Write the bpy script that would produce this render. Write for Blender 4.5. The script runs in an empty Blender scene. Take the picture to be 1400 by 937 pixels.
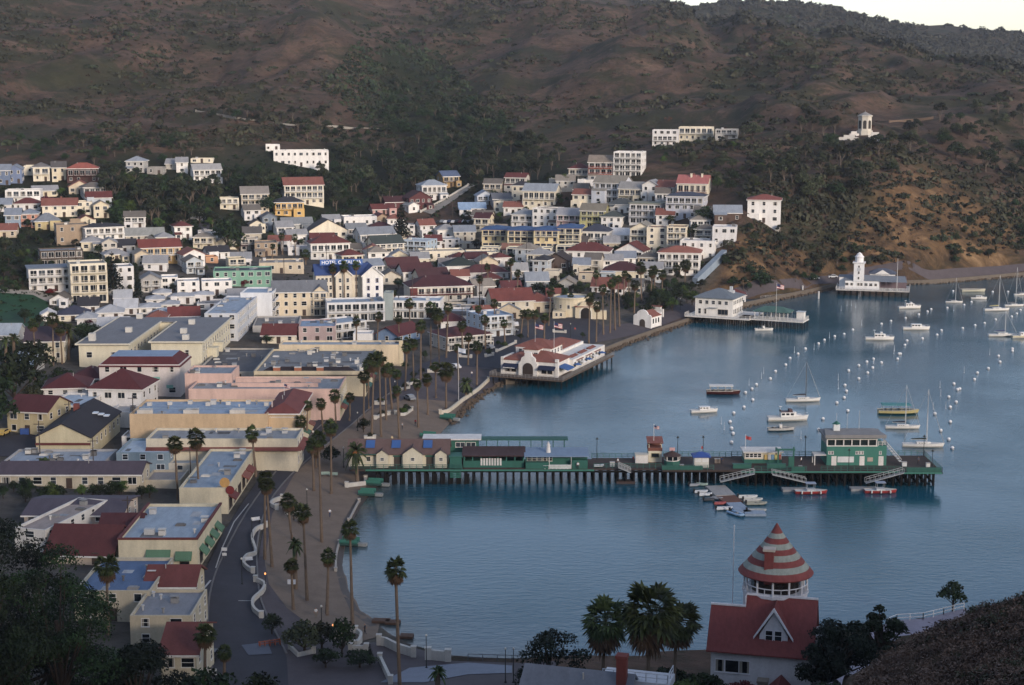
import bpy, math, random
import numpy as np
from mathutils import Vector, Matrix, noise
R = math.radians
rnd = random.Random(11)
nrg = np.random.default_rng(5)
SC = bpy.context.scene
COL = SC.collection
# ------------------------------------------------------------------ camera
F, HC, PW, PH = 2240.0, 89.0, 1400.0, 937.0
TH = math.atan((468.5 - 100) / F)
CT, ST = math.cos(TH), math.sin(TH)
cam = bpy.data.cameras.new('camera')
cam.sensor_width = 36.0
cam.lens = F / PW * 36.0
cam.clip_start, cam.clip_end = 1.0, 12000.0
camo = bpy.data.objects.new('camera', cam)
COL.objects.link(camo)
camo.location = (0, 0, HC)
camo.rotation_euler = (R(90) - TH, 0, 0)
SC.camera = camo

def ray(u, v):
    a, b = (u - 700) / F, (468.5 - v) / F
    return (a, CT + b * ST, -ST + b * CT)
def PY(u, v, Y):
    d = ray(u, v); t = Y / d[1]
    return (d[0] * t, Y, HC + d[2] * t)
def PZ(u, v, z):
    d = ray(u, v); t = (z - HC) / d[2]
    return (d[0] * t, d[1] * t, z)
def zc(p):
    return p[1] * CT - (p[2] - HC) * ST
def proj(p):
    z = zc(p); yy = p[1] * ST + (p[2] - HC) * CT
    return 700 + F * p[0] / z, 468.5 - F * yy / z

# ------------------------------------------------------------------ terrain
ctl = [  # near slope under the viewpoint
 (0,0,86),(0,-60,100),(-100,0,70),(100,0,92),(0,50,64),(0,100,40),(0,150,23),(0,185,12),(0,212,5),(0,228,2.6),
 (-60,205,4.5),(-60,150,16),(-60,100,36),(-120,150,13),(-150,100,28),(-110,215,5),(-200,210,9),(-260,300,14),(-320,420,30),
 (27,188,14),(30,215,5),(60,222,9),(80,240,5),(100,150,42),(150,150,44),(150,215,16),(200,100,55),(300,60,60),(300,-150,150),
 (150,-50,118),(300,-250,170),(0,-300,170),(-200,-200,110),(110,252,3.5),(-500,100,90),(-500,600,95),(-460,350,70),
 (-600,1000,170),(-900,1500,300),(-100,2600,260),(-900,2600,400),(900,2600,140),(500,3000,120),(0,3500,200),(2500,3500,100),(1500,1800,110),(-2500,3000,420),(-2500,500,300)]
ctl += [PY(*q) for q in [(1400,822,132),(1340,832,138),(1290,850,142),(1250,874,146),(1210,905,148),(1180,937,148),(1400,900,118)]]
ctl += [PZ(*q) for q in [  # valley floor
 (300,900,2.6),(330,780,2.4),(200,780,3),(60,700,4),(200,700,3),(330,700,2.4),(400,620,2.4),(250,620,3),(60,620,4),(-60,620,7),
 (450,560,2.4),(300,560,3),(150,560,3.5),(20,560,6),(540,520,2.4),(400,500,3),(250,500,3.6),(100,500,5),(0,500,8),(640,500,2.3),(500,480,2.8),
 (680,480,2.4),(600,450,3),(450,440,3.6),(300,440,4.5),(150,450,6),(25,440,8),(760,470,2.5),(850,440,2.5),(780,440,3),(700,430,3.4),(560,420,4.5),
 (940,425,2.5),(900,420,3.5),(420,410,6),(300,410,7),(180,415,8.5),(60,410,11),(650,400,6),(780,410,6),(880,400,7),(1000,398,2.6),(1100,390,2.6),(1165,378,2.8),(1270,374,2.8),(1400,366,2.8),
 (520,370,9),(640,370,9.5),(740,375,10),(400,370,10),(300,375,11),(200,370,13),(100,370,16),(20,380,17)]]
ctl += [PY(*q) for q in [  # slopes
 (0,330,690),(0,300,720),(0,260,770),(0,225,830),(0,190,890),(0,150,960),(0,100,1060),(0,50,1170),(0,0,1320),(0,-60,1520),
 (100,330,690),(100,290,735),(100,245,800),(100,200,870),(200,340,690),(200,300,735),(200,240,810),(200,200,870),(200,150,960),(200,100,1070),(200,50,1190),(200,0,1360),
 (300,340,720),(300,290,770),(300,240,830),(300,200,880),(300,155,960),(300,110,1050),(300,60,1170),(300,20,1290),
 (400,335,735),(400,300,775),(400,265,815),(400,215,870),(400,175,940),(400,120,1050),(430,60,1180),(440,28,1250),(420,-10,1500),
 (500,320,770),(500,280,830),(500,230,900),(500,180,980),(500,120,1120),(520,60,1270),(560,20,1440),(540,-20,1650),
 (600,330,765),(600,290,820),(600,260,860),(600,220,915),(600,175,1010),(600,130,1160),(620,90,1290),(640,50,1400),(660,10,1540),(700,-30,1680),
 (700,330,755),(700,290,795),(700,250,850),(700,200,930),(700,150,1050),(720,100,1160),(740,50,1300),(760,10,1430),
 (800,345,705),(800,310,745),(800,280,775),(800,250,805),(800,225,850),(800,180,940),(800,130,1060),(820,80,1180),(840,40,1310),(850,8,1450),
 (900,350,690),(900,310,722),(900,270,755),(900,230,800),(900,195,840),(900,150,950),(900,100,1080),(930,60,1240),(940,33,1400),
 (960,345,680),(960,300,712),(960,260,750),(960,220,800),(960,190,850),(1040,340,668),(1040,300,690),(1040,260,725),(1040,215,790),(1040,160,910),(1030,100,1080),(1020,60,1260),(1020,31,1420),
 (1110,345,680),(1110,290,705),(1110,240,745),(1110,200,800),(1110,150,930),(1100,100,1060),(1090,60,1220),(1085,32,1400),
 (1180,335,700),(1180,280,725),(1180,230,765),(1180,192,805),(1180,150,930),(1180,100,1070),(1160,60,1260),(1150,40,1400),
 (1260,330,715),(1260,270,745),(1260,220,800),(1260,170,890),(1260,120,1040),(1250,80,1250),(1230,62,1400),
 (1340,320,745),(1340,260,780),(1340,200,860),(1340,150,960),(1340,110,1120),(1320,85,1350),(1400,310,765),(1400,250,810),(1400,190,890),(1400,130,1020),(1400,95,1200),(1500,200,900),(1500,120,1100),
 (1600,300,800),(1600,150,1000)]]
# hollow behind the near crests, then the far ridge that makes the skyline
for u, v, Y in [(880,20,1750),(940,30,1750),(1000,34,1750),(1090,36,1750),(1180,52,1750),(1280,80,1800),(1380,100,1800)]:
    ctl.append(PY(u, v + 34, Y))
for u, v, Y in [(850,-6,2450),(905,1,2400),(960,2,2400),(1005,0,2400),(1060,9,2400),(1090,3,2380),(1140,8,2350),(1200,21,2320),(1240,29,2300),(1290,39,2280),(1355,42,2260),(1400,55,2240),(1500,75,2240),(1650,95,2200)]:
    ctl.append(PY(u, v + 3, Y))
C = np.array(ctl)
def tps(r2):
    return np.where(r2 > 0, r2 * np.log(np.maximum(r2, 1e-12)), 0)
S = 400.0
cx = C[:, :2] / S
n = len(C)
d2 = ((cx[:, None] - cx[None]) ** 2).sum(-1)
A = np.zeros((n + 3, n + 3))
A[:n, :n] = tps(d2) + np.eye(n) * 4e-4
A[:n, n] = 1; A[:n, n + 1:] = cx; A[n, :n] = 1; A[n + 1:, :n] = cx.T
wts = np.linalg.solve(A, np.r_[C[:, 2], 0, 0, 0])
def base_h(x, y):
    q = np.stack([x, y], -1) / S
    out = np.zeros(len(x))
    for i in range(0, len(x), 20000):
        s = q[i:i + 20000]
        out[i:i + 20000] = tps(((s[:, None] - cx[None]) ** 2).sum(-1)) @ wts[:n] + wts[n] + s @ wts[n + 1:]
    return out
# shoreline (photo order: near point, beach, town front, far shore), on the water plane
coast_px = [(1312,832),(1220,852),(1120,868),(1000,885),(850,899),(700,904),(600,901),(560,880),(520,858),(488,838),(470,806),(463,775),(466,745),(476,715),(490,694),(508,672),(545,640),(590,600),(612,580),(640,552),(668,533),(690,521),(704,524),(800,493),(822,484),(870,465),(950,438),(1000,424),(1060,411),(1110,401),(1165,391),(1260,389),(1330,384),(1400,378),(1500,372)]
coast = [PZ(u, v, 0)[:2] for u, v in coast_px]
wpoly = np.array([(1500,40),(420,110),(190,205),(120,258)] + coast + [(420,860),(640,1000),(900,1400),(2600,2600),(5000,3000),(5000,-400)])
def signed(x, y):
    """distance to the shoreline, positive on land"""
    ins = np.zeros(len(x), bool); dm = np.full(len(x), 1e9)
    P = wpoly; k = len(P)
    for i in range(k):
        (x0, y0), (x1, y1) = P[i], P[(i + 1) % k]
        c = (y0 > y) != (y1 > y)
        with np.errstate(divide='ignore', invalid='ignore'):
            ins ^= c & (x < (x1 - x0) * (y - y0) / ((y1 - y0) or 1e-9) + x0)
        dx, dy = x1 - x0, y1 - y0
        t = np.clip(((x - x0) * dx + (y - y0) * dy) / (dx * dx + dy * dy), 0, 1)
        dm = np.minimum(dm, np.hypot(x - x0 - t * dx, y - y0 - t * dy))
    return np.where(ins, -dm, dm)
def sstep(a, b, x):
    t = np.clip((x - a) / (b - a), 0, 1); return t * t * (3 - 2 * t)
def axis(lo, hi, step, far_lo, far_hi, g=1.09):
    mid = list(np.arange(lo, hi + .1, step)); a = []; s = step; x = lo
    while x > far_lo: s *= g; x -= s; a.append(x)
    b = []; s = step; x = mid[-1]
    while x < far_hi: s *= g; x += s; b.append(x)
    return np.array(a[::-1] + mid + b)
gx = axis(-262, 330, 3.0, -2600, 2600, 1.08)
gy = axis(120, 800, 3.0, -700, 3600, 1.035)
XX, YY = np.meshgrid(gx, gy)
xf, yf = XX.ravel(), YY.ravel()
hz = base_h(xf, yf)
hm = sstep(25, 85, hz) * sstep(560, 760, yf) * (1 - .55 * sstep(1500, 1900, yf) * sstep(100, 300, xf)) + 0.25 * sstep(20, 45, hz) * (yf < 300)
for i in np.nonzero(hm > .01)[0]:
    p = Vector((xf[i] / 210, yf[i] / 210, .3))
    rg = noise.ridged_multi_fractal(p, 1.0, 2.1, 5, 1.0, 2.0)
    wx = noise.fractal(p * 1.3, 1, 2, 3) * .55
    gl = noise.ridged_multi_fractal(Vector((xf[i] / 125 + wx, yf[i] / 430 + wx * .5, 4.7)), .9, 2.2, 4, 1.0, 2.0)
    hz[i] += hm[i] * ((rg - 1.15) * 5 + (gl - 1.15) * 13 + noise.fractal(p * 5, 1, 2, 4) * 3.5)
sd = signed(xf, yf)
bx = (yf < 480) & (yf > 245) & (xf < 5)            # the beach shelves; elsewhere the bank is steep
land = np.where(bx, np.minimum(hz, .05 + sd * .11 + .0006 * sd ** 2), np.minimum(hz, .3 + sd * .75))
HZ = np.where(sd > 0, land, np.maximum(-5, np.where(bx, sd * .12, sd * .5) - .05))
SD = sd.reshape(XX.shape)
HG = HZ.reshape(XX.shape)
def H(x, y):
    x = np.atleast_1d(np.asarray(x, float)); y = np.atleast_1d(np.asarray(y, float))
    i = np.clip(np.searchsorted(gx, x) - 1, 0, len(gx) - 2); j = np.clip(np.searchsorted(gy, y) - 1, 0, len(gy) - 2)
    a = np.clip((x - gx[i]) / (gx[i + 1] - gx[i]), 0, 1); b = np.clip((y - gy[j]) / (gy[j + 1] - gy[j]), 0, 1)
    return (HG[j, i] * (1 - a) + HG[j, i + 1] * a) * (1 - b) + (HG[j + 1, i] * (1 - a) + HG[j + 1, i + 1] * a) * b
def Hs(x, y): return float(H(x, y)[0])
TT = np.concatenate([np.arange(60, 900, 1.0), np.arange(900, 3400, 3.0)])
def hit(u, v, water=True):
    d = ray(u, v)
    x, y, z = d[0] * TT, d[1] * TT, HC + d[2] * TT
    h = H(x, y)
    if water: h = np.maximum(h, 0)
    k = np.nonzero(z <= h)[0]
    if not len(k): k = [len(TT) - 1]
    k = max(int(k[0]), 1)
    e0, e1 = z[k - 1] - h[k - 1], z[k] - h[k]
    f = min(1, max(0, e0 / (e0 - e1))) if e0 != e1 else 0
    t = TT[k - 1] + f * (TT[k] - TT[k - 1])
    return Vector((d[0] * t, d[1] * t, HC + d[2] * t))

# ------------------------------------------------------------------ materials
def lin(c):
    if isinstance(c, str):
        c = c.lstrip('#'); c = [int(c[i:i + 2], 16) / 255 for i in (0, 2, 4)]
        return tuple(x / 12.92 if x <= .04045 else ((x + .055) / 1.055) ** 2.4 for x in c) + (1,)
    return tuple(c) + (1,)
MC = {}
def mat(col, rough=.8, var=.2, sc=.5, kind='wall', metal=0.0, name=None, spec=.3):
    key = (col, rough, var, sc, kind, metal)
    if key in MC: return MC[key]
    m = bpy.data.materials.new(name or ('%s_%s' % (kind, str(col).strip('#')))); MC[key] = m
    m.use_nodes = True; t = m.node_tree; N, L = t.nodes, t.links
    b = N['Principled BSDF']; b.inputs['Roughness'].default_value = rough; b.inputs['Metallic'].default_value = metal
    b.inputs['Specular IOR Level'].default_value = spec
    g = N.new('ShaderNodeNewGeometry')
    n1 = N.new('ShaderNodeTexNoise'); n1.inputs['Scale'].default_value = sc; n1.inputs['Detail'].default_value = 6; n1.inputs['Roughness'].default_value = .65
    src = g.outputs['Position']
    if kind in ('wall', 'roof', 'plank'):
        mp = N.new('ShaderNodeMapping'); L.new(src, mp.inputs['Vector'])
        mp.inputs['Scale'].default_value = (1, 1, .25) if kind == 'wall' else ((1.6, .5, 1) if kind == 'roof' else (3, .6, 1))
        src = mp.outputs['Vector']
    L.new(src, n1.inputs['Vector'])
    n2 = N.new('ShaderNodeTexNoise'); n2.inputs['Scale'].default_value = sc * 7; n2.inputs['Detail'].default_value = 3
    L.new(g.outputs['Position'], n2.inputs['Vector'])
    ad = N.new('ShaderNodeMath'); ad.operation = 'MULTIPLY_ADD'; ad.inputs[1].default_value = .45
    L.new(n2.outputs['Fac'], ad.inputs[0]); L.new(n1.outputs['Fac'], ad.inputs[2])
    mr = N.new('ShaderNodeMapRange'); mr.inputs['From Min'].default_value = .42; mr.inputs['From Max'].default_value = 1.02
    L.new(ad.outputs[0], mr.inputs['Value'])
    mx = N.new('ShaderNodeMix'); mx.data_type = 'RGBA'
    c = lin(col)
    if kind in ('wall', 'roof'):
        g_ = .3 * c[0] + .55 * c[1] + .15 * c[2]; k_ = .74 if kind == 'wall' else .7; c = tuple(g_ + (x - g_) * k_ for x in c[:3]) + (1,)
    mx.inputs['A'].default_value = tuple(max(0, x * (1 - var * 1.25)) for x in c[:3]) + (1,)
    mx.inputs['B'].default_value = tuple(min(.9, x * (1 + var * .75)) for x in c[:3]) + (1,)
    L.new(mr.outputs[0], mx.inputs['Factor']); L.new(mx.outputs['Result'], b.inputs['Base Color'])
    if kind in ('roof', 'plank', 'rock', 'leaf'):
        bp = N.new('ShaderNodeBump'); bp.inputs['Strength'].default_value = .35; bp.inputs['Distance'].default_value = .08
        L.new(n2.outputs['Fac'], bp.inputs['Height']); L.new(bp.outputs[0], b.inputs['Normal'])
    return m
def glass(col='#1a2024', rough=.12):
    return mat(col, rough, .5, .9, 'glass', 0, None, .5)
WHITE, CREAM, GLASS = '#d9d6cf', '#cfc3a4', '#1b2126'
def foliage(c1, c2, name, sc=.55, yel=None):
    m = bpy.data.materials.new(name); m.use_nodes = True; t = m.node_tree; N, L = t.nodes, t.links
    b = N['Principled BSDF']; b.inputs['Roughness'].default_value = .7; b.inputs['Specular IOR Level'].default_value = .2
    g = N.new('ShaderNodeNewGeometry'); n1 = N.new('ShaderNodeTexNoise'); n1.inputs['Scale'].default_value = sc; n1.inputs['Detail'].default_value = 5
    L.new(g.outputs['Position'], n1.inputs['Vector'])
    rr = N.new('ShaderNodeValToRGB'); L.new(n1.outputs['Fac'], rr.inputs[0])
    rr.color_ramp.elements[0].position = .36; rr.color_ramp.elements[0].color = lin(c1)
    rr.color_ramp.elements[1].position = .66; rr.color_ramp.elements[1].color = lin(c2)
    oi = N.new('ShaderNodeObjectInfo'); hs = N.new('ShaderNodeHueSaturation')
    mr = N.new('ShaderNodeMapRange'); mr.inputs['To Min'].default_value = .65; mr.inputs['To Max'].default_value = 1.35
    L.new(oi.outputs['Random'], mr.inputs['Value']); L.new(mr.outputs[0], hs.inputs['Value'])
    mh = N.new('ShaderNodeMapRange'); mh.inputs['To Min'].default_value = .465; mh.inputs['To Max'].default_value = .52
    L.new(oi.outputs['Random'], mh.inputs['Value']); L.new(mh.outputs[0], hs.inputs['Hue'])
    L.new(rr.outputs[0], hs.inputs['Color']); L.new(hs.outputs[0], b.inputs['Base Color'])
    return m

# ------------------------------------------------------------------ mesh builder
class MB:
    def __init__(s): s.v, s.f, s.m = [], [], []
    def face(s, pts, m=0):
        k = len(s.v); s.v += [tuple(p) for p in pts]; s.f.append(tuple(range(k, k + len(pts)))); s.m.append(m); return s
    def box(s, x0, y0, z0, x1, y1, z1, m=0, top=None):
        k = len(s.v)
        s.v += [(x0,y0,z0),(x1,y0,z0),(x1,y1,z0),(x0,y1,z0),(x0,y0,z1),(x1,y0,z1),(x1,y1,z1),(x0,y1,z1)]
        for q in ((0,3,2,1),(4,5,6,7),(0,1,5,4),(1,2,6,5),(2,3,7,6),(3,0,4,7)):
            s.f.append(tuple(k + i for i in q)); s.m.append(m)
        if top is not None: s.m[-5] = top
        return s
    def prism(s, poly, z0, z1, m=0, mt=None):
        k = len(s.v); n = len(poly)
        s.v += [(p[0], p[1], z0) for p in poly] + [(p[0], p[1], z1) for p in poly]
        for i in range(n):
            j = (i + 1) % n; s.f.append((k + i, k + j, k + n + j, k + n + i)); s.m.append(m)
        s.f.append(tuple(k + n + i for i in range(n))); s.m.append(m if mt is None else mt)
        s.f.append(tuple(k + i for i in reversed(range(n)))); s.m.append(m)
        return s
    def tube(s, pts, r, n=6, m=0):
        pts = [Vector(p) for p in pts]; rs = r if isinstance(r, (list, tuple)) else [r] * len(pts)
        k = len(s.v)
        for i, p in enumerate(pts):
            d = (pts[min(i + 1, len(pts) - 1)] - pts[max(i - 1, 0)]).normalized()
            a = d.cross(Vector((0, 0, 1)) if abs(d.z) < .95 else Vector((1, 0, 0))).normalized(); b = d.cross(a)
            for j in range(n):
                t = 2 * math.pi * j / n; s.v.append(tuple(p + (a * math.cos(t) + b * math.sin(t)) * rs[i]))
        for i in range(len(pts) - 1):
            for j in range(n):
                a0 = k + i * n + j; a1 = k + i * n + (j + 1) % n
                s.f.append((a0, a1, a1 + n, a0 + n)); s.m.append(m)
        s.f.append(tuple(k + j for j in reversed(range(n)))); s.m.append(m)
        s.f.append(tuple(k + (len(pts) - 1) * n + j for j in range(n))); s.m.append(m)
        return s
    def lathe(s, prof, n=16, m=0, c=(0, 0), ms=None):
        k = len(s.v)
        for r, z in prof:
            for j in range(n):
                t = 2 * math.pi * j / n; s.v.append((c[0] + r * math.cos(t), c[1] + r * math.sin(t), z))
        for i in range(len(prof) - 1):
            for j in range(n):
                a0 = k + i * n + j; a1 = k + i * n + (j + 1) % n
                s.f.append((a0, a1, a1 + n, a0 + n)); s.m.append(ms[i] if ms else m)
        s.f.append(tuple(k + j for j in reversed(range(n)))); s.m.append(m)
        s.f.append(tuple(k + (len(prof) - 1) * n + j for j in range(n))); s.m.append(m)
        return s
    def mesh(s, name, mats):
        me = bpy.data.meshes.new(name); me.from_pydata(s.v, [], s.f)
        for m in (mats if isinstance(mats, (list, tuple)) else [mats]): me.materials.append(m)
        if any(s.m): me.polygons.foreach_set('material_index', s.m)
        me.update(); return me
    def build(s, name, mats, parent=None, loc=(0, 0, 0), rot=0, smooth=False):
        me = s.mesh(name, mats)
        if smooth: me.polygons.foreach_set('use_smooth', [True] * len(me.polygons))
        return put(name, me, parent, loc, rot)
def put(name, me, parent=None, loc=(0, 0, 0), rot=0, sc=None):
    o = bpy.data.objects.new(name, me); COL.objects.link(o)
    o.location = loc; o.rotation_euler = (0, 0, rot)
    if sc is not None: o.scale = sc if isinstance(sc, (tuple, list)) else (sc,) * 3
    if parent is not None: o.parent = parent
    return o
def tag(o, label=None, cat=None, group=None, kind=None):
    if label: o['label'] = label
    if cat: o['category'] = cat
    if group: o['group'] = group
    if kind: o['kind'] = kind
    return o
def thing(name, loc, rot, label, cat, group=None):
    return tag(put(name, None, None, loc, rot), label, cat, group)
def dup(o, parent=None):
    c = o.copy(); COL.objects.link(c)
    if parent is not None: c.parent = parent
    for ch in KIDS.get(o.name, ()): dup(ch, c)
    return c
KIDS = {}
def proto_kids(o, *ch):
    KIDS[o.name] = list(ch); return o
def arr_mesh(name, V, Fq, mats, mi=None):
    """quads (or tris) straight from arrays"""
    me = bpy.data.meshes.new(name); k = Fq.shape[1]
    me.vertices.add(len(V)); me.vertices.foreach_set('co', np.asarray(V, np.float32).ravel())
    me.loops.add(Fq.size); me.loops.foreach_set('vertex_index', np.asarray(Fq, np.int32).ravel())
    me.polygons.add(len(Fq)); me.polygons.foreach_set('loop_start', np.arange(0, Fq.size, k, dtype=np.int32))
    me.polygons.foreach_set('loop_total', np.full(len(Fq), k, np.int32))
    for m in (mats if isinstance(mats, (list, tuple)) else [mats]): me.materials.append(m)
    if mi is not None: me.polygons.foreach_set('material_index', np.asarray(mi, np.int32))
    me.update(calc_edges=True); me.validate(); return me
# everything that can be named in another thing's label: (u, v, short description)
REFS = []
ORD = ['first','second','third','fourth','fifth','sixth','seventh','eighth','ninth','tenth','eleventh','twelfth']
PENDING = []   # things whose label is made from the nearest named neighbour
def later(o, u, v, what, group, cat, size=1):
    o['category'] = cat
    o['group'] = group
    PENDING.append((o, u, v, what))
def finish_labels(refs):
    cl = {}
    refs = [r for r in refs if len(r[2].split()) <= 7]
    print('REFS', len(refs))
    pts = np.array([(r[0], r[1]) for r in refs], float)
    for o, u, v, what in PENDING:
        d = np.hypot(pts[:, 0] - u, (pts[:, 1] - v) * 1.6); k = int(d.argmin())
        dx, dy = u - pts[k, 0], v - pts[k, 1]
        if abs(dx) > abs(dy) * 1.2: w = 'right of' if dx > 0 else 'left of'
        else: w = 'below' if dy > 0 else 'above'
        cl.setdefault((what, w, refs[k][2]), []).append((u, v, o))
    for (what, w, ref), L in cl.items():
        L.sort(key=lambda q: (q[0], q[1])); m = len(L)
        for i, (u, v, o) in enumerate(L):
            if m == 1: s = '%s %s the %s' % (what, w, ref)
            else:
                if i == 0: pos = 'leftmost'
                elif i == m - 1: pos = 'rightmost'
                elif i < 12: pos = ORD[i] + ' from left'
                else: pos = '%dth from left' % (i + 1)
                s = '%s %s the %s, %s' % (what, w, ref, pos)
            o['label'] = s
# ------------------------------------------------------------------ light
SUN_AZ, SUN_EL = 146.0, 14.0
w = bpy.data.worlds.new('World'); SC.world = w; w.use_nodes = True
sk = w.node_tree.nodes.new('ShaderNodeTexSky'); sk.sky_type = 'NISHITA'; sk.sun_disc = False
sk.sun_elevation = R(SUN_EL); sk.sun_rotation = R(SUN_AZ); sk.dust_density = .4; sk.ozone_density = 2.6; sk.air_density = 1.0
hsv = w.node_tree.nodes.new('ShaderNodeHueSaturation'); hsv.inputs['Saturation'].default_value = .72
w.node_tree.links.new(sk.outputs[0], hsv.inputs['Color']); tn = w.node_tree.nodes.new('ShaderNodeMix'); tn.data_type = 'RGBA'; tn.blend_type = 'MULTIPLY'; tn.inputs['Factor'].default_value = 1; tn.inputs['B'].default_value = (1.06, 1.0, 1.02, 1)
w.node_tree.links.new(hsv.outputs[0], tn.inputs['A']); w.node_tree.links.new(tn.outputs['Result'], w.node_tree.nodes['Background'].inputs[0])
w.node_tree.nodes['Background'].inputs[1].default_value = .118
sl = bpy.data.lights.new('sun', 'SUN'); sl.energy = 2.15; sl.angle = R(16); sl.color = (1, .84, .70)
so = bpy.data.objects.new('sun', sl); COL.objects.link(so)
sdir = Vector((math.sin(R(SUN_AZ)) * math.cos(R(SUN_EL)), math.cos(R(SUN_AZ)) * math.cos(R(SUN_EL)), math.sin(R(SUN_EL))))
so.rotation_euler = (-sdir).to_track_quat('-Z', 'Y').to_euler()
SC.view_settings.view_transform = 'Standard'; SC.view_settings.look = 'None'; SC.view_settings.gamma = 1
SC.view_settings.exposure = 1.06
SC.cycles.use_denoising = True
SC.cycles.max_bounces = 5; SC.cycles.diffuse_bounces = 2; SC.cycles.glossy_bounces = 3; SC.cycles.transparent_max_bounces = 4
SC.cycles.caustics_reflective = SC.cycles.caustics_refractive = False

# ------------------------------------------------------------------ terrain mesh
def inpoly(x, y, P):
    ins = np.zeros(len(x), bool)
    for i in range(len(P)):
        (x0, y0), (x1, y1) = P[i][:2], P[(i + 1) % len(P)][:2]
        c = (y0 > y) != (y1 > y)
        ins ^= c & (x < (x1 - x0) * (y - y0) / ((y1 - y0) or 1e-9) + x0)
    return ins
rx, ry = len(gx), len(gy)
idx = np.arange(rx * ry).reshape(ry, rx)
quads = np.stack([idx[:-1, :-1], idx[:-1, 1:], idx[1:, 1:], idx[1:, :-1]], -1).reshape(-1, 4)
tm = arr_mesh('ground', np.stack([xf, yf, HZ], -1), quads, [])
tm.polygons.foreach_set('use_smooth', [True] * len(tm.polygons))
# screen-free zone weights, from the lie of the land
zz = HZ
px_u = np.array([proj((a, b, c))[0] if b > 60 else -999 for a, b, c in zip(xf, yf, HZ)])
px_v = np.array([proj((a, b, c))[1] if b > 60 else -999 for a, b, c in zip(xf, yf, HZ)])
vis = (yf > 120)
def wpolyzone(P):
    return inpoly(px_u, px_v, P) & vis
town = wpolyzone([(-200,937),(-200,440),(0,420),(120,400),(200,350),(330,330),(480,300),(520,330),(600,310),(660,300),(740,290),(900,300),(970,330),(985,370),(940,420),(820,486),(690,525),(600,600),(560,937)])
green = wpolyzone([(-50,340),(0,230),(200,215),(300,225),(450,195),(600,200),(760,205),(800,240),(700,270),(560,280),(480,310),(380,330),(200,345),(60,380)])
gully = wpolyzone([(520,60),(600,80),(660,150),(720,200),(600,215),(500,170)])
cliff = wpolyzone([(1180,300),(1215,240),(1270,225),(1330,270),(1385,310),(1390,372),(1300,378),(1200,385),(1100,395),(1000,405),(960,400),(1000,330),(1030,315),(1080,330),(1130,360)])
def setattr_(nm, a):
    at = tm.attributes.new(nm, 'FLOAT', 'POINT'); at.data.foreach_set('value', a.astype(np.float32))
def blur(a, k=2):
    a = a.astype(float).reshape(ry, rx)
    for _ in range(k):
        a[1:-1, 1:-1] = (a[1:-1, 1:-1] * 2 + a[:-2, 1:-1] + a[2:, 1:-1] + a[1:-1, :-2] + a[1:-1, 2:]) / 6
    return a.ravel()
setattr_('town', blur(town, 2)); setattr_('green', np.maximum(blur(green | gully, 4), .5 * sstep(1750, 1950, yf) * (xf > 150))); setattr_('cliff', blur(cliff, 3))
m = bpy.data.materials.new('hill_ground'); m.use_nodes = True; t = m.node_tree; N, L = t.nodes, t.links
bs = N['Principled BSDF']; bs.inputs['Roughness'].default_value = .95; bs.inputs['Specular IOR Level'].default_value = .1
geo = N.new('ShaderNodeNewGeometry')
def ntex(scale, det=6, rough=.6, dist=0):
    q = N.new('ShaderNodeTexNoise'); q.inputs['Scale'].default_value = scale; q.inputs['Detail'].default_value = det; q.inputs['Roughness'].default_value = rough; q.inputs['Distortion'].default_value = dist
    L.new(geo.outputs['Position'], q.inputs['Vector']); return q.outputs['Fac']
def ramp(src, *st):
    q = N.new('ShaderNodeValToRGB'); L.new(src, q.inputs[0])
    while len(q.color_ramp.elements) < len(st): q.color_ramp.elements.new(.5)
    for e, (p, c) in zip(q.color_ramp.elements, st): e.position = p; e.color = lin(c)
    return q.outputs[0]
def mix(f, a, b):
    q = N.new('ShaderNodeMix'); q.data_type = 'RGBA'
    for s_, v_ in (('Factor', f), ('A', a), ('B', b)):
        if isinstance(v_, (int, float)): q.inputs[s_].default_value = v_
        elif isinstance(v_, tuple): q.inputs[s_].default_value = v_
        else: L.new(v_, q.inputs[s_])
    return q.outputs['Result']
def mth(op, a, b=None):
    q = N.new('ShaderNodeMath'); q.operation = op; q.use_clamp = True
    for i, v_ in enumerate((a, b)):
        if v_ is None: continue
        if isinstance(v_, (int, float)): q.inputs[i].default_value = v_
        else: L.new(v_, q.inputs[i])
    return q.outputs[0]
def attr(nm):
    q = N.new('ShaderNodeAttribute'); q.attribute_name = nm; return q.outputs['Fac']
dry = ramp(ntex(.035, 8, .68, .6), (.3, '#382e27'), (.46, '#4f4036'), (.6, '#614e42'), (.75, '#786453'))
scr = ramp(ntex(.09, 6, .7), (.35, '#232819'), (.7, '#383c29'))
blot = ramp(ntex(.017, 9, .75, .6), (.49, '#000000'), (.56, '#ffffff'))
fine = ramp(ntex(.22, 4, .7), (.5, '#000000'), (.62, '#ffffff'))
hill = mix(mth('MULTIPLY', blot, .8), dry, scr)
hill = mix(mth('MULTIPLY', fine, .5), hill, scr)
bare = ramp(ntex(.02, 7, .7, 1.0), (.68, '#000000'), (.76, '#ffffff'))
hill = mix(mth('MULTIPLY', bare, .6), hill, lin('#7a5a3e'))
grn = ramp(ntex(.12, 6, .7), (.35, '#161c13'), (.55, '#232b1b'), (.75, '#3b3426'))
hill = mix(mth('MULTIPLY', attr('green'), .85), hill, grn)
clf = ramp(ntex(.06, 9, .72, .8), (.3, '#2c261e'), (.44, '#4a3b2c'), (.56, '#735a40'), (.7, '#a18462'))
hill = mix(mth('MULTIPLY', attr('cliff'), .85), hill, clf)
twn = ramp(ntex(.12, 6, .6), (.35, '#4a4744'), (.55, '#5c5853'), (.7, '#6a6156'))
twn = mix(mth('MULTIPLY', fine, .3), twn, grn)
col = mix(attr('town'), hill, twn)
L.new(col, bs.inputs['Base Color'])
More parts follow.
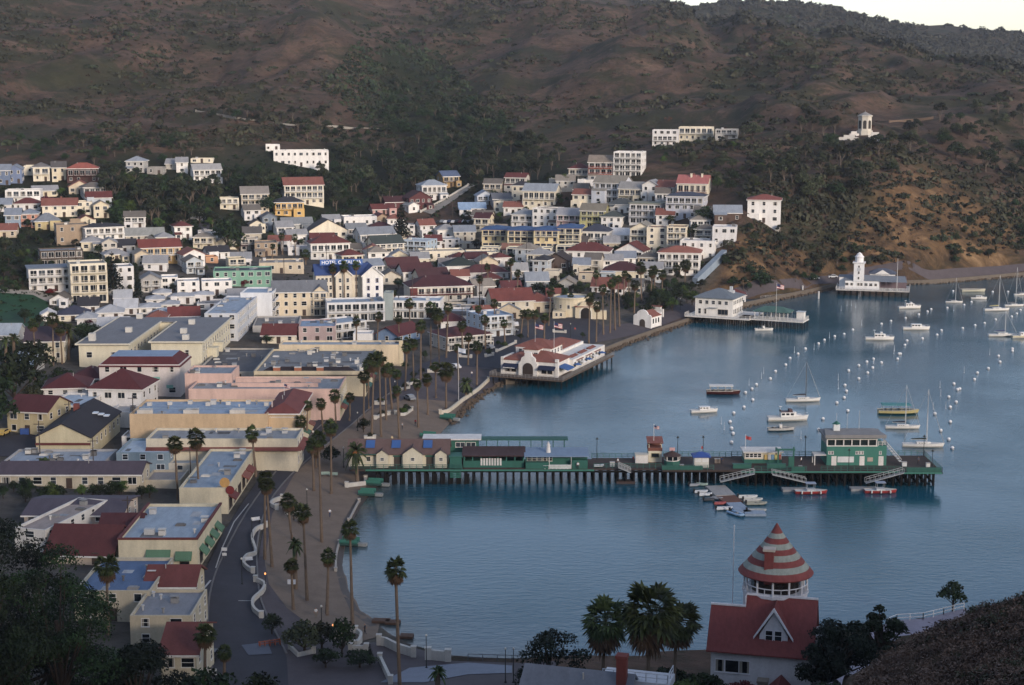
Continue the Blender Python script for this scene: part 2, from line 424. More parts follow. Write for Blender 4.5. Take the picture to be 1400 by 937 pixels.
bmp = N.new('ShaderNodeBump'); bmp.inputs['Strength'].default_value = .8; bmp.inputs['Distance'].default_value = 1.6
L.new(ntex(.25, 8, .7), bmp.inputs['Height']); L.new(bmp.outputs[0], bs.inputs['Normal'])
tm.materials.append(m)
ground = put('terrain', tm); ground['kind'] = 'structure'

# ------------------------------------------------------------------ water
m = bpy.data.materials.new('sea_water'); m.use_nodes = True; t = m.node_tree; N, L = t.nodes, t.links
bs = N['Principled BSDF']; bs.inputs['Base Color'].default_value = (.010, .078, .118, 1); bs.inputs['Roughness'].default_value = .12; bs.inputs['IOR'].default_value = 1.333
geo = N.new('ShaderNodeNewGeometry'); mp = N.new('ShaderNodeMapping'); mp.inputs['Scale'].default_value = (.55, 1, 1); L.new(geo.outputs['Position'], mp.inputs['Vector'])
w1 = N.new('ShaderNodeTexNoise'); w1.inputs['Scale'].default_value = .75; w1.inputs['Detail'].default_value = 5; w1.inputs['Roughness'].default_value = .62; L.new(mp.outputs[0], w1.inputs['Vector'])
w2 = N.new('ShaderNodeTexNoise'); w2.inputs['Scale'].default_value = .018; w2.inputs['Detail'].default_value = 4; L.new(geo.outputs['Position'], w2.inputs['Vector'])
mr = N.new('ShaderNodeMapRange'); mr.inputs['From Min'].default_value = .38; mr.inputs['From Max'].default_value = .62; mr.inputs['To Min'].default_value = .14; mr.inputs['To Max'].default_value = .55; L.new(w2.outputs['Fac'], mr.inputs['Value'])
bmp = N.new('ShaderNodeBump'); bmp.inputs['Distance'].default_value = .32; L.new(mr.outputs[0], bmp.inputs['Strength']); L.new(w1.outputs['Fac'], bmp.inputs['Height']); L.new(bmp.outputs[0], bs.inputs['Normal'])
# the sand shows through the shallows along the beach: a finer patch of the sheet carries the depth
nx_, ny_ = 60, 90; ax_, ay_ = np.linspace(-80, 40, nx_), np.linspace(235, 480, ny_)
wx_, wy_ = np.meshgrid(ax_, ay_); wsd = signed(wx_.ravel(), wy_.ravel())
wm = MB(); wm.v = [(float(p), float(q), 0.0) for p, q in zip(wx_.ravel(), wy_.ravel())]
for j in range(ny_-1):
    for i in range(nx_-1): k = j*nx_+i; wm.f.append((k, k+1, k+nx_+1, k+nx_)); wm.m.append(0)
for x0, y0, x1, y1 in ((-2500,-2500,6000,235),(-2500,480,6000,6000),(-2500,235,-80,480),(40,235,6000,480)): wm.face([(x0,y0,0),(x1,y0,0),(x1,y1,0),(x0,y1,0)])
at_ = N.new('ShaderNodeAttribute'); at_.attribute_name = 'shallow'; mxw = N.new('ShaderNodeMix'); mxw.data_type = 'RGBA'
mxw.inputs['A'].default_value = bs.inputs['Base Color'].default_value; mxw.inputs['B'].default_value = (.085, .075, .055, 1)
L.new(at_.outputs['Fac'], mxw.inputs['Factor']); L.new(mxw.outputs['Result'], bs.inputs['Base Color'])
water = wm.build('water', m); water['kind'] = 'structure'
sh_ = np.zeros(len(wm.v)); sh_[:nx_*ny_] = np.where((wx_.ravel() < 5), np.exp(-np.maximum(0, -wsd)/5.0)*.85, 0)
water.data.attributes.new('shallow', 'FLOAT', 'POINT').data.foreach_set('value', sh_.astype(np.float32))

# ------------------------------------------------------------------ draped sheets
from mathutils.geometry import delaunay_2d_cdt
def drape(name, poly, dz, material, step=4.0, px=True, kind='structure', label=None, flat=None):
    P = [hit(*q, water=False)[:2] for q in poly] if px else [tuple(q[:2]) for q in poly]
    B = []
    for i in range(len(P)):
        a, b = Vector(P[i]), Vector(P[(i + 1) % len(P)]); k = max(1, int((b - a).length / step))
        B += [a.lerp(b, j / k) for j in range(k)]
    xs = [p.x for p in B]; ys = [p.y for p in B]
    gxx, gyy = np.meshgrid(np.arange(min(xs), max(xs), step), np.arange(min(ys), max(ys), step))
    gxx, gyy = gxx.ravel() + .13, gyy.ravel() + .17
    ins = inpoly(gxx, gyy, [(p.x, p.y) for p in B])
    V = B + [Vector((a, b)) for a, b in zip(gxx[ins], gyy[ins])]
    vo, _, fo, *_ = delaunay_2d_cdt(V, [], [list(range(len(B)))], 1, 1e-4)
    z = H([p.x for p in vo], [p.y for p in vo]) + dz if flat is None else np.full(len(vo), flat)
    mb = MB(); mb.v = [(p.x, p.y, float(q)) for p, q in zip(vo, z)]; mb.f = [tuple(f) for f in fo]; mb.m = [0] * len(fo)
    o = mb.build(name, material, smooth=True); o['kind'] = kind
    if label: o['label'] = label
    return o
asph = mat('#3a393f', .85, .2, .25, 'ground'); asph2 = mat('#514a4c', .85, .2, .4, 'ground'); sandm = mat('#75675a', .95, .2, .35, 'ground')
wet = mat('#4a4038', .6, .2, .35, 'ground'); conc = mat('#8d8880', .85, .2, .4, 'ground')
drape('beach', [(352,770),(366,700),(398,648),(440,612),(475,585),(505,562),(560,545),(640,552),(600,596),(560,628),(512,668),(494,690),(480,715),(472,745),(469,775),(478,806),(492,832),(520,850),(515,872),(470,880),(430,860),(390,830),(366,800)], .12, sandm, 3)
drape('wet_sand', [(592,596),(548,636),(512,670),(494,692),(480,716),(471,745),(468,775),(475,806),(490,835),(516,856),(506,858),(480,838),(466,808),(458,775),(461,743),(470,712),(484,688),(502,664),(538,630),(580,592)], .13, wet, 2.5)
drape('road', [(276,1010),(268,880),(268,830),(276,790),(300,740),(330,690),(372,630),(408,600),(440,570),(470,545),(500,528),(540,512),(585,495),(600,500),(560,520),(520,545),(480,580),(440,612),(398,648),(366,690),(352,740),(352,780),(356,820),(372,860),(392,900),(400,1010)], .16, asph, 3)
drape('promenade', [(352,770),(366,692),(398,648),(440,612),(480,580),(520,545),(560,520),(600,500),(640,500),(700,510),(685,524),(650,545),(640,552),(560,545),(505,562),(475,585),(440,615),(402,650),(372,704),(362,770),(368,800),(392,832),(432,862),(475,884),(530,880),(620,905),(720,908),(760,905),(760,1000),(392,1000),(392,900),(372,860),(356,820)], .14, asph2, 3)
drape('road', [(585,495),(640,470),(690,458),(735,440),(765,436),(800,432),(825,447),(812,470),(770,470),(740,480),(690,505),(640,502),(600,500)], .15, asph, 3)
drape('coast_road', [(812,470),(825,447),(880,440),(940,416),(965,408),(1000,396),(1060,384),(1110,378),(1165,372),(1260,367),(1420,360),(1500,356),(1500,366),(1420,370),(1260,378),(1165,385),(1110,390),(1060,399),(1000,413),(950,428),(870,458)], .14, asph2, 3)
drape('road', [(478,300),(497,300),(500,326),(512,342),(545,352),(560,360),(540,364),(505,352),(485,336)], .2, asph, 3)
drape('road', [(575,289),(640,252),(650,254),(590,294)], .35, conc, 3)
drape('road', [(268,320),(278,292),(276,275),(284,275),(290,295),(284,322)], .3, asph, 3)
drape('playing_field', [(-60,445),(-60,402),(0,401),(45,404),(66,414),(66,430),(58,447),(30,452)], .15, foliage('#16301a', '#1e3c1f', 'turf', .2), 4)
drape('path', [(-60,398),(0,396),(50,398),(78,407),(66,414),(45,404),(0,401),(-60,402)], .2, conc, 3)
drape('road', [(-40,612),(-10,600),(52,592),(56,612),(52,625),(-10,625)], .15, asph, 3)

# ------------------------------------------------------------------ houses
WIN = {}
wr = random.Random(3)
def window_mesh(wd, ht, fr, style):
    key = (round(wd, 1), round(ht, 1), fr, style)
    if key in WIN: return WIN[key]
    wd, ht = key[0], key[1]; a = MB(); t = .09
    for x0, x1, z0, z1 in ((-wd/2-t, wd/2+t, ht/2, ht/2+t), (-wd/2-t, wd/2+t, -ht/2-t, -ht/2), (-wd/2-t, -wd/2, -ht/2, ht/2), (wd/2, wd/2+t, -ht/2, ht/2)):
        a.box(x0, -.07, z0, x1, .02, z1)
    a.box(-wd/2-t-.06, -.14, -ht/2-t-.05, wd/2+t+.06, .02, -ht/2-t)
    k = max(0, round(wd / 1.1) - 1) if style == 'wide' else 0
    for i in range(k): x = -wd/2 + wd*(i+1)/(k+1); a.box(x-.04, -.05, -ht/2, x+.04, .02, ht/2)
    if style == 'sash': a.box(-wd/2, -.05, -.03, wd/2, .02, .03)
    gs = []
    for gc in ('#161b20', '#161b20', '#232a30', '#3a4148', 'c'):
        g = MB()
        if gc == 'c': cw_ = wd*.3; g.box(-wd/2, -.025, -ht/2, -wd/2+cw_, .015, ht/2, 1).box(-wd/2+cw_, -.025, -ht/2, wd/2-cw_*.7, .015, ht/2).box(wd/2-cw_*.7, -.025, -ht/2, wd/2, .015, ht/2, 1)
        else: g.box(-wd/2, -.025, -ht/2, wd/2, .015, ht/2)
        gs.append(g.mesh('pane', [glass('#161b20' if gc == 'c' else gc), mat('#8f887a', .8, .1)]))
    WIN[key] = (a.mesh('window', mat(fr, .6, .1)), gs)
    return WIN[key]
def add_window(root, x, y, z, ang, wd, ht, fr='#cfcbc2', style='sash', far=False):
    wm_, gm = window_mesh(wd, ht, fr, style)
    o = put('window', wm_, root, (x, y, z), ang); put('pane', gm[wr.randrange(len(gm))], o)
    return o
RAILC = {}
def add_balcony(root, x0, x1, y, z, col, dp=1.5, rail='#d6d2c8', solid=False):
    b = MB().box(x0, y - dp, z - .18, x1, y + .02, z).build('balcony', mat(col), root)
    r = MB()
    if solid:
        r.box(x0, y - dp, z, x1, y - dp + .1, z + 1); r.box(x0, y - dp + .1, z, x0 + .1, y, z + 1); r.box(x1 - .1, y - dp + .1, z, x1, y, z + 1)
    else:
        r.box(x0, y - dp, z + .92, x1, y - dp + .08, z + 1.02); r.box(x0, y - dp, z + .1, x1, y - dp + .05, z + .16)
        k = max(2, int((x1 - x0) / .45))
        for i in range(k + 1):
            x = x0 + (x1 - x0 - .06) * i / k; r.box(x, y - dp + .01, z, x + .06, y - dp + .05, z + .95)
        for x in (x0, x1 - .08): r.box(x, y - dp + .08, z + .92, x + .08, y, z + 1.02)
        k = max(2, int((x1 - x0) / 4))
        for i in range(k + 1):
            x = x0 + (x1 - x0 - .16) * i / k; r.box(x, y - dp, z - 2.6, x + .14, y - dp + .14, z - .18)
    r.build('railing', mat(rail), b)
def roof_mesh(kind, W, D, h, rise, o, tile='#000'):
    a = MB(); x0, x1, y0, y1 = -W/2 - o, W/2 + o, -o, D + o; t = .22
    if kind == 'hip':
        rl = max(0, (W - D) / 2) if W > D else 0; rw = max(0, (D - W) / 2) if D > W else 0
        cy = D / 2
        b = [(x0,y0),(x1,y0),(x1,y1),(x0,y1)]
        r0, r1 = ((-rl, cy), (rl, cy)) if W >= D else ((0, cy - rw), (0, cy + rw))
        z0, z1, zr = h - .02, h + t, h + t + rise
        lo = [(p[0], p[1], z0) for p in b]; hi = [(p[0], p[1], z1) for p in b]; A_, B_ = (*r0, zr), (*r1, zr)
        for i in range(4): a.face([lo[i], lo[(i+1) % 4], hi[(i+1) % 4], hi[i]])
        a.face(lo[::-1])
        if W >= D: a.face([hi[0], hi[1], B_, A_]).face([hi[1], hi[2], B_]).face([hi[2], hi[3], A_, B_]).face([hi[3], hi[0], A_])
        else: a.face([hi[0], hi[1], A_]).face([hi[1], hi[2], B_, A_]).face([hi[2], hi[3], B_]).face([hi[3], hi[0], A_, B_])
    elif kind in ('gx', 'gy'):
        if kind == 'gx': e0, e1, c, half = y0, y1, D / 2, D / 2
        else: e0, e1, c, half = x0, x1, 0, W / 2
        ze = h - rise * o / half
        sec = [(e0, ze), (c, h + rise), (e1, ze), (e1, ze + t), (c, h + rise + t + .06), (e0, ze + t)]
        l0, l1 = (x0, x1) if kind == 'gx' else (y0, y1)
        f = (lambda l, s: (l, s[0], s[1])) if kind == 'gx' else (lambda l, s: (s[0], l, s[1]))
        n = 6
        for i in range(n):
            j = (i + 1) % n; a.face([f(l0, sec[i]), f(l1, sec[i]), f(l1, sec[j]), f(l0, sec[j])])
        for l in (l0, l1): a.face([f(l, sec[k]) for k in (0, 1, 4, 5)]); a.face([f(l, sec[k]) for k in (1, 2, 3, 4)])
    elif kind == 'shed':
        a.v = [(x0,y0,h),(x1,y0,h),(x1,y1,h+rise),(x0,y1,h+rise)]; a.v += [(p[0],p[1],p[2]+t) for p in a.v]
        a.f = [(0,3,2,1),(4,5,6,7),(0,1,5,4),(1,2,6,5),(2,3,7,6),(3,0,4,7)]; a.m = [0] * 6
    elif kind == 'slab':
        a.box(x0, y0, h, x1, y1, h + .3)
    return a
LABELS = set()
def house(u, v, w, h, dep, rot, roof, wc, rc, lab, cat='house', name='house', st=None, nw=None, bal=(), rise=None, ch=0, fr='#d8d4ca', ref=None,
          balc=None, side=True, p=None, fd=4.0, clutter=0, door='#4b3a30', solid=False, dk=None, ov=.5, ww=1.1, group=None, px=True, nside=None, front=True, parts=None):
    p = Vector(p) if p is not None else hit(u, v)
    s = F / zc(p) if px else 1.0
    a = R(rot)
    W = w / s / max(.5, math.cos(a)); h = h / s
    if dep is None: dep = W * .8
    root = thing(name, p, a, lab, cat, group)
    if lab in LABELS and not group: print('DUP LABEL', lab)
    LABELS.add(lab)
    REFS.append((u, v - h * s * .5, ref or lab))
    st = st or max(1, round(h / 3.1)); sh = h / st
    wmat = mat(wc); t = .3
    wl = MB()
    if roof == 'flat':
        x0, x1 = -W/2, W/2
        for q in ((x0,0,x1,0),(x1,0,x1,dep),(x1,dep,x0,dep),(x0,dep,x0,0)):
            wl.face([(q[0],q[1],-fd),(q[2],q[3],-fd),(q[2],q[3],h),(q[0],q[1],h)])
        i0, i1, j0, j1 = x0 + t, x1 - t, t, dep - t
        ring_o = [(x0,0),(x1,0),(x1,dep),(x0,dep)]; ring_i = [(i0,j0),(i1,j0),(i1,j1),(i0,j1)]
        for k in range(4):
            A_, B_, C_, D_ = ring_o[k], ring_o[(k+1) % 4], ring_i[(k+1) % 4], ring_i[k]
            wl.face([(*A_, h), (*B_, h), (*C_, h), (*D_, h)]); wl.face([(*D_, h), (*C_, h), (*C_, h-.55), (*D_, h-.55)])
    else:
        wl.box(-W/2, 0, -fd, W/2, dep, h)
        rise = rise if rise is not None else {'hip': .26 * min(W, dep), 'gx': .27 * dep, 'gy': .27 * W, 'shed': .12 * dep, 'slab': 0}[roof]
        if roof == 'gy':
            for y in (0, dep): wl.face([(-W/2, y, h), (W/2, y, h), (0, y, h + rise)])
        if roof == 'gx':
            for x in (-W/2, W/2): wl.face([(x, 0, h), (x, dep, h), (x, dep/2, h + rise)])
    wo = wl.build('wall', wmat, root)
    rm = mat(rc, .85, .22, .4, 'roof')
    if roof == 'flat': ro = MB().box(-W/2 + t + .003, t + .003, h - .8, W/2 - t - .003, dep - t - .003, h - .5).build('roof', rm, root)
    else: ro = roof_mesh(roof, W, dep, h, rise, ov).build('roof', rm, root)
    q = random.Random(int(u * 7 + v * 13))
    if roof in ('hip', 'gx') and px:
        fa = MB(); e = ov + .03; zf = h - (.27 * ov * 2 if roof == 'gx' else 0); zf = h - (rise * ov / (dep / 2) if roof == 'gx' else .0)
        fa.box(-W/2-e, -e-.05, zf-.12, W/2+e, -e+.04, zf+.16)
        if roof == 'gx': fa.build('fascia', mat(fr), ro)
        else: fa.box(-W/2-e, dep+e-.04, zf-.12, W/2+e, dep+e+.05, zf+.16)
        if roof == 'hip': fa.box(-W/2-e-.05, -e+.04, zf-.12, -W/2-e+.04, dep+e-.04, zf+.16).box(W/2+e-.04, -e+.04, zf-.12, W/2+e+.05, dep+e-.04, zf+.16)
        if roof == 'hip': fa.build('fascia', mat(fr), ro)
    if roof == 'flat':
        for i in range(max(1, int(W * dep / 90)) if W * dep < 2500 else 9):
            pw, pd = q.uniform(1, min(5, W * .3)), q.uniform(1, min(4, dep * .3)); x, y = q.uniform(-W/2 + .5, W/2 - .5 - pw), q.uniform(.5, dep - .5 - pd)
            MB().box(x, y, 0, x + pw, y + pd, .012).build('roof_patch', mat(q.choice(['#6d6f70', '#8d9296', '#a4a8aa', '#59595a']), .9, .3, .8, 'roof'), ro, (0, 0, h - .5 + .004 * (i + 1) - .001))
    if px and roof != 'slab' and 6.5 < W < 17 and front and st > 0 and q.random() < .55 and v < 420:
        aw = W * q.uniform(.28, .45); ad = q.uniform(1.8, 3.2); ah = (h / st) * (q.choice([1, 1, 2]) if st > 2 else .92) - .15; sx_ = q.choice([-1, 1]); ax = sx_ * (W/2 - aw/2 - .05)
        an_ = MB().box(ax - aw/2, -ad, -fd, ax + aw/2, -.01, ah).build('annex', wmat, root)
        k = q.random()
        if k < .5: MB().face([(ax-aw/2-.25, -ad-.3, ah-.1), (ax+aw/2+.25, -ad-.3, ah-.1), (ax+aw/2+.25, -.02, ah+.7), (ax-aw/2-.25, -.02, ah+.7)]).face([(ax-aw/2-.25, -ad-.3, ah-.25), (ax-aw/2-.25, -.02, ah+.55), (ax+aw/2+.25, -.02, ah+.55), (ax+aw/2+.25, -ad-.3, ah-.25)]).face([(ax-aw/2-.25, -ad-.3, ah-.25), (ax+aw/2+.25, -ad-.3, ah-.25), (ax+aw/2+.25, -ad-.3, ah-.1), (ax-aw/2-.25, -ad-.3, ah-.1)]).build('annex_roof', rm, an_)
        else:
            rl_ = MB()
            for (a0, b0, a1, b1) in ((ax-aw/2, -ad, ax+aw/2, -ad+.12), (ax-aw/2, -ad+.12, ax-aw/2+.12, 0), (ax+aw/2-.12, -ad+.12, ax+aw/2, 0)): rl_.box(a0, b0, ah, a1, b1, ah + .9)
            rl_.build('parapet', wmat, an_)
        for i in range(max(1, round(ah / (h / st)))): add_window(an_, ax, -ad, i * h / st + h / st * .5, 0, min(1.6, aw * .55), 1.2, fr, 'wide')
    if roof in ('hip', 'gx') and q.random() < .6:
        MB().tube([(0,0,-1),(0,0,1.1)], .09, 6).build('vent_pipe', mat('#a9a59c'), ro, (q.uniform(-W*.25, W*.25), dep * .4, h + (rise or 0) * .75))
    zt = h - .5 if roof == 'flat' else h
    if roof == 'flat' and px: clutter += int(min(10, W * dep / 70))
    for i in range(clutter):
        x, y = q.uniform(-W/2 + 1, W/2 - 1), q.uniform(1, dep - 1); k = q.random()
        cm = MB()
        if k < .4: cm.box(-.6, -.5, 0, .6, .5, q.uniform(.5, 1.1)); cm.box(-.7, -.6, 1.1, .7, .6, 1.16)
        elif k < .75: cm.lathe([(.16, 0), (.16, .7), (.3, .72), (.3, .9)], 8)
        else: cm.box(-.9, -.6, 0, .9, .6, .25); cm.prism([(-.8, -.5), (.8, -.5), (.6, .5), (-.6, .5)], .25, .4)
        cm.build('roof_vent', mat(q.choice(['#b9b8b4', '#8c8a86', '#c9c4b8', '#6a6866'])), root, (x, y, zt - .02))
    for i in range(ch):
        x = q.uniform(-W * .3, W * .3); y = dep * q.uniform(.35, .65)
        zr = h + (rise or 0)
        MB().box(-.4, -.35, zr - 2, .4, .35, zr + .8).box(-.5, -.45, zr + .8, .5, .45, zr + .95).build('chimney', mat('#7d4a3c' if q.random() < .5 else wc), ro, (x, y, 0))
    # openings
    wh = min(1.35, sh * .48)
    nwl = nw if isinstance(nw, (list, tuple)) else [nw] * st
    doork = 0
    if front:
      for i in range(st):
        n_ = nwl[i] if nwl[i] is not None else max(1, int(W / 3.0))
        zc_ = i * sh + sh * .55
        if i in bal or i + .5 in bal:
            b0, b1 = -W/2 + .1, W/2 - .1
            k = max(2, int(W / 2.6)); pw = (W - .6) / k
            for j in range(k): add_window(root, -W/2 + .3 + pw * (j + .5), 0, i * sh + .2 + sh * .38, 0, pw * .74, sh * .66, fr, 'wide')
            if i in bal and i > 0: add_balcony(root, b0, b1, 0, i * sh + .1, balc or wc, 1.6, balc or '#d6d2c8', solid)
            continue
        for j in range(n_):
            x = -W/2 + W * (j + .5) / n_
            if i == 0 and door and (j == n_ // 2) and n_ > 1:
                if not doork:
                    d_ = MB().box(-.5, -.05, 0, .5, .02, 2.05).box(-.62, -.08, 0, -.5, .02, 2.17).box(.5, -.08, 0, .62, .02, 2.17).box(-.5, -.08, 2.05, .5, .02, 2.17)
                    d_.build('door', mat(door), root, (x, 0, .05)); doork = 1
                continue
            add_window(root, x, 0, zc_, 0, min(q.choice([ww, ww, ww * 1.5]), W / n_ * .7), wh, fr, q.choice(['sash', 'wide', 'sash']))
    if side:
        k = nside if nside is not None else max(1, int(dep / 3.6))
        for sx, an in ((-1, -R(90)), (1, R(90))):
            if (sx > 0) != (p.x + math.sin(a) * 60 < 0 or abs(rot) > 20) and abs(p.x) > 25 and abs(rot) < 15: continue
            for i in range(st):
                for j in range(k):
                    add_window(root, sx * W/2, dep * (j + .5) / k, i * sh + sh * .55, an, min(ww, dep / k * .6), wh, fr)
    return root, W, dep, h
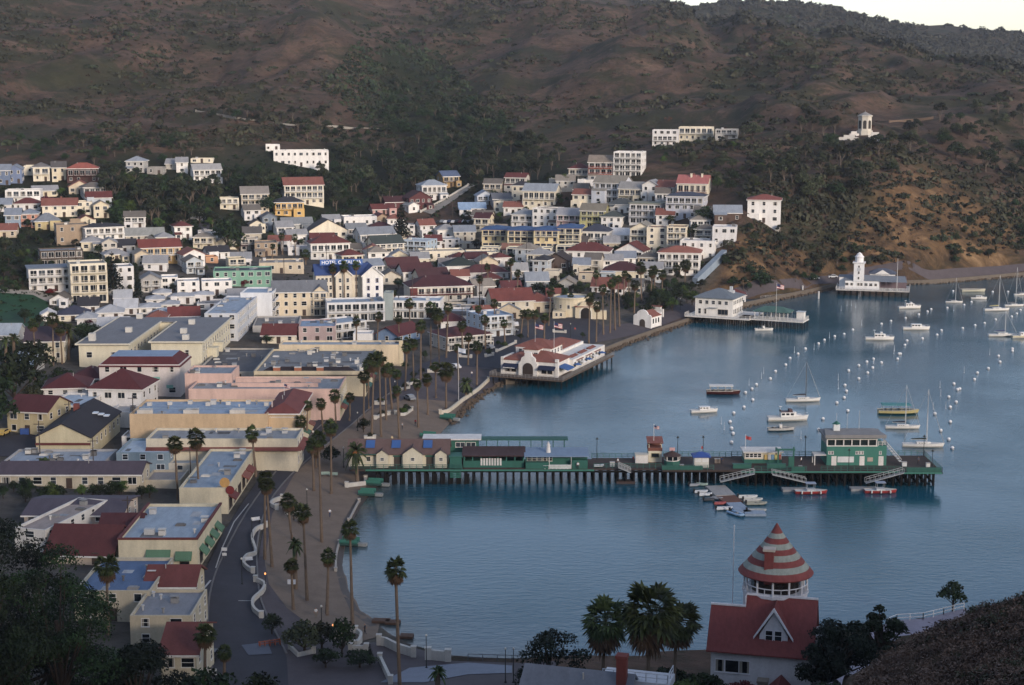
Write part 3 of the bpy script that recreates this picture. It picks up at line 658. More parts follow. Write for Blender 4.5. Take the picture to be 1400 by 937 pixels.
# ------------------------------------------------------------------ houses on the slopes and in the valley
W_, W2, CR, CR2, BE, TA, YE, GR, GB, RD, MA, TC, DK, LG, BG = '#dcd8d0', '#cfccc8', '#d8ccae', '#cdbf9c', '#c2b090', '#9c8466', '#c99a3c', '#9c9a96', '#7d8794', '#6a2c27', '#4f2429', '#8a4a38', '#35343a', '#8f8f90', '#7f93a8'
T = [
 # far left terraces
 (5,253,18,20,9,10,'gx','#5d6f8c',GB,'slate blue house at the left edge of the upper row',dict()),
 (21,251,18,20,9,10,'gy','#66789a',GB,'second slate blue house with front gable in the upper row',dict()),
 (41,240,16,13,9,10,'flat',CR,LG,'small cream flat roofed house beside the blue houses',dict()),
 (57,248,21,19,9,15,'hip',CR,'#6f6a66','cream two-storey house with grey hip roof in the upper row',dict(bal=(1,))),
 (81,247,18,18,9,15,'gx',CR2,'#5b5652','cream grey roofed house left of the dark red timber house',dict()),
 (113,250,40,19,10,10,'hip','#4a2a26','#a3492f','dark red timber house with bright orange roof',dict(bal=(1,),balc='#5b3630',rise=2.5)),
 (32,279,46,19,10,10,'flat',W_,LG,'long white flat roofed house on the left terrace',dict(bal=(1,),clutter=1)),
 (7,290,16,10,9,10,'gx',W2,GB,'pale cottage with blue grey roof at the left edge',dict()),
 (37,288,34,9,9,10,'hip',W2,RD,'low white house with dark red hip roof on the left terrace',dict()),
 (82,297,45,16,10,12,'gx',CR,TC,'long cream house with terracotta roof on the left terrace',dict(ch=1)),
 (115,292,20,16,9,12,'flat',CR,TC,'narrow cream house right of the long terracotta roofed one',dict()),
 (18,312,20,18,9,10,'gx','#8295a8',GB,'pale blue house beside the salmon house',dict()),
 (40,310,22,17,9,10,'hip','#b7795f',GB,'salmon pink house with grey roof',dict()),
 (66,314,32,11,9,20,'hip','#b8a469','#737b84','olive yellow cottage with wide grey hip roof',dict(rise=3.2)),
 (144,338,48,27,11,25,'hip',W_,DK,'white three-storey house with flat dark roof',dict(bal=(2,),rise=1.2,ref='white house with dark roof')),
 (195,330,56,8,10,15,'gx','#b5ac98','#8f9088','long low house with pale olive roof',dict()),
 (220,360,52,22,10,20,'gx',YE,'#7d3327','golden yellow two-storey house with red roof',dict(bal=(1,),balc='#d8d4ca')),
 (266,367,27,19,10,25,'gy',W_,TC,'white mission gabled house right of the golden house',dict(rise=2)),
 (290,360,16,9,7,20,'flat','#c98f5c',TC,'small orange flat roofed house',dict()),
 (85,364,54,22,10,20,'flat','#54483f','#8793a0','dark brown house with long balconies and flat grey roof',dict(bal=(0.5,1),balc='#6a5a4e',st=2)),
 (70,399,54,32,11,20,'slab',W2,'#6f7b88','white three-storey house with overhanging flat grey roof',dict(bal=(1,2),st=3)),
 (123,414,46,54,12,20,'flat',CR,'#8f8a80','stepped cream apartment block four storeys tall',dict(bal=(0.5,1,2,3),st=4,balc=CR2)),
 (172,398,22,34,10,20,'flat',W2,LG,'plain white stucco block behind the dark cypress',dict()),
 (207,401,26,19,9,15,'gy',GR,'#77797c','grey gabled house between cypress and white cabins',dict(bal=(1,))),
 (232,398,22,19,9,12,'flat',W_,'#b9bcbf','white box house, left one of the row below the golden house',dict(st=2)),
 (258,404,29,20,9,12,'flat',W_,'#b9bcbf','white box house, middle one of the row',dict(st=2)),
 (297,404,40,20,9,12,'flat',W_,'#b9bcbf','white box house, wide right one of the row',dict(st=2)),
 (222,410,21,9,8,12,'hip',W2,'#a9acb0','white cottage below the white box houses, left of three',dict(rise=1)),
 (249,416,30,10,8,12,'hip',W2,'#a4a7ab','white cottage below the white box houses, middle of three',dict(rise=1)),
 (278,414,26,10,8,12,'hip',W2,'#b0b2b5','white cottage below the white box houses, right of three',dict(rise=1)),
 (332,392,78,22,14,8,'flat','#6fa58a','#3f4d52','mint green apartment house with dark flat roof',dict(st=2,bal=(),ref='mint green house')),
 (185,236,25,15,9,0,'hip','#a9a7a2','#8f97a0','grey hip roofed house on the slope among dark trees',dict()),
 (212,239,22,10,8,0,'flat','#8f8a82',LG,'low grey house half hidden by trees',dict()),
 (234,232,15,8,8,0,'gx','#b3ab9c',LG,'tiny beige house below the orange bank',dict()),
 (249,237,15,15,8,10,'gx',W_,LG,'small white house among the trees at upper left',dict()),
 (284,248,36,16,9,20,'gx',W_,GR,'white cross gabled house among dark trees',dict(bal=(1,))),
 (276,223,30,6,8,5,'flat',CR,LG,'low cream bungalow under the orange bank',dict()),
 (314,287,25,16,9,12,'flat',CR,LG,'cream flat roofed house with dark verandas on the wooded slope',dict(bal=(1,))),
 (349,290,36,25,11,12,'gx',BE,'#8a8075','cream three-storey house with two front verandas',dict(bal=(0.5,1,2),st=3)),
 (269,301,16,9,7,10,'flat',W2,W2,'white trailer home in the wooded gap',dict()),
 # upper middle
 (412,228,74,22,12,8,'flat',W_,'#a59a8c','long white castle-like house with stepped parapet',dict(st=2,ref='white castle-like house')),
 (373,206,19,8,8,8,'flat',W_,LG,'small white house up behind the castle-like house',dict()),
 (416,280,52,27,12,15,'gx',CR,TC,'cream three-storey house with terracotta roof and balconies',dict(bal=(1,2),st=3,balc='#d8d4ca')),
 (396,296,38,19,10,15,'hip','#cfa139','#34363c','bright yellow house with dark hip roof',dict(rise=2.4,st=2,balc='#cfa139',bal=(1,))),
 (369,315,19,18,9,15,'gy','#6d7986','#5c6068','blue grey gabled house below the yellow house',dict()),
 (407,317,40,11,9,15,'gx','#9a9c98','#7f8384','long grey cottage below the yellow house',dict()),
 (449,328,50,13,10,20,'gy',CR,'#454143','cream house with steep dark gable beside the road',dict()),
 (493,313,44,17,10,15,'flat',W_,W2,'square white flat roofed house above the road bend',dict(st=1)),
 (523,311,19,13,9,20,'gy',TA,'#6b3430','tan gabled house with red brown roof',dict()),
 (575,287,30,16,10,25,'gy','#5a2a2b','#4c2628','dark red barn-like house beside the concrete ramp',dict()),
 (548,286,40,10,9,20,'gx','#62302f','#4a2528','low dark red house left of the ramp',dict()),
 (594,274,33,20,10,20,'hip',W2,'#8f9aa6','white two-storey house with pale hip roof by the ramp',dict(bal=(1,))),
 (617,256,22,15,9,25,'gx','#a5823f','#4c5f80','ochre house with blue roof at the top of the ramp',dict(bal=(1,),balc='#6a5a4e')),
 (525,293,30,7,8,20,'gx','#b98a80',RD,'low pinkish house with dark red roof',dict()),
 (566,291,14,10,8,25,'gy',W_,GR,'tiny white gabled cottage below the barn-like house',dict()),
 (454,309,22,8,8,15,'gx',W2,LG,'small white cottage left of the square white house',dict()),
 (488,322,26,9,8,15,'gx','#8d9194','#7b8084','grey cottage in front of the square white house',dict()),
 (517,340,46,20,10,25,'gx','#b9bab8','#7d848c','pale grey two-storey house inside the road bend',dict(bal=(1,))),
 (532,353,40,20,11,25,'gx',CR,'#3f4a46','cream three-storey house with dark green roof',dict(st=3,bal=(1,2))),
 (566,352,36,23,12,-20,'flat','#9db2c2','#a9b2ba','pale blue apartment block',dict(st=3,bal=(1,2),balc='#b9c6d0')),
 (606,340,46,13,12,10,'flat',W2,'#b5b5b3','long white apartment wing right of the pale blue block',dict(st=2)),
 (605,357,60,14,11,10,'flat',CR,'#a89a86','cream building with small red roof corner',dict()),
 (660,360,44,15,11,5,'flat',CR,'#b0a48e','cream flat roofed building below the blue roofed condominiums',dict()),
 (452,355,52,22,11,15,'hip',W_,RD,'white two-storey house with red hip roof above the hotel',dict(bal=(1,),st=2)),
 (411,348,34,10,10,10,'flat',W2,'#8f8f94','low grey building left of the white red roofed house',dict()),
 (364,350,30,18,12,10,'flat',TA,'#8f8272','brown tan block behind the mint green house',dict()),
 (385,374,60,15,14,8,'flat',BE,'#9a8f80','tan flat roofed warehouse right of the mint green house',dict()),
 (632,378,42,14,11,12,'hip',W_,'#2f3a36','white house with dark green hip roof',dict()),
 (553,376,42,13,10,20,'gx',CR,'#5a2f30','cream house with long brown red roof right of the hotel',dict(bal=(0.5,))),
 (572,384,40,13,10,20,'gx',W_,'#54292c','white gabled house with maroon roof right of the hotel',dict()),
 (594,390,40,12,10,20,'gx',CR,'#4f2c2e','pale yellow cottage behind the red lodge',dict()),
 (665,383,60,10,10,10,'hip',W2,'#5f2f30','long low white house with brown red roof',dict()),
 (673,393,27,11,10,10,'hip',CR,RD,'small cream house with red hip roof',dict()),
 (646,292,36,7,9,5,'gx',W2,'#7f9fc0','low house with pale blue roof above the car park',dict()),
 (664,281,23,13,9,10,'gy','#b4bcc6','#8a93a0','pale grey gabled house above the car park',dict(bal=(1,))),
 (687,281,26,9,9,10,'gx','#7c8088','#62666e','dark grey long roofed house beside the pale gabled one',dict()),
 (585,324,20,16,9,20,'gx',W2,TC,'narrow white house below the brown field',dict()),
 (430,322,24,9,8,15,'gx',W2,'#6e7478','low pale cottage behind the dark gabled house',dict()),
 (345,330,24,11,9,10,'gx','#b9ae97','#5d5854','cream cottage with dark roof left of the grey gabled one',dict()),
 (352,316,20,9,8,15,'gy',CR,'#57504c','tiny cream gabled cottage under the three-storey cream house',dict()),
 # right hillside
 (909,200,34,22,10,-10,'flat',W2,LG,'white two-storey house at the left end of the top row',dict(bal=(1,))),
 (951,193,46,19,11,-10,'flat',CR,TC,'cream terraced house in the middle of the top row',dict(bal=(1,))),
 (993,191,30,14,10,-10,'flat','#a8a49c',LG,'grey house at the right end of the top row',dict(bal=(1,))),
 (858,242,38,34,11,-15,'flat',W_,W2,'white modern house of four stacked terraces',dict(st=4,bal=(0.5,1,2,3))),
 (821,247,33,25,11,-10,'gx','#a4a09a','#8a7a66','grey house with orange red balconies',dict(st=3,bal=(1,2),balc='#a8452c')),
 (791,249,27,18,10,-10,'hip','#b1a58f',RD,'cream house with dark red hip roof at the wood edge',dict(bal=(1,))),
 (737,285,44,24,11,-15,'gx',CR,'#8d969e','cream house with twin gables and dark verandas',dict(bal=(1,),st=2)),
 (832,278,40,28,11,-25,'gx','#b9bec6','#8b8270','pale blue house with three tiers of white balconies',dict(st=3,bal=(0.5,1,2),balc='#c9ccd0')),
 (861,278,30,20,10,-20,'gx',CR2,'#8f8c86','cream grey house with wide front windows',dict(bal=(1,))),
 (888,275,20,22,10,-20,'gy',W_,LG,'narrow white gabled house above the dark roofed blue one',dict()),
 (909,273,23,17,10,-20,'gx',W2,TC,'white house with small red roof patches',dict(bal=(1,))),
 (946,276,40,25,12,-15,'gx',CR,'#b05a50','cream house with salmon red roof and rooftop chimneys',dict(bal=(1,),ch=3,balc='#7a4a38',st=2)),
 (936,299,50,30,12,-15,'hip','#b6bac6','#41485a','lilac grey three-storey house with dark roof',dict(st=3,bal=(2,),rise=1.5)),
 (882,306,42,27,12,-20,'slab',W2,'#8b8a70','white house with stacked grey balconies',dict(st=3,bal=(0.5,1,2),balc='#c4c4c6')),
 (846,293,34,13,10,-20,'hip',W_,'#4a5152','white house with dark hip roof in the middle rows',dict()),
 (836,313,28,16,10,-15,'hip',W_,'#47504c','small white house with green grey hip roof',dict()),
 (810,312,33,24,10,-15,'gx','#a9a45c','#7d7460','olive yellow house with long verandas',dict(st=3,bal=(0.5,1,2),balc='#b9b36c')),
 (778,311,33,17,10,-15,'gx','#d0aaa6','#9c9a9c','pink house with pale grey roof',dict(bal=(1,))),
 (745,311,34,26,10,-20,'flat',W_,'#6e5f54','tall white house with dark roof terrace',dict(st=3,clutter=1)),
 (714,312,29,18,10,-15,'hip',W2,'#868b90','white house with grey hip roof at the left of the row',dict(bal=(1,))),
 (812,338,38,21,11,-15,'hip',W_,'#3b4152','white two-storey villa with dark blue hip roof',dict(bal=(0.5,1),st=2)),
 (845,330,30,9,9,-15,'gx',W_,W2,'low white bungalow under the olive house',dict()),
 (876,341,29,28,11,-15,'gy',CR,'#8a8577','tall cream gabled house with front balconies',dict(st=3,bal=(1,2))),
 (898,345,28,34,11,-10,'flat',CR,TC,'tall cream block with left stack of square windows',dict(st=4,nw=2)),
 (925,344,27,34,11,-10,'flat','#d3c4a0',RD,'tall cream block with right stack of dark balconies',dict(st=4,bal=(0.5,1,2,3))),
 (909,309,24,15,9,-10,'gx',W_,TC,'white house with red roof above the tall cream blocks',dict()),
 (953,356,46,27,11,-15,'flat',W_,W2,'white flat roofed house right of the tall cream blocks',dict(st=2)),
 (928,377,56,31,13,-10,'hip',W_,'#9a5238','large white house with orange red hip roof near the blue chute',dict(st=3,bal=(1,2),rise=2.2,ref='white house by the blue chute')),
 (803,365,58,21,12,-10,'hip',W_,RD,'wide white villa with dark red hip roof',dict(st=2)),
 (860,361,36,18,11,-20,'gy',W_,RD,'white house with broad white gable and red roof',dict(bal=(0.5,1),st=2)),
 (760,371,32,15,10,-15,'gy','#57473f','#39302e','dark brown gabled cottage with white bargeboards',dict()),
 (850,386,52,15,12,-10,'hip',CR2,MA,'cream house with long maroon hip roof',dict()),
 (831,384,18,11,8,-10,'hip','#9fb0bc','#8b9aa8','tiny pale blue cottage beside the maroon roofed house',dict()),
 (832,401,46,9,10,-10,'gx',W2,TC,'low white house with terracotta roof behind the palms',dict()),
 (995,305,37,14,10,-5,'gx','#5a4438','#8b949e','dark brown house with pale grey roof',dict()),
 (990,336,32,26,10,-10,'flat',W2,'#b7bbc0','pale grey stepped house above the bank',dict(st=2)),
 (1044,305,44,31,12,-10,'hip',W_,'#8d4030','white house with red roof at the far right of the rows',dict(st=3,rise=2,nw=3,ref='white house at far right')),
 (711,388,21,18,9,5,'gx',W2,GR,'narrow white house with tiered porch',dict(bal=(1,))),
 (735,398,30,14,10,5,'gx','#9faab2','#8c949c','pale blue grey cottage behind the round dark tree',dict()),
 (790,345,24,13,9,-10,'gx',CR,'#55504e','cream cottage tucked behind the wide villa',dict()),
 (1006,418,26,14,8,-5,'hip',W2,RD,'small white house with red roof behind the waterfront club',dict()),
 # cottages of the lower left
 (168,416,22,9,8,10,'gx',W2,'#a9acb0','white cottage with grey roof right of the cypress',dict()),
 (172,430,29,9,9,10,'gx',W2,'#b4b6b8','white cottage in the second cottage row',dict()),
 (150,437,34,9,9,10,'hip',W2,'#a4a7ab','wide white cottage with arbor in the second cottage row',dict()),
 (204,430,27,9,9,10,'hip',W_,'#a9acb0','white square cottage in the middle of the cottages',dict(rise=1)),
 (212,418,22,8,8,10,'hip',W2,'#abaeb2','white cottage at the back of the cottages',dict(rise=1)),
 (232,425,23,8,8,10,'hip',W_,'#a0a3a7','white cottage left of the dark red bush',dict(rise=1)),
 (222,436,22,8,8,10,'hip',W_,'#aab4be','white cottage in front of the dark red bush',dict(rise=1)),
 (252,441,40,9,9,12,'gx',W_,'#7a3029','white cottage with bright red roof',dict()),
 (290,424,40,9,12,8,'flat',W2,'#8f9092','low white shed beside the grey white hotel',dict()),
 (155,457,40,10,9,10,'gx',W2,'#a9acb0','white cottage directly behind the big cream building',dict()),
 (118,445,24,9,9,10,'hip',W2,'#9fa2a6','small white cottage beside the dark trees',dict()),
]
T += [
 (377,455,62,10,22,5,'flat','#a5a29c','#77797c','grey flat roofed block behind the dusty pink building',dict(clutter=3,nw=2)),
 (381,470,46,12,10,0,'gx',CR,RD,'low cream building with dull red roof',dict()),
 (660,418,42,8,10,0,'flat',W2,'#a9a9a6','low white shop behind the plaza hotel',dict()),
 (62,494,50,28,12,10,'gx','#c2b594','#4a3a44','cream building with purple roof behind palms',dict(st=2)),
 (100,440,40,9,10,10,'hip',CR,'#3a3d52','low cream clubhouse with navy roof',dict()),
 (66,440,18,9,8,15,'gy',W_,W2,'white tent-like gabled hall by the playing field',dict()),
 (8,466,30,8,10,0,'gx','#a9a7a0','#9aa6b0','low pale roofed shed at the left edge',dict()),
 (34,508,26,9,10,0,'gx','#a9a7a0','#a5b0b8','pale roofed shed among the left dark trees',dict()),
 (330,365,26,10,9,10,'gx',W2,'#8a8c8e','small grey roofed cottage left of the tan block',dict()),
 (485,350,20,9,8,20,'gx',CR,'#6a6258','small cream cottage at the road edge',dict()),
 (615,372,26,9,9,10,'gx',W2,'#7a7472','small white cottage behind the green roofed house',dict()),
 (700,352,26,10,9,0,'gx',CR,'#8a5a48','cream cottage left of the lower terraces',dict()),
 (640,340,30,8,9,5,'flat','#b5ac98','#9a958c','low tan shed below the car park',dict()),
 (700,404,26,9,9,10,'gx',W2,'#6a3030','white cottage with red roof left of tiered porch house',dict()),
 (865,400,26,8,9,-10,'gx','#b9b4a8','#75706a','grey roofed cottage among the seafront palms',dict()),
]
for r in T: house(*r[:10], **r[10])
# the four big condominium blocks under blue roofs
for i, (u, v, ww_) in enumerate([(676,348,34),(712,349,36),(747,349,34),(778,346,32)]):
    pos = ['leftmost', 'second from left', 'third from left', 'rightmost'][i]
    house(u, v, ww_, 34, 13, -8, 'hip', '#d6bf84' if i != 3 else '#d6c79c', '#2f5a8c', 'cream yellow condominium block with blue roof, %s of four' % pos, st=4, bal=(0.5, 1, 2, 3) if i % 2 else (1, 3), balc='#cfc6a4', rise=1.2, ref='%s blue roofed condominium' % pos, fr='#3d4a86')
    house(u - 6, v + 7, ww_ - 8, 17, 8, -8, 'flat', '#d8cda8', '#3a5c8a', 'lower cream terrace wing before a blue roofed condominium, %s of four' % pos, st=2, bal=(0.5, 1), balc='#d4cdb4', fr='#3d4a86', ref='%s condominium terrace' % pos)

# the many small houses that fill the gaps between the named ones
NAMED = list(REFS)
BOX = []
def boxes():
    for o in COL.objects:
        if o.parent is None and o.get('category') == 'house' and o not in DONE:
            DONE.add(o); wl_ = [c for c in o.children if c.name.startswith('wall')]
            if wl_:
                bb = [o.matrix_basis @ Vector(c) for c in wl_[0].bound_box]; pp = [proj(b) for b in bb]
                BOX.append((min(p_[0] for p_ in pp), max(p_[0] for p_ in pp), min(p_[1] for p_ in pp), proj(o.location)[1], sum(b.x for b in bb)/8, sum(b.y for b in bb)/8, (bb[0]-bb[6]).xy.length/2))
DONE = set(); boxes()
fr_ = random.Random(21)
def fill(poly, n_, rot, wr_, hr_):
    us = [p_[0] for p_ in poly]; vs = [p_[1] for p_ in poly]; k = 0
    for _ in range(n_*60):
        if k >= n_: break
        u, v = fr_.uniform(min(us),max(us)), fr_.uniform(min(vs),max(vs)); w_ = fr_.uniform(*wr_); h_ = fr_.uniform(*hr_)
        if not inpoly(np.array([u]), np.array([v]), poly)[0]: continue
        p_ = hit(u, v); d_ = 8*F/zc(p_)*.28
        if any((p_.x-b[4])**2+(p_.y+4-b[5])**2 < (b[6]*.72+5.2)**2 for b in BOX): continue
        if any(b[0]-2 < u < b[1]+2 and b[2]-2 < v-h_*.6 < b[3]+2 and b[3] > v+2 for b in BOX) and fr_.random() < .8: continue
        wc = fr_.choice([W_,W_,W2,CR,CR2,BE,GR,'#b9b2a4','#c4b9a2','#a9b2b8']); rc = fr_.choice([RD,TC,MA,GB,LG,LG,'#6a6258','#8a7f70',DK])
        lb = 'filler %d' % len(BOX)
        col_ = {W_:'white',W2:'white',CR:'cream',CR2:'cream',BE:'tan',GR:'grey'}.get(wc, 'pale'); rn = {RD:'red roofed',TC:'terracotta roofed',MA:'maroon roofed',GB:'blue roofed',DK:'dark roofed'}.get(rc, 'grey roofed')
        rf_ = fr_.choice(['hip','gx','gx','gy','flat'])
        r_ = house(u, v, w_, h_, fr_.uniform(7,9), rot+fr_.uniform(-12,12), rf_, wc, rc, lb, bal=(1,) if h_ > 15 and fr_.random() < .6 else ())[0]
        REFS.pop(); later(r_, u, v-h_*.5, '%s %s house' % ('small '+col_ if h_ < 13 else col_, rn), 'ordinary houses between the landmarks', 'house'); boxes(); k += 1
fill([(660,262),(760,250),(900,262),(985,290),(985,340),(960,370),(880,400),(760,400),(700,360),(650,310)], 34, -12, (19,30), (10,20))
fill([(340,300),(480,300),(560,318),(650,330),(720,380),(700,410),(560,400),(430,350),(340,345)], 34, 14, (20,32), (9,17))
fill([(0,262),(130,265),(200,320),(330,330),(350,385),(290,378),(200,370),(100,345),(0,330)], 24, 14, (18,32), (9,18))
fill([(60,405),(150,400),(330,405),(330,430),(250,445),(120,445)], 10, 8, (18,28), (8,10))
fill([(560,395),(740,395),(760,425),(700,445),(560,430)], 10, 8, (20,34), (9,15))
# ------------------------------------------------------------------ waterfront town blocks
def slab_xz(a, pts, y0, y1, m=0):
    """a polygon drawn in the xz plane, thickened from y0 to y1"""
    n = len(pts); k = len(a.v)
    a.v += [(x, y0, z) for x, z in pts] + [(x, y1, z) for x, z in pts]
    a.f.append(tuple(k + i for i in range(n))); a.f.append(tuple(k + n + i for i in reversed(range(n)))); a.m += [m, m]
    for i in range(n):
        j = (i + 1) % n; a.f.append((k + j, k + i, k + n + i, k + n + j)); a.m.append(m)
    return a
def arch(cx_, w_, z0, zs, n=10):
    return [(cx_ - w_/2, z0), (cx_ + w_/2, z0)] + [(cx_ + w_/2 * math.cos(math.pi * i / n), zs + w_/2 * math.sin(math.pi * i / n)) for i in range(n + 1)]
def awning(root, x0, x1, y, z, col, d=1.3, drop=.9, ang=0, loc=None):
    a = MB(); w_ = x1 - x0
    a.face([(0,0,0),(w_,0,0),(w_,-d,-drop),(0,-d,-drop)]).face([(0,-d,-drop),(w_,-d,-drop),(w_,-d,-drop-.3),(0,-d,-drop-.3)])
    a.face([(0,0,0),(0,-d,-drop),(0,-d,-drop-.3),(0,0,-.3)]).face([(w_,0,0),(w_,0,-.3),(w_,-d,-drop-.3),(w_,-d,-drop)]).face([(0,0,-.06),(0,-d,-drop-.06),(w_,-d,-drop-.06),(w_,0,-.06)])
    return a.build('awning', mat(col, .8, .15), root, loc or (x0, y, z), ang)
def mansard(root, W, D, h, rise, ins, col, top):
    a = MB(); o = .4
    lo = [(-W/2-o,-o),(W/2+o,-o),(W/2+o,D+o),(-W/2-o,D+o)]; hi = [(-W/2+ins,ins),(W/2-ins,ins),(W/2-ins,D-ins),(-W/2+ins,D-ins)]
    for i in range(4):
        j = (i+1) % 4; a.face([(*lo[i],h),(*lo[j],h),(*hi[j],h+rise),(*hi[i],h+rise)])
    a.face([(*q,h) for q in lo[::-1]]); a.face([(*q,h+rise) for q in hi], 1)
    return a.build('roof', [mat(col,.85,.2,.4,'roof'), mat(top,.8,.2,.4,'roof')], root)
def trim(root, W, D, h, col, t=.35):
    a = MB()
    a.box(-W/2-.12,-.12,h-.1,W/2+.12,t,h+.22).box(W/2-t,t,h-.1,W/2+.12,D+.1,h+.22).box(-W/2-.12,t,h-.1,-W/2+t,D+.1,h+.22)
    a.build('coping', mat(col), root)
def sidewin(root, W, D, h, st, n, wd=1.3, ht=1.4, fr='#cfcbc2', s=1, z=.55):
    sh = h / st
    for i in range(st):
        for j in range(n): add_window(root, s*W/2, D*(j+.5)/n, i*sh+sh*z, R(90)*s, wd, ht, fr, 'wide' if wd > 1.6 else 'sash')
hs = house
r, W, D, h = hs(217,778,108,42,24,0,'flat','#cfc19a','#8fa3b3','cream shop building with pale blue flat roof and dark red edge',st=1,nw=0,clutter=1,side=False,ref='blue roofed cream shop building',fd=1)
trim(r, W, D, h, '#6e2f2a')
awning(r, W*-.15, W*.16, -.01, 3.5, '#4f7a58', 1.2, 1.5); awning(r, W*.22, W*.43, -.01, 3.2, '#4f7a58', 1.0, 1.2)
for k in range(4): awning(r, 0, 3.2, 0, 0, '#4f7a58', 1.3, 1.2, R(90), (W/2+.01, 1.5+k*5, 3.4))
for k in range(4): add_window(r, W/2, 3+k*5, 1.4, R(90), 2.6, 1.9, '#7d7364', 'wide')
add_window(r, 0, 0, 1.3, 0, 3.2, 1.6, '#7d7364', 'wide'); add_window(r, W*.33, 0, 1.3, 0, 1.6, 1.4, '#7d7364')
MB().box(-.9,-.6,0,.9,.6,1).build('air_unit', mat('#b5b5b0'), r, (-2.5, 5, h-.5))
r, W, D, h = hs(279,702,66,36,34,0,'flat','#cbbd98','#8499ab','long cream storefront with blue grey flat roof along the street',st=1,nw=0,side=False,clutter=5,ref='long blue grey roofed storefront',fd=1)
for k in range(6): add_window(r, W/2, 3+k*5.4, 1.5, R(90), 3.4, 2.0, '#6a5a4c', 'wide')
for k, c in ((0,'#6a2c27'),(3,'#8a4a38'),(4,'#7a3a2e')): awning(r, 0, 4.4, 0, 0, c, 1.5, .8, R(90), (W/2+.01, .8+k*5.4, 3.6))
sg = tag(MB().lathe([(1.0,-.12),(1.0,.12)],24).build('disc_sign', mat('#c9922f',.5), None, tuple(r.location+Vector((W/2-.6,.4,h+.95)))), 'large round orange yellow disc sign on the storefront roof corner', 'sign'); sg.rotation_euler = (R(90),0,0)
sg = tag(MB().lathe([(.85,-.12),(.85,.12)],24).build('disc_sign', mat('#7a1f1f',.5), None, tuple(r.location+Vector((W/2+.5,-.1,h-.45)))), 'round dark red disc sign below the orange yellow one', 'sign'); sg.rotation_euler = (R(90),0,0)
hs(262,648,62,15,8,0,'flat','#c6bda8','#93a3b0','low pale annex behind the blue grey roofed storefront',st=1,nw=2,side=False)
r, W, D, h = hs(304,642,206,43,11,0,'flat','#cfc2a2','#8d9296','long cream block with grey roof and red tile canopy',st=2,nw=0,side=False,clutter=4,ref='long cream block with tile canopy')
MB().face([(-W/2,-1.2,h-2.5),(W/2+1,-1.2,h-2.5),(W/2+1,0,h-1.9),(-W/2,0,h-1.9)]).face([(W/2+1.4,-1.2,h-2.5),(W/2+1.4,D,h-2.5),(W/2,D,h-1.9),(W/2,0,h-1.9)]).build('tile_canopy', mat('#7d392d',.85,.2,.5,'roof'), r)
sidewin(r, W, D, h, 2, 3, 2.0, 1.4)
r, W, D, h = hs(273,620,188,55,17,0,'flat','#c9a878','#8aa1b8','long orange beige building with blue roof and pale skylights',st=2,nw=0,side=False,ref='orange beige building')
for i in range(3): MB().prism([(-1.8,-1.2),(1.8,-1.2),(1.4,1.2),(-1.4,1.2)],0,.9).build('skylight', mat('#c9bfae'), r, (-W/2+3+i*(W-6)/2.4, 3.5, h-.5))
for i in range(7): MB().box(-.5,-.5,0,.5,.5,.8).build('roof_vent', mat('#c3bdb2'), r, (-W/2+2+i*(W-4)/6, 12+(i%3), h-.5))
MB().box(-W/2+.4,8,h-.499,W/2-.4,8.6,h-.1).build('roof_curb', mat('#6f8aa6'), r)
r, W, D, h = hs(387,620,42,55,24,0,'hip','#c9a878','#7a352c','corner building with dark red hip roof at the street',st=2,nw=0,side=False,ref='corner building with red hip roof')
sidewin(r, W, D, h, 2, 6, 1.6, 1.6); MB().box(0,0,0,.3,.3,1.6).build('vent_pipe', mat('#b9a59a'), r, (-3,4,h+.6))
sc_ = MB()
for i in range(12): sc_.tube([(-2.9+i*.5,-.06,h-.9),(-2.7+i*.5,-.06,h-.6),(-2.45+i*.5,-.06,h-.9)],.09,5)
sc_.build('scroll_ornament', mat('#ddd8ce'), r)
for k in range(5): awning(r, 0, 3.4, 0, 0, ['#8a3a3a','#c9b98f','#3f6a52','#b8a06a','#7d4a3c'][k], 1.4, .7, R(90), (W/2+.01, 1+k*4.5, 3.2))
r, W, D, h = hs(362,573,206,42,17,0,'flat','#d3ab98','#8b9094','long salmon pink building with grey roof',st=2,nw=0,side=False,clutter=6,ref='long salmon pink building')
MB().box(-W/2+10,5,h-.5,W/2-6,5.3,h+.5).box(-W/2+10,11,h-.5,W/2-6,11.3,h+.5).build('roof_parapet', mat('#cfa694'), r)
MB().box(W/2-.02,0,0,W/2+.06,D,h-.3).build('side_facade', mat('#cbb98e'), r)
for i in range(5): add_window(r, W/2+.06, 2+i*3.3, h*.68, R(90), 1.1, 1.5)
for k in range(3): awning(r, 0, 4.6, 0, 0, ['#8a4a38','#2f6a5c','#9a6a4a'][k], 1.4, .7, R(90), (W/2+.07, .8+k*5.3, 3.2))
hs(286,560,64,50,12,0,'flat','#d0a895','#7f8c98','tall salmon pink block behind the long pink building',st=2,nw=0,side=False,clutter=2,ref='tall salmon block')
r, W, D, h = hs(424,541,152,34,36,0,'flat','#c8b78f','#777a7c','shop block with cluttered flat roof and dark mansard front',st=1,nw=0,side=False,clutter=34,ref='cluttered roof shop block')
MB().face([(-W/2,-.3,h-1.2),(W/2,-.3,h-1.2),(W/2-5,3,h+.7),(-W/2+4,3,h+.7)]).face([(-W/2+4,3,h+.7),(W/2-5,3,h+.7),(W/2-5,3.3,h-.6),(-W/2+4,3.3,h-.6)]).build('mansard_front', mat('#33282a',.85,.2,.4,'roof'), r)
for x in (-W*.3,-W*.11,W*.09): MB().box(-.9,-.6,0,.9,.6,1.7).box(-.95,-.65,1.7,.95,.65,1.85,1).build('roof_box', [mat('#a85f35'), mat('#c9c4ba')], r, (x, 1.2, h-.9))
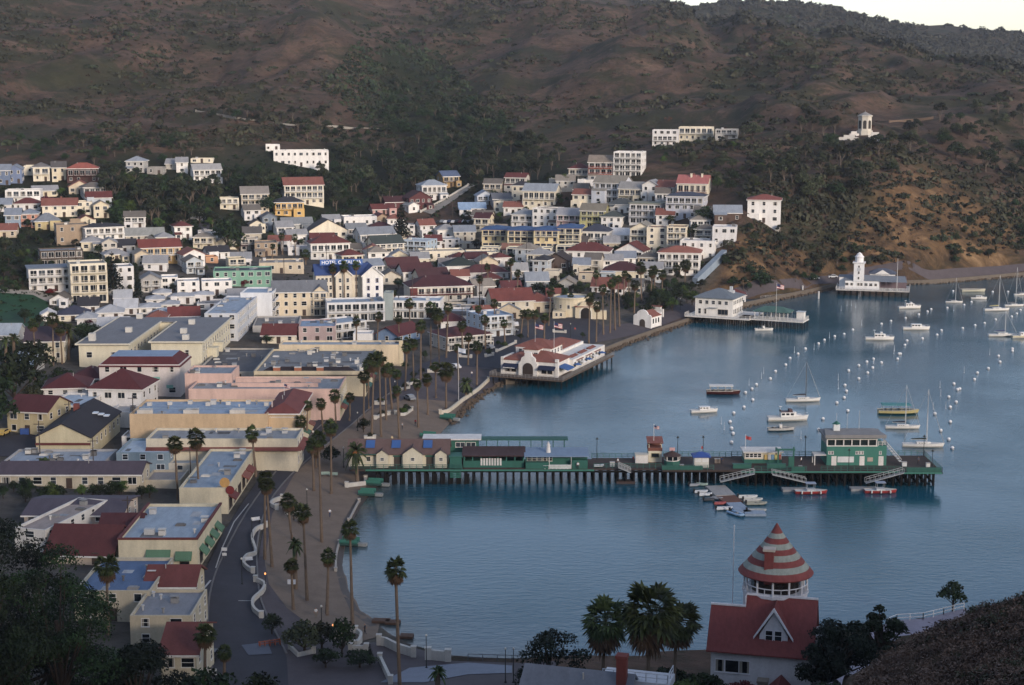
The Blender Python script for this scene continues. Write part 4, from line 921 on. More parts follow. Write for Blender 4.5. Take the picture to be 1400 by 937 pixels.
for k in range(4): add_window(r, W/2, 3+k*6, 1.6, R(90), 3.2, 2.0, '#6a5a4c', 'wide'); awning(r, 0, 4.8, 0, 0, ['#27635c','#c9b98f','#6a2c27','#27635c'][k], 1.4, .7, R(90), (W/2+.01, .6+k*6, 3.2))
r, W, D, h = hs(466,500,168,29,8,0,'flat','#d0ba92','#96a4ae','long cream walled block behind the cluttered roof',st=1,nw=0,side=False,clutter=3,ref='long cream walled block')
sidewin(r, W, D, h, 2, 2, 1.3, 1.6); MB().box(W/2-.9,-.2,0,W/2+.25,.9,h+1.2).build('pilaster', mat('#cbb98e'), r)
hs(307,522,80,14,40,0,'flat','#a8a294','#55565a','low building with wide dark grey flat roof',st=1,nw=2,clutter=4,side=False)
r, W, D, h = hs(303,466,45,38,42,0,'flat','#b9bec4','#8ca0b4','grey white hotel block with pale blue roof and long window rows',st=3,nw=3,ref='grey white hotel block',ww=1)
sidewin(r, W, D, h, 3, 9, 1, 1.3)
r, W, D, h = hs(351,438,43,38,15,0,'flat','#cfd2d4','#8fa6bc','white three-storey block with balconies on its right side',st=3,nw=0,side=False,ref='white balconied block')
for i in range(3):
    for j in range(4): add_window(r, W/2, D*(j+.5)/4, i*h/3+h/6, R(90), 2.2, 1.5, '#cfcbc2', 'wide')
    MB().box(W/2,0,i*h/3,W/2+1.1,D,i*h/3+.18).box(W/2+1,0,i*h/3+.18,W/2+1.1,D,i*h/3+1).build('balcony', mat(W2), r)
hs(410,432,72,33,15,8,'gx','#cdbb98','#77797c','beige three-storey hotel with grey pitched roof',st=3,rise=3,ref='beige hotel with grey roof',bal=())
hs(438,432,20,33,13,8,'gy','#cdbb98','#6c6e72','beige gabled end of the hotel with stacked balconies',st=3,bal=(0.5,1,2),balc='#cdbb98',rise=2)
hs(434,469,50,23,16,5,'flat','#b79b94','#7f9bb8','dusty pink building with pale blue roof',st=2,nw=3,ref='dusty pink building')
hs(479,462,42,22,12,38,'flat','#c4c3c0','#8aa0b4','white motel wing with diagonal balconies, the lower one',st=2,bal=(0.5,1),ref='lower diagonal motel wing')
r, W, D, h = hs(487,440,78,27,12,10,'flat','#c9c9c8','#8ea2b4','long white motel wing left of the grey stair tower',st=2,bal=(0.5,1),ref='left motel wing')
hs(531,438,12,38,6,0,'flat','#8d9a98','#7d8a90','grey stair tower between the two motel wings',st=3,nw=0,ref='grey stair tower')
hs(566,436,72,25,12,-4,'flat','#cfcfcd','#9db0c0','long white motel wing right of the grey stair tower',st=2,bal=(0.5,1),ref='right motel wing')
hs(529,470,30,13,14,-30,'gy','#6f8db0','#5f2628','blue cottage with dark red roof and white trim',st=1,nw=1,ref='blue cottage',ov=.7)
hs(496,470,26,14,7,0,'flat',W_,W2,'plain white box building left of the blue cottage',st=1,nw=0,side=False)
r, W, D, h = hs(604,413,84,21,14,14,'hip','#d0c9b8',MA,'two-storey lodge with broad maroon roof and red gallery',st=2,bal=(1,),balc='#6a2c27',rise=3.4,ref='maroon roofed lodge')
MB().box(-W/2-.06,-.5,0,-W/2+2.6,.5,h).build('brick_pier', mat('#6a2c27'), r)
r, W, D, h = hs(632,444,64,17,12,-4,'flat',W2,'#96a0a8','white building with dark slanted eave and round dormers',st=1,nw=3)
MB().face([(-W/2,-.6,h-1),(W/2,-.6,h-1),(W/2,.1,h+.4),(-W/2,.1,h+.4)]).build('eave', mat('#3a3f4a'), r)
hs(681,460,42,29,14,24,'flat','#b9c2ca','#7f9dbd','white hotel with blue roof and balconies by the plaza',st=3,bal=(1,2),ref='blue roofed plaza hotel')
hs(642,478,60,19,13,28,'hip','#b5ab9c','#58282b','maroon roofed restaurant with long upper veranda',st=2,bal=(0.5,1),rise=2.2,balc='#c9c4b8',ref='maroon veranda restaurant')
hs(620,452,34,12,10,10,'hip',W2,'#5a2629','small white building with maroon hip roof behind the veranda restaurant',st=1)
hs(702,435,56,24,13,12,'gx','#d3c6a8','#7d382c','cream two-storey building with red roof by the plaza',st=2,nw=3)
hs(736,428,36,15,12,5,'hip','#cdbd9c','#84402f','cream building with wide terracotta hip roof left of the arched building',st=1)
hs(757,422,18,16,9,0,'gx',CR,'#8a4434','small cream house with red roof touching the arched building',st=1)
r, W, D, h = hs(192,541,110,43,15,0,'slab','#c9bdb4','#7d98b4','pinkish white building with red mansard roof',st=3,nw=(5,0,5),side=False,ov=-1.6,ref='red mansard building')
mansard(r, W, D, h-.6, 2.4, 2.4, '#5e2023', '#7d98b4').name = 'mansard'
for i in range(3): MB().box(-.9,-.1,0,.9,0,.9).build('window_trim', mat('#6fae9c'), r, (W*(.05+i*.16), -.01, 2+(i%2)*2.2))
hs(90,553,58,22,12,8,'hip',W2,'#5a2022','white house with dark red hip roof on the left of the red roof cluster',st=2,ref='left red hip house')
hs(158,568,74,36,13,-6,'hip','#d2cfca','#5e2224','white two-storey house with tall dark red hip roof',st=2,nw=4,rise=4,ref='tall red hip house')
hs(118,528,46,10,11,0,'hip','#b5aaa0','#55262a','low house with purple red roof behind the red roof cluster',st=1)
hs(38,594,58,32,12,-12,'gx','#b9a878','#5a2325','tan house with dark red roof by the parking yard',st=2,rise=2.6,ref='tan house by the parking yard')
hs(86,578,52,24,16,-6,'flat','#cdc9c2','#9db2c4','white walled building with pale roof between two red roofed houses',st=2,nw=2)
r, W, D, h = hs(87,624,74,27,28,0,'gy','#c2b488','#2f2c33','cream barn-like hall with dark gabled roof',st=1,nw=0,rise=3,ref='dark roofed cream hall',nside=7)
for k in range(3): MB().box(-.6,-.8,0,.6,.8,.25).build('skylight', mat('#c9d2da',.3), r, (3.2+k*1.3, 17, h+1.9-k*.32))
MB().box(-.6,-.6,0,.6,.6,2.2).build('chimney', mat('#7d392d'), r, (-1.5, 18, h+1.8))
MB().box(-W/2-.1,-.3,2.6,W/2+.1,-.02,3.1).build('fascia_band', mat('#6a2c27'), r)
hs(172,585,44,22,10,0,'flat','#c6c3bd','#a9a49c','grey white low building in front of the tall red hip house',st=2,nw=2)
hs(196,646,72,28,14,0,'flat','#8299a5','#a9bdcb','grey blue two-storey house with pale flat roof',st=2,nw=(3,3),fr='#d8dde0',ref='grey blue house')
hs(177,616,20,20,6,0,'flat',W_,'#b9bcbf','narrow white rooftop house with one window',st=2,nw=1)
r, W, D, h = hs(70,643,140,9,14,0,'flat','#a9a7a4','#93a2b0','low wide building with pale cluttered roof behind the long motel',st=1,nw=0,clutter=16,side=False)
hs(95,668,194,20,9,0,'gx','#bfb193','#544650','long motel building with purple brown roof',st=1,nw=9,rise=1.5,ref='long purple brown roofed motel',fd=1)
hs(222,668,50,12,9,0,'flat','#b9ad94','#8f8a86','low tan wing at the end of the long motel',st=1,nw=0,side=False)
hs(100,727,132,23,14,0,'gx','#c4ae98','#544a56','pale pink building with flat pitched purple roof',st=2,nw=(0,7),rise=1.2,ref='purple roofed pink building')
hs(42,756,46,34,22,-16,'flat','#cfcac0','#9a8a80','white walled building with small roof terrace',st=2,nw=1,clutter=3,ref='white building with roof terrace')
hs(108,772,92,14,13,-4,'gx','#b9a58c','#602825','low building with broad dark red roof',st=1,nw=2,ref='broad dark red roof building')
hs(160,752,54,14,12,0,'gx','#a8957c','#54262a','dark red roofed shed left of the blue roofed shop',st=1,nw=0)
hs(155,850,104,44,18,0,'flat','#b9ad90','#4a6a92','building with deep blue flat roof beside the big dark trees',st=2,nw=3,clutter=5,ref='deep blue roof building',fd=1)
hs(233,836,66,36,9,0,'gx','#c6b792','#74332a','cream building with red brick gabled roof at the street',st=2,nw=2,rise=2,fd=1)
hs(221,884,84,44,13,0,'flat','#bfb08e','#83858a','building with grey flat roof beside the lower street',st=2,nw=2,clutter=5,fd=1)
hs(246,946,48,54,13,0,'gx','#c9bb98','#74352c','cream house with red roof at the bottom of the street',st=2,nw=2,rise=2.2,fd=1)
hs(100,335,40,28,12,20,'flat',TA,'#8f7c60','tan stone castle-like building with square tower',st=2,nw=3,ref='tan stone building')
hs(104,322,13,22,4,20,'flat',TA,'#8f7c60','square tan stone tower rising behind the tan building',st=1,nw=1,side=False)

# ------------------------------------------------------------------ the big hotel with the roof sign
p = hit(482, 419); s = F / zc(p)
r = thing('hotel', p, R(12), 'large cream hotel with blue roof and rooftop sign', 'hotel'); REFS.append((478, 390, 'large blue roofed hotel'))
wl = MB().box(-13,2,-2,7,13,11.5); wl.box(3.5,-2.5,-2,11,14,11.5,1)
wl.face([(3.5,-2.5,11.5),(11,-2.5,11.5),(7.25,-2.5,14.5)],1).face([(3.5,14,11.5),(7.25,14,14.5),(11,14,11.5)],1)
wl.box(-6,0,-2,0,2,11.5); wl.face([(-6,0,11.5),(0,0,11.5),(-3,0,14)])
wl.build('wall', [mat('#d0c5ad'), mat('#dddad2')], r)  # right wing paler than main block: brighter light put into wall colour
blue = mat('#2c4a86',.7,.15,.5,'roof')
rf = MB().face([(-13.5,1.4,11.4),(7,1.4,11.4),(7,7.5,15),(-13.5,7.5,15)]).face([(-13.5,13.5,11.4),(-13.5,7.5,15),(7,7.5,15),(7,13.5,11.4)])
for x0, x1, y0, y1, zr in ((3,11.5,-3,14.4,14.9),(-6.5,.5,-.5,6,14.4)):
    xm = (x0+x1)/2
    rf.face([(x0,y0,11.3),(xm,y0,zr),(xm,y1,zr),(x0,y1,11.3)]).face([(xm,y0,zr),(x1,y0,11.3),(x1,y1,11.3),(xm,y1,zr)])
ro = rf.build('roof', blue, r)
bb = MB()
for x0, x1, y0 in ((3,11.5,-3),(-6.5,.5,-.5)):
    xm = (x0+x1)/2; zr = 14.9 if x0 > 0 else 14.4
    slab_xz(bb, [(x0,10.9),(xm,zr-.35),(x1,10.9),(x1,11.4),(xm,zr+.1),(x0,11.4)], y0-.12, y0)
bb.build('bargeboard', mat(W_), ro)
for i in range(4):
    for j in range(5): add_window(r, -12+j*1.45 if j < 4 else 1.8, 2, 1.4+i*2.75, 0, .9, 1.35)
    for j in range(2): add_window(r, -4.4+j*2.8, 0, 1.4+i*2.75, 0, .9, 1.35); add_window(r, 5.6+j*3.2, -2.5, 1.4+i*2.75, 0, .9, 1.35, '#3d4a9a')
    for j in range(4): add_window(r, 11, 0+j*3.6, 1.4+i*2.75, R(90), .9, 1.35, '#3d4a9a')
hr = r
sg = thing('roof_sign', tuple(p + Vector((-4.2, 3.4, 14.6))), R(12), 'long blue rooftop sign with white lettering on the hotel', 'sign')
MB().box(-7.8,-.12,.2,7.8,.12,2.3).build('panel', mat('#2a5fa8',.6,.1), sg)
pm = MB()
for i in range(5): pm.box(-7+i*3.5-.08,.12,-1.2,-7+i*3.5+.08,.28,2)
pm.build('post', mat('#5a5a5a'), sg)
def lettering(txt, size, col, parent, loc, rot=(R(90),0,0), name='lettering'):
    cu = bpy.data.curves.new(name, 'FONT'); cu.body = txt; cu.size = size; cu.align_x = 'CENTER'; cu.extrude = .02; cu.offset = .02
    cu.materials.append(mat(col, .6, .05)); tmp = bpy.data.objects.new(name, cu); COL.objects.link(tmp); bpy.context.view_layer.update()
    me = bpy.data.meshes.new_from_object(tmp); bpy.data.objects.remove(tmp); bpy.data.curves.remove(cu)
    o = put(name, me, parent, loc); o.rotation_euler = rot; return o
lettering('HOTEL CATALINA', 1.75, '#e6e6e6', sg, (0,-.15,.65))
bpy.context.view_layer.update()

# ------------------------------------------------------------------ big U-shaped cream building
p = Vector((-108, 468, Hs(-108, 468))); r = thing('school_building', p, 0, 'big cream U-shaped building with grey roofs and inner court', 'building'); REFS.append((205, 470, 'big cream U-shaped building'))
cw = mat('#cfc5a4'); hh = 7.4
wl = MB().box(-17.5,0,-2,-3.2,52,hh).box(2.6,4,-2,17.4,52,hh).box(-3.2,44,-2,2.6,52,hh); wl.build('wall', cw, r)
rf = MB()
for x0, y0, x1, y1 in ((-18.3,-.8,-2.6,52.6),(2,3.2,18.2,52.6),(-2.6,43.4,2,52.6)): rf.box(x0,y0,hh,x1,y1,hh+.3)
rf.build('roof', mat('#74767a',.85,.18,.3,'roof'), r)
ed = MB()
for x0, y0, x1, y1 in ((-18.4,-.9,-2.5,-.5),(-2.9,-.5,-2.5,43),(2-.1,3.1,18.3,3.5),(17.9,3.5,18.3,52.6),(-18.4,-.5,-18,52.6),(1.9,3.5,2.3,43)): ed.box(x0,y0,hh+.05,x1,y1,hh+.5)
ed.build('coping', mat('#c9c0a6'), r)
for j in range(12): add_window(r, 17.4, 7+j*3.8, 5.2, R(90), 1.4, 1.7); add_window(r, 17.4, 7+j*3.8, 1.8, R(90), 1.4, 1.7)
for j in range(9): add_window(r, -3.2, 4+j*4.4, 4.9, R(90), 1.5, 1.3)
for x in (-14.5,-7.5): add_window(r, x, 0, 4.5, 0, 1.5, 1.5)
for x in (6,9,13): add_window(r, x, 4, 4.5, 0, 1.2, 1.4)
for x, y in ((-15,6),(-8,22),(9,20),(12,8),(-11,50),(8,38)): MB().box(-.9,-.9,0,.9,.9,1.5 if x != -15 else 2.2).build('roof_vent', mat('#c4c0b4'), r, (x,y,hh+.3))
for y in (14,24): MB().box(-1.4,-1.6,-1,1.4,1.6,4.2).prism([(-1.6,-1.8),(1.6,-1.8),(1.6,1.8),(-1.6,1.8)],4.2,4.5).build('side_porch', cw, r, (18.8,y,0))

# ------------------------------------------------------------------ arched civic building on the plaza
p = hit(790, 437); r = thing('civic_building', p, R(-5), 'round fronted cream building with big dark arch on the plaza', 'building'); REFS.append((790, 415, 'arched cream plaza building'))
wl = MB().lathe([(6.2,-1),(6.2,6.6),(6.5,6.7),(6.5,7.2),(6,7.2),(6,6.7)],28,0,(-3,9)); wl.box(-3,3,-1,7,12,5); slab_xz(wl, [(-1,-1),(6.5,-1),(6.5,4.2),(5,4.8),(4.4,5.8),(2.75,6.4),(1.1,5.8),(.5,4.8),(-1,4.2)], 1.6, 2.6)
wl.box(-9,1,-1,-4.4,5,2.6); wl.box(6.5,2,-1,10,5,2.8)
wl.build('wall', mat('#d2c29c'), r)
rg = MB(); slab_xz(rg, arch(2.75,4.6,0,2.4), 1.5, 1.7); rg.build('arch_surround', mat('#ddd3bd'), r)
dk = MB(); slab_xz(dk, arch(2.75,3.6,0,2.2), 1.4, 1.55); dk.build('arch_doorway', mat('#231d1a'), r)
MB().lathe([(6,6.7),(0.1,7.6)],28,0,(-3,9)).build('roof', mat('#9aa3ad',.8,.2,.4,'roof'), r)
MB().box(-1.2,1.2,4.2,6.7,4.5,4.45).build('tile_ledge', mat('#8a4434',.85,.2,.5,'roof'), r)
for x in (-7.6,-6): add_window(r, x, 1, 1.5, 0, .7, 1.0)
for k in range(3):
    a_ = R(-150+k*28); add_window(r, -3+6.2*math.cos(a_), 9+6.2*math.sin(a_), 4, a_+R(90), .8, 1.2)
# ------------------------------------------------------------------ waterfront landmarks
def flag(parent_name, loc, h, lab, cols=('#a8322f','#d9d6cf'), fw=1.8, pole='#d0d0cc', r=.07, ang=0):
    t = thing('flagpole', loc, R(ang), lab, 'flagpole')
    MB().tube([(0,0,0),(0,0,h)],[r,r*.6],6).lathe([(.01,h),(.1,h+.06),(.1,h+.14),(.01,h+.2)],8).build('pole', mat(pole,.5), t)
    fb = MB(); n = 6
    for i in range(n):
        x0, x1 = fw*i/n, fw*(i+1)/n; y0, y1 = .12*math.sin(i*1.3), .12*math.sin((i+1)*1.3); d0, d1 = -.22*x0, -.22*x1
        for k in range(7):
            a_, b_ = k/7, (k+1)/7
            fb.face([(x0,y0,h-.1-fw*.6*b_+d0),(x1,y1,h-.1-fw*.6*b_+d1),(x1,y1,h-.1-fw*.6*a_+d1),(x0,y0,h-.1-fw*.6*a_+d0)], 2 if i < 3 and k < 4 and cols[0] == '#a8322f' else (k % 2))
    fb.build('flag', [mat(cols[0],.8), mat(cols[1],.8), mat('#2a3560',.8)], t)
    return t
def piles(a, x0, x1, y0, y1, z0, z1, dx=4, dy=4, r=.22):
    nx, ny = max(1, round((x1-x0)/dx)), max(1, round((y1-y0)/dy))
    for i in range(nx+1):
        for j in range(ny+1):
            x, y = x0+(x1-x0)*i/nx, y0+(y1-y0)*j/ny; a.tube([(x,y,z0),(x,y,z1)],r,6)
    return a
def rail(a, pts, z, h=1.05, post=1.6, t=.07, mid=2):
    for (x0,y0),(x1,y1) in zip(pts, pts[1:]):
        L_ = math.hypot(x1-x0,y1-y0); n = max(1, round(L_/post)); dx, dy = (x1-x0)/L_, (y1-y0)/L_
        for k in range(1, mid+2):
            zz_ = z+h*k/(mid+1); a.tube([(x0,y0,zz_),(x1,y1,zz_)],t*.5,4)
        for i in range(n+1):
            x, y = x0+(x1-x0)*i/n, y0+(y1-y0)*i/n; a.box(x-t/2,y-t/2,z,x+t/2,y+t/2,z+h)
    return a
def hiproof(a, x0, x1, y0, y1, z, rise, o=.4, m=0):
    b = roof_mesh('hip', x1-x0, y1-y0, z, rise, o); cxm = (x0+x1)/2; k = len(a.v)
    a.v += [(p[0]+cxm, p[1]+y0, p[2]) for p in b.v]; a.f += [tuple(i+k for i in f) for f in b.f]; a.m += [m]*len(b.f); return a
tile = mat('#8c4a36',.85,.22,.5,'roof'); wht = mat('#dad5cb'); deckm = mat('#5a4d43',.9,.2,.5,'plank'); pilem = mat('#14110f',.9)  # pilem is near black: shade under the pier put into the pile colour
# restaurant on its own pier
r = thing('pier_restaurant', (4.6, 464.5, 2.6), R(-22), 'white Spanish style restaurant with red tile roofs on a pier', 'restaurant'); REFS.append((745, 490, 'tile roofed pier restaurant'))
MB().box(-11,-2.5,-.35,11.5,44,0).build('deck', deckm, r); piles(MB(),-10,11,-2,43,-6,-.3,3.5,4.5,.2).build('pile', pilem, r)
wl = MB().box(-8.5,2,0,8,13,4.2).box(-9,13,0,2,23,6.2).box(2,13,0,9,42,3.4).box(-9,23,0,2,42,4.2)
wl.box(-3.4,5.5,4.2,1,9.5,7)
slab_xz(wl, [(-3.4,0),(2.4,0),(2.4,3.6),(1.8,4.2),(1.5,5.2),(.6,5.8),(.4,6.9),(-1.4,6.9),(-1.6,5.8),(-2.5,5.2),(-2.8,4.2),(-3.4,3.6)], 1.2, 2.2)
wl.box(-9.2,1.8,0,-8.3,2.6,5).box(7.6,1.8,0,8.6,2.6,5.2)
for y0 in (2.6,24): wl.box(-9.1,y0,4.1,-8.5,y0+8,4.9)
wl.build('wall', wht, r)
rf = MB(); hiproof(rf,-8.5,8,2.2,13,4.2,2.2); hiproof(rf,-9,2,13.5,23,6.2,1.9); hiproof(rf,-3.4,1,5.5,9.5,7,1.0,.3); hiproof(rf,-8,1,24,41,4.2,1.6)
for y0 in (16,24,32): rf.face([(9.4,y0,2.7),(9.4,y0+6,2.7),(6.5,y0+6,3.9),(6.5,y0,3.9)]).face([(6.5,y0,3.9),(6.5,y0+6,3.9),(6.5,y0+6,3.4),(6.5,y0,3.4)])
rf.build('roof', tile, r)
dk = MB(); slab_xz(dk, arch(-.5,3.2,0,2.2), 1.1, 1.25); dk.build('arch_doorway', mat('#3a2d25'), r)
for x in (-2.8,-1.9,-.9,0,.6): add_window(r, x, 5.5, 5.7, 0, .5, .9, W_)
for x in (-7,-5.2,4.2,6): add_window(r, x, 2, 1.9, 0, 1.3, 1.9, '#5a4636', 'wide')
for y in (15,18,21,25,28,31,34,37): add_window(r, 9, y, 1.7, R(90), 1.7, 1.5, W_, 'wide')
for y in (14.5,17,19.5,22): add_window(r, 2, y, 5, R(90), 1, 1.2, W_)
for x in (-7.5,-4,-.5): add_window(r, x, 13, 5.2, 0, .9, 1.1, W_)
awning(r,-8.3,-3.6,1.9,3.2,'#1d2a48',1.8,.9); awning(r,2.8,7.8,1.9,3.2,'#1d2a48',1.6,.8); awning(r,0,5.5,0,0,'#2a5fa0',3,.8,R(90),(8.2,3,3.1))
mk = MB()
for i in range(9): mk.box(-7.9+i*.42,.06,2.06,-7.62+i*.42,.09,2.3 if i % 3 else 2.36)
mk.build('awning_mark', mat('#d9d6cf'), r)
rl = rail(MB(),[(-11,44),(-11,-2.5),(11.4,-2.5),(11.4,44)],0,1.1,1.1,.09,2).build('railing', mat('#8b8680'), r)
for i, y in enumerate((14,19,24,30,36)):
    q = r.matrix_basis @ Vector((10.2,y,0))
    t = thing('patio_umbrella', q, 0, 'patio umbrella on the restaurant pier terrace, %s from the front' % ORD[i], 'umbrella', 'umbrellas on the restaurant terrace')
    MB().tube([(0,0,0),(0,0,2.2)],.04,5).build('pole', mat('#c9c9c6'), t); MB().lathe([(1.3,1.95),(.05,2.5)],8).build('canopy', mat(['#2a5fa0','#d5d2ca'][i % 2]), t)
for (x, y, hgt, lab) in ((-4,16,14,'tall white flagpole behind the restaurant tower roof'),(5,8,15,'tall white flagpole at the front of the tile roofed restaurant')):
    flag('f', r.matrix_basis @ Vector((x,y,.1)), hgt if x > 0 else 13, lab, fw=2.4)
# white mission style kiosk
r = thing('mission_kiosk', tuple(hit(878,447)), R(-32), 'small white mission style building with arched gable and red roof', 'building'); REFS.append((878, 435, 'white mission building'))
wl = MB().box(-3.2,.4,-2,3.2,8,3.6); slab_xz(wl, [(-3.5,-2),(3.5,-2),(3.5,3.7),(2.9,4.3),(2.2,4.4),(1.9,5.2),(.9,5.9),(0,6.1),(-.9,5.9),(-1.9,5.2),(-2.2,4.4),(-2.9,4.3),(-3.5,3.7)], 0, .6); wl.box(-3.4,7.6,-2,3.4,8.1,4.6); wl.build('wall', mat('#e2dfd8'), r)
b = roof_mesh('gy',6.4,7.2,3.6,1.5,.3); b.v = [(x,y+.5,z) for x,y,z in b.v]; b.build('roof', tile, r)
dk = MB(); slab_xz(dk, arch(0,2.2,0,1.6), -.05, .1); dk.build('arch_doorway', mat('#4a3f38'), r)  # dark panel on the wall face, its colour the shade of a recess
for y in (2.2,4.2,6.2): a_ = MB(); slab_xz(a_, arch(0,.9,-.8,.5), -.04, .04); a_.build('window', glass(), r, (3.2,y,1.9), R(90))
# low white gatehouse behind it
r = thing('gate_wall', tuple(hit(893,431)), R(-32), 'low white gateway with red tile cap behind the mission building', 'gateway')
MB().box(-4,0,-1,4,.6,2.4).box(-1.2,-.1,2.4,3,.7,3.2).build('wall', wht, r); MB().box(-4.2,-.3,2.4,-1.2,.9,2.7).box(-1.4,-.3,3.2,3.2,.9,3.5).build('tile_cap', tile, r)
# waterfront club with grey hip roof
r = thing('waterfront_club', (73.5, 583, 2.7), R(-24), 'white two-storey waterfront club with blue grey hip roof on piles', 'club house'); REFS.append((990, 412, 'waterfront club'))
MB().box(-11,-3,-.4,13,16,0).box(8,-1,-.4,32,7.5,0,0).build('deck', mat('#cfcac0'), r)
piles(MB(),-10.5,12.5,-2.5,15.5,-5,-.4,2.6,3,.2).build('pile', pilem, r); piles(MB(),14,31.5,-.5,7,-5,-.4,2.6,3.4,.2).build('pile', pilem, r)
wl = MB().box(-8,0,0,6,13,6.4).box(-8.4,5,0,-8,13,3); wl.build('wall', mat('#dcd7cc'), r)
ro = hiproof(MB(),-8,6,0,13,6.4,2.8,.7).build('roof', mat('#66727c',.8,.18,.5,'roof'), r)
MB().box(-.5,-.4,8,.5,.4,10).box(-1.1,-1,7.6,1.1,1,8.6).build('cupola', mat('#b9bdbd'), ro, (3,8,0))
for x in (-6,-3.6,-1.2,1.2,3.6): add_window(r, x, 0, 4.9, 0, 1.1, 1.2)
for x in (-6.3,-4.2): add_window(r, x, 0, 1.6, 0, .9, 1.8)
add_window(r, 2.4, 0, 1.5, 0, 3.6, 1.9, '#8d7a66', 'wide')
for y in (1.5,3.6,5.7,7.8,10,12): add_window(r, 6, y, 4.9, R(90), 1.1, 1.2); add_window(r, 6, y, 1.7, R(90), 1.2, 1.6)
MB().box(-2.6,-.9,2.9,.4,-.02,3.1).build('porch_roof', mat('#8b959c'), r)
rail(MB(),[(-11,2),(-11,-3),(13,-3),(13,-1),(31.8,-1),(31.8,7.3),(14,7.3)],0,1.05,1.3,.1,2).build('railing', mat('#d6d2c8'), r)
t = thing('pavilion', r.matrix_basis @ Vector((20,0,0)), R(-24), 'open pavilion with teal hip roof beside the waterfront club', 'pavilion')
a_ = MB()
for x in (-6,-3,0,3,6):
    for y in (.6,6.6): a_.box(x-.1,y-.1,0,x+.1,y+.1,2.6)
a_.build('post', wht, t); hiproof(MB(),-6,6,.6,6.6,2.6,1.5,.6).build('roof', mat('#3d6a60',.8,.2,.5,'roof'), t)
t = thing('deck_cabin', r.matrix_basis @ Vector((29.6,5.2,0)), R(-24), 'tiny white cabin on the deck corner of the waterfront club', 'cabin')
MB().box(-1.3,-1.3,0,1.3,1.3,2.6).build('wall', wht, t); MB().box(-1.5,-1.5,2.6,1.5,1.5,2.8).build('roof', mat('#b9bdbd'), t)
flag('f', r.matrix_basis @ Vector((22,-.4,0)), 13, 'tall flagpole in front of the teal roofed pavilion', fw=2.6)
# yacht club with clock tower
r = thing('yacht_club', (145, 660, 2.6), R(-14), 'white clubhouse with square tower and lantern on a pile deck', 'club house'); REFS.append((1205, 380, 'white tower clubhouse'))
MB().box(-13,-5,-.4,16,12,0).build('deck', mat('#b5b0a8'), r); piles(MB(),-12.5,15.5,-4.6,11.6,-5,-.4,2.6,3.2,.22).build('pile', pilem, r)
wl = MB().box(-9.5,-3,0,4,9,3.4).box(-6.2,-3.4,3.2,-2.2,.6,10.6).box(-12,0,0,-9.5,8,4.4).box(0,4,3.4,10,11,5.6); wl.build('wall', mat('#dfdedb'), r)
tw = MB().box(-6.7,-3.9,10.6,-1.7,1.1,11).lathe([(1.7,11),(1.7,12.8),(1.9,12.9),(1.9,13.1),(1.2,13.8),(1,14.3),(.1,14.9)],12,0,(-4.2,-1.4)).build('lantern', mat('#dcdad6'), r)
MB().tube([(-4.2,-1.4,14.8),(-4.2,-1.4,16.4)],.06,5).box(-4.6,-1.45,15.8,-3.8,-1.35,16).build('weathervane', mat('#2a2a2c'), tw)
for z_ in (4.6,6.8,9.2): add_window(r, -4.2, -3.4, z_, 0, .6, .9); add_window(r, -2.2, -1.4, z_, R(90), .6, .9)
cf = MB(); cf.lathe([(.8,-.04),(.8,.04)],20); o = cf.build('clock_face', mat('#b5b9bc'), r, (-4.2,-3.43,8.1)); o.rotation_euler = (R(90),0,0)
MB().face([(-12.4,-.4,4.5),(-9.4,-.4,4.5),(-9.4,8.4,4.5),(-12.4,8.4,4.5)]).face([(-9.8,-3.3,3.5),(4.4,-3.3,3.5),(4.4,3,5.2),(-9.8,3,5.2)]).face([(4,-3.5,3.3),(15,-3.5,3.3),(14,4,5),(4,4,5)]).build('roof', mat('#737c86',.8,.15,.5,'roof'), r)
hiproof(MB(),0,10,4,11,5.6,1.8,.5).build('roof', mat('#50586a',.8,.15,.5,'roof'), r)
a_ = MB(); slab_xz(a_, [(2,5.6),(8,5.6),(5,7.4)], 3.2, 3.5); a_.build('gable', mat(W_), r)
for k in range(7): add_window(r, -8.8+k*1.9 if not (1.2 < k < 3) else -4.2, -3, 2, 0, 1.2, 1.0, W_)
a_ = MB()
for x in (4.4,6.8,9.2,11.6,14.6): a_.box(x-.1,-3.3,0,x+.1,-3.1,3.3); a_.box(x-.1,3.6,0,x+.1,3.8,4.9)
a_.box(4.2,3.4,0,14.6,3.6,4); a_.build('veranda', mat('#6f5d66'), r)
for k in range(3): MB().lathe([(.3,0),(.3,.7)],8).build('barrel', mat('#d4d2cc'), r, (6+k*2.6,-3.9,0))
rail(MB(),[(-13,8),(-13,-5),(16,-5),(16,12)],0,1.05,1.3,.1,2).build('railing', mat('#d6d4ce'), r)
t = thing('flagpole', r.matrix_basis @ Vector((11,-4,0)), 0, 'tall bare white flagpole on the clubhouse deck', 'flagpole'); MB().tube([(0,0,0),(0,0,13)],[.12,.06],6).build('pole', mat('#cfcfcc'), t)
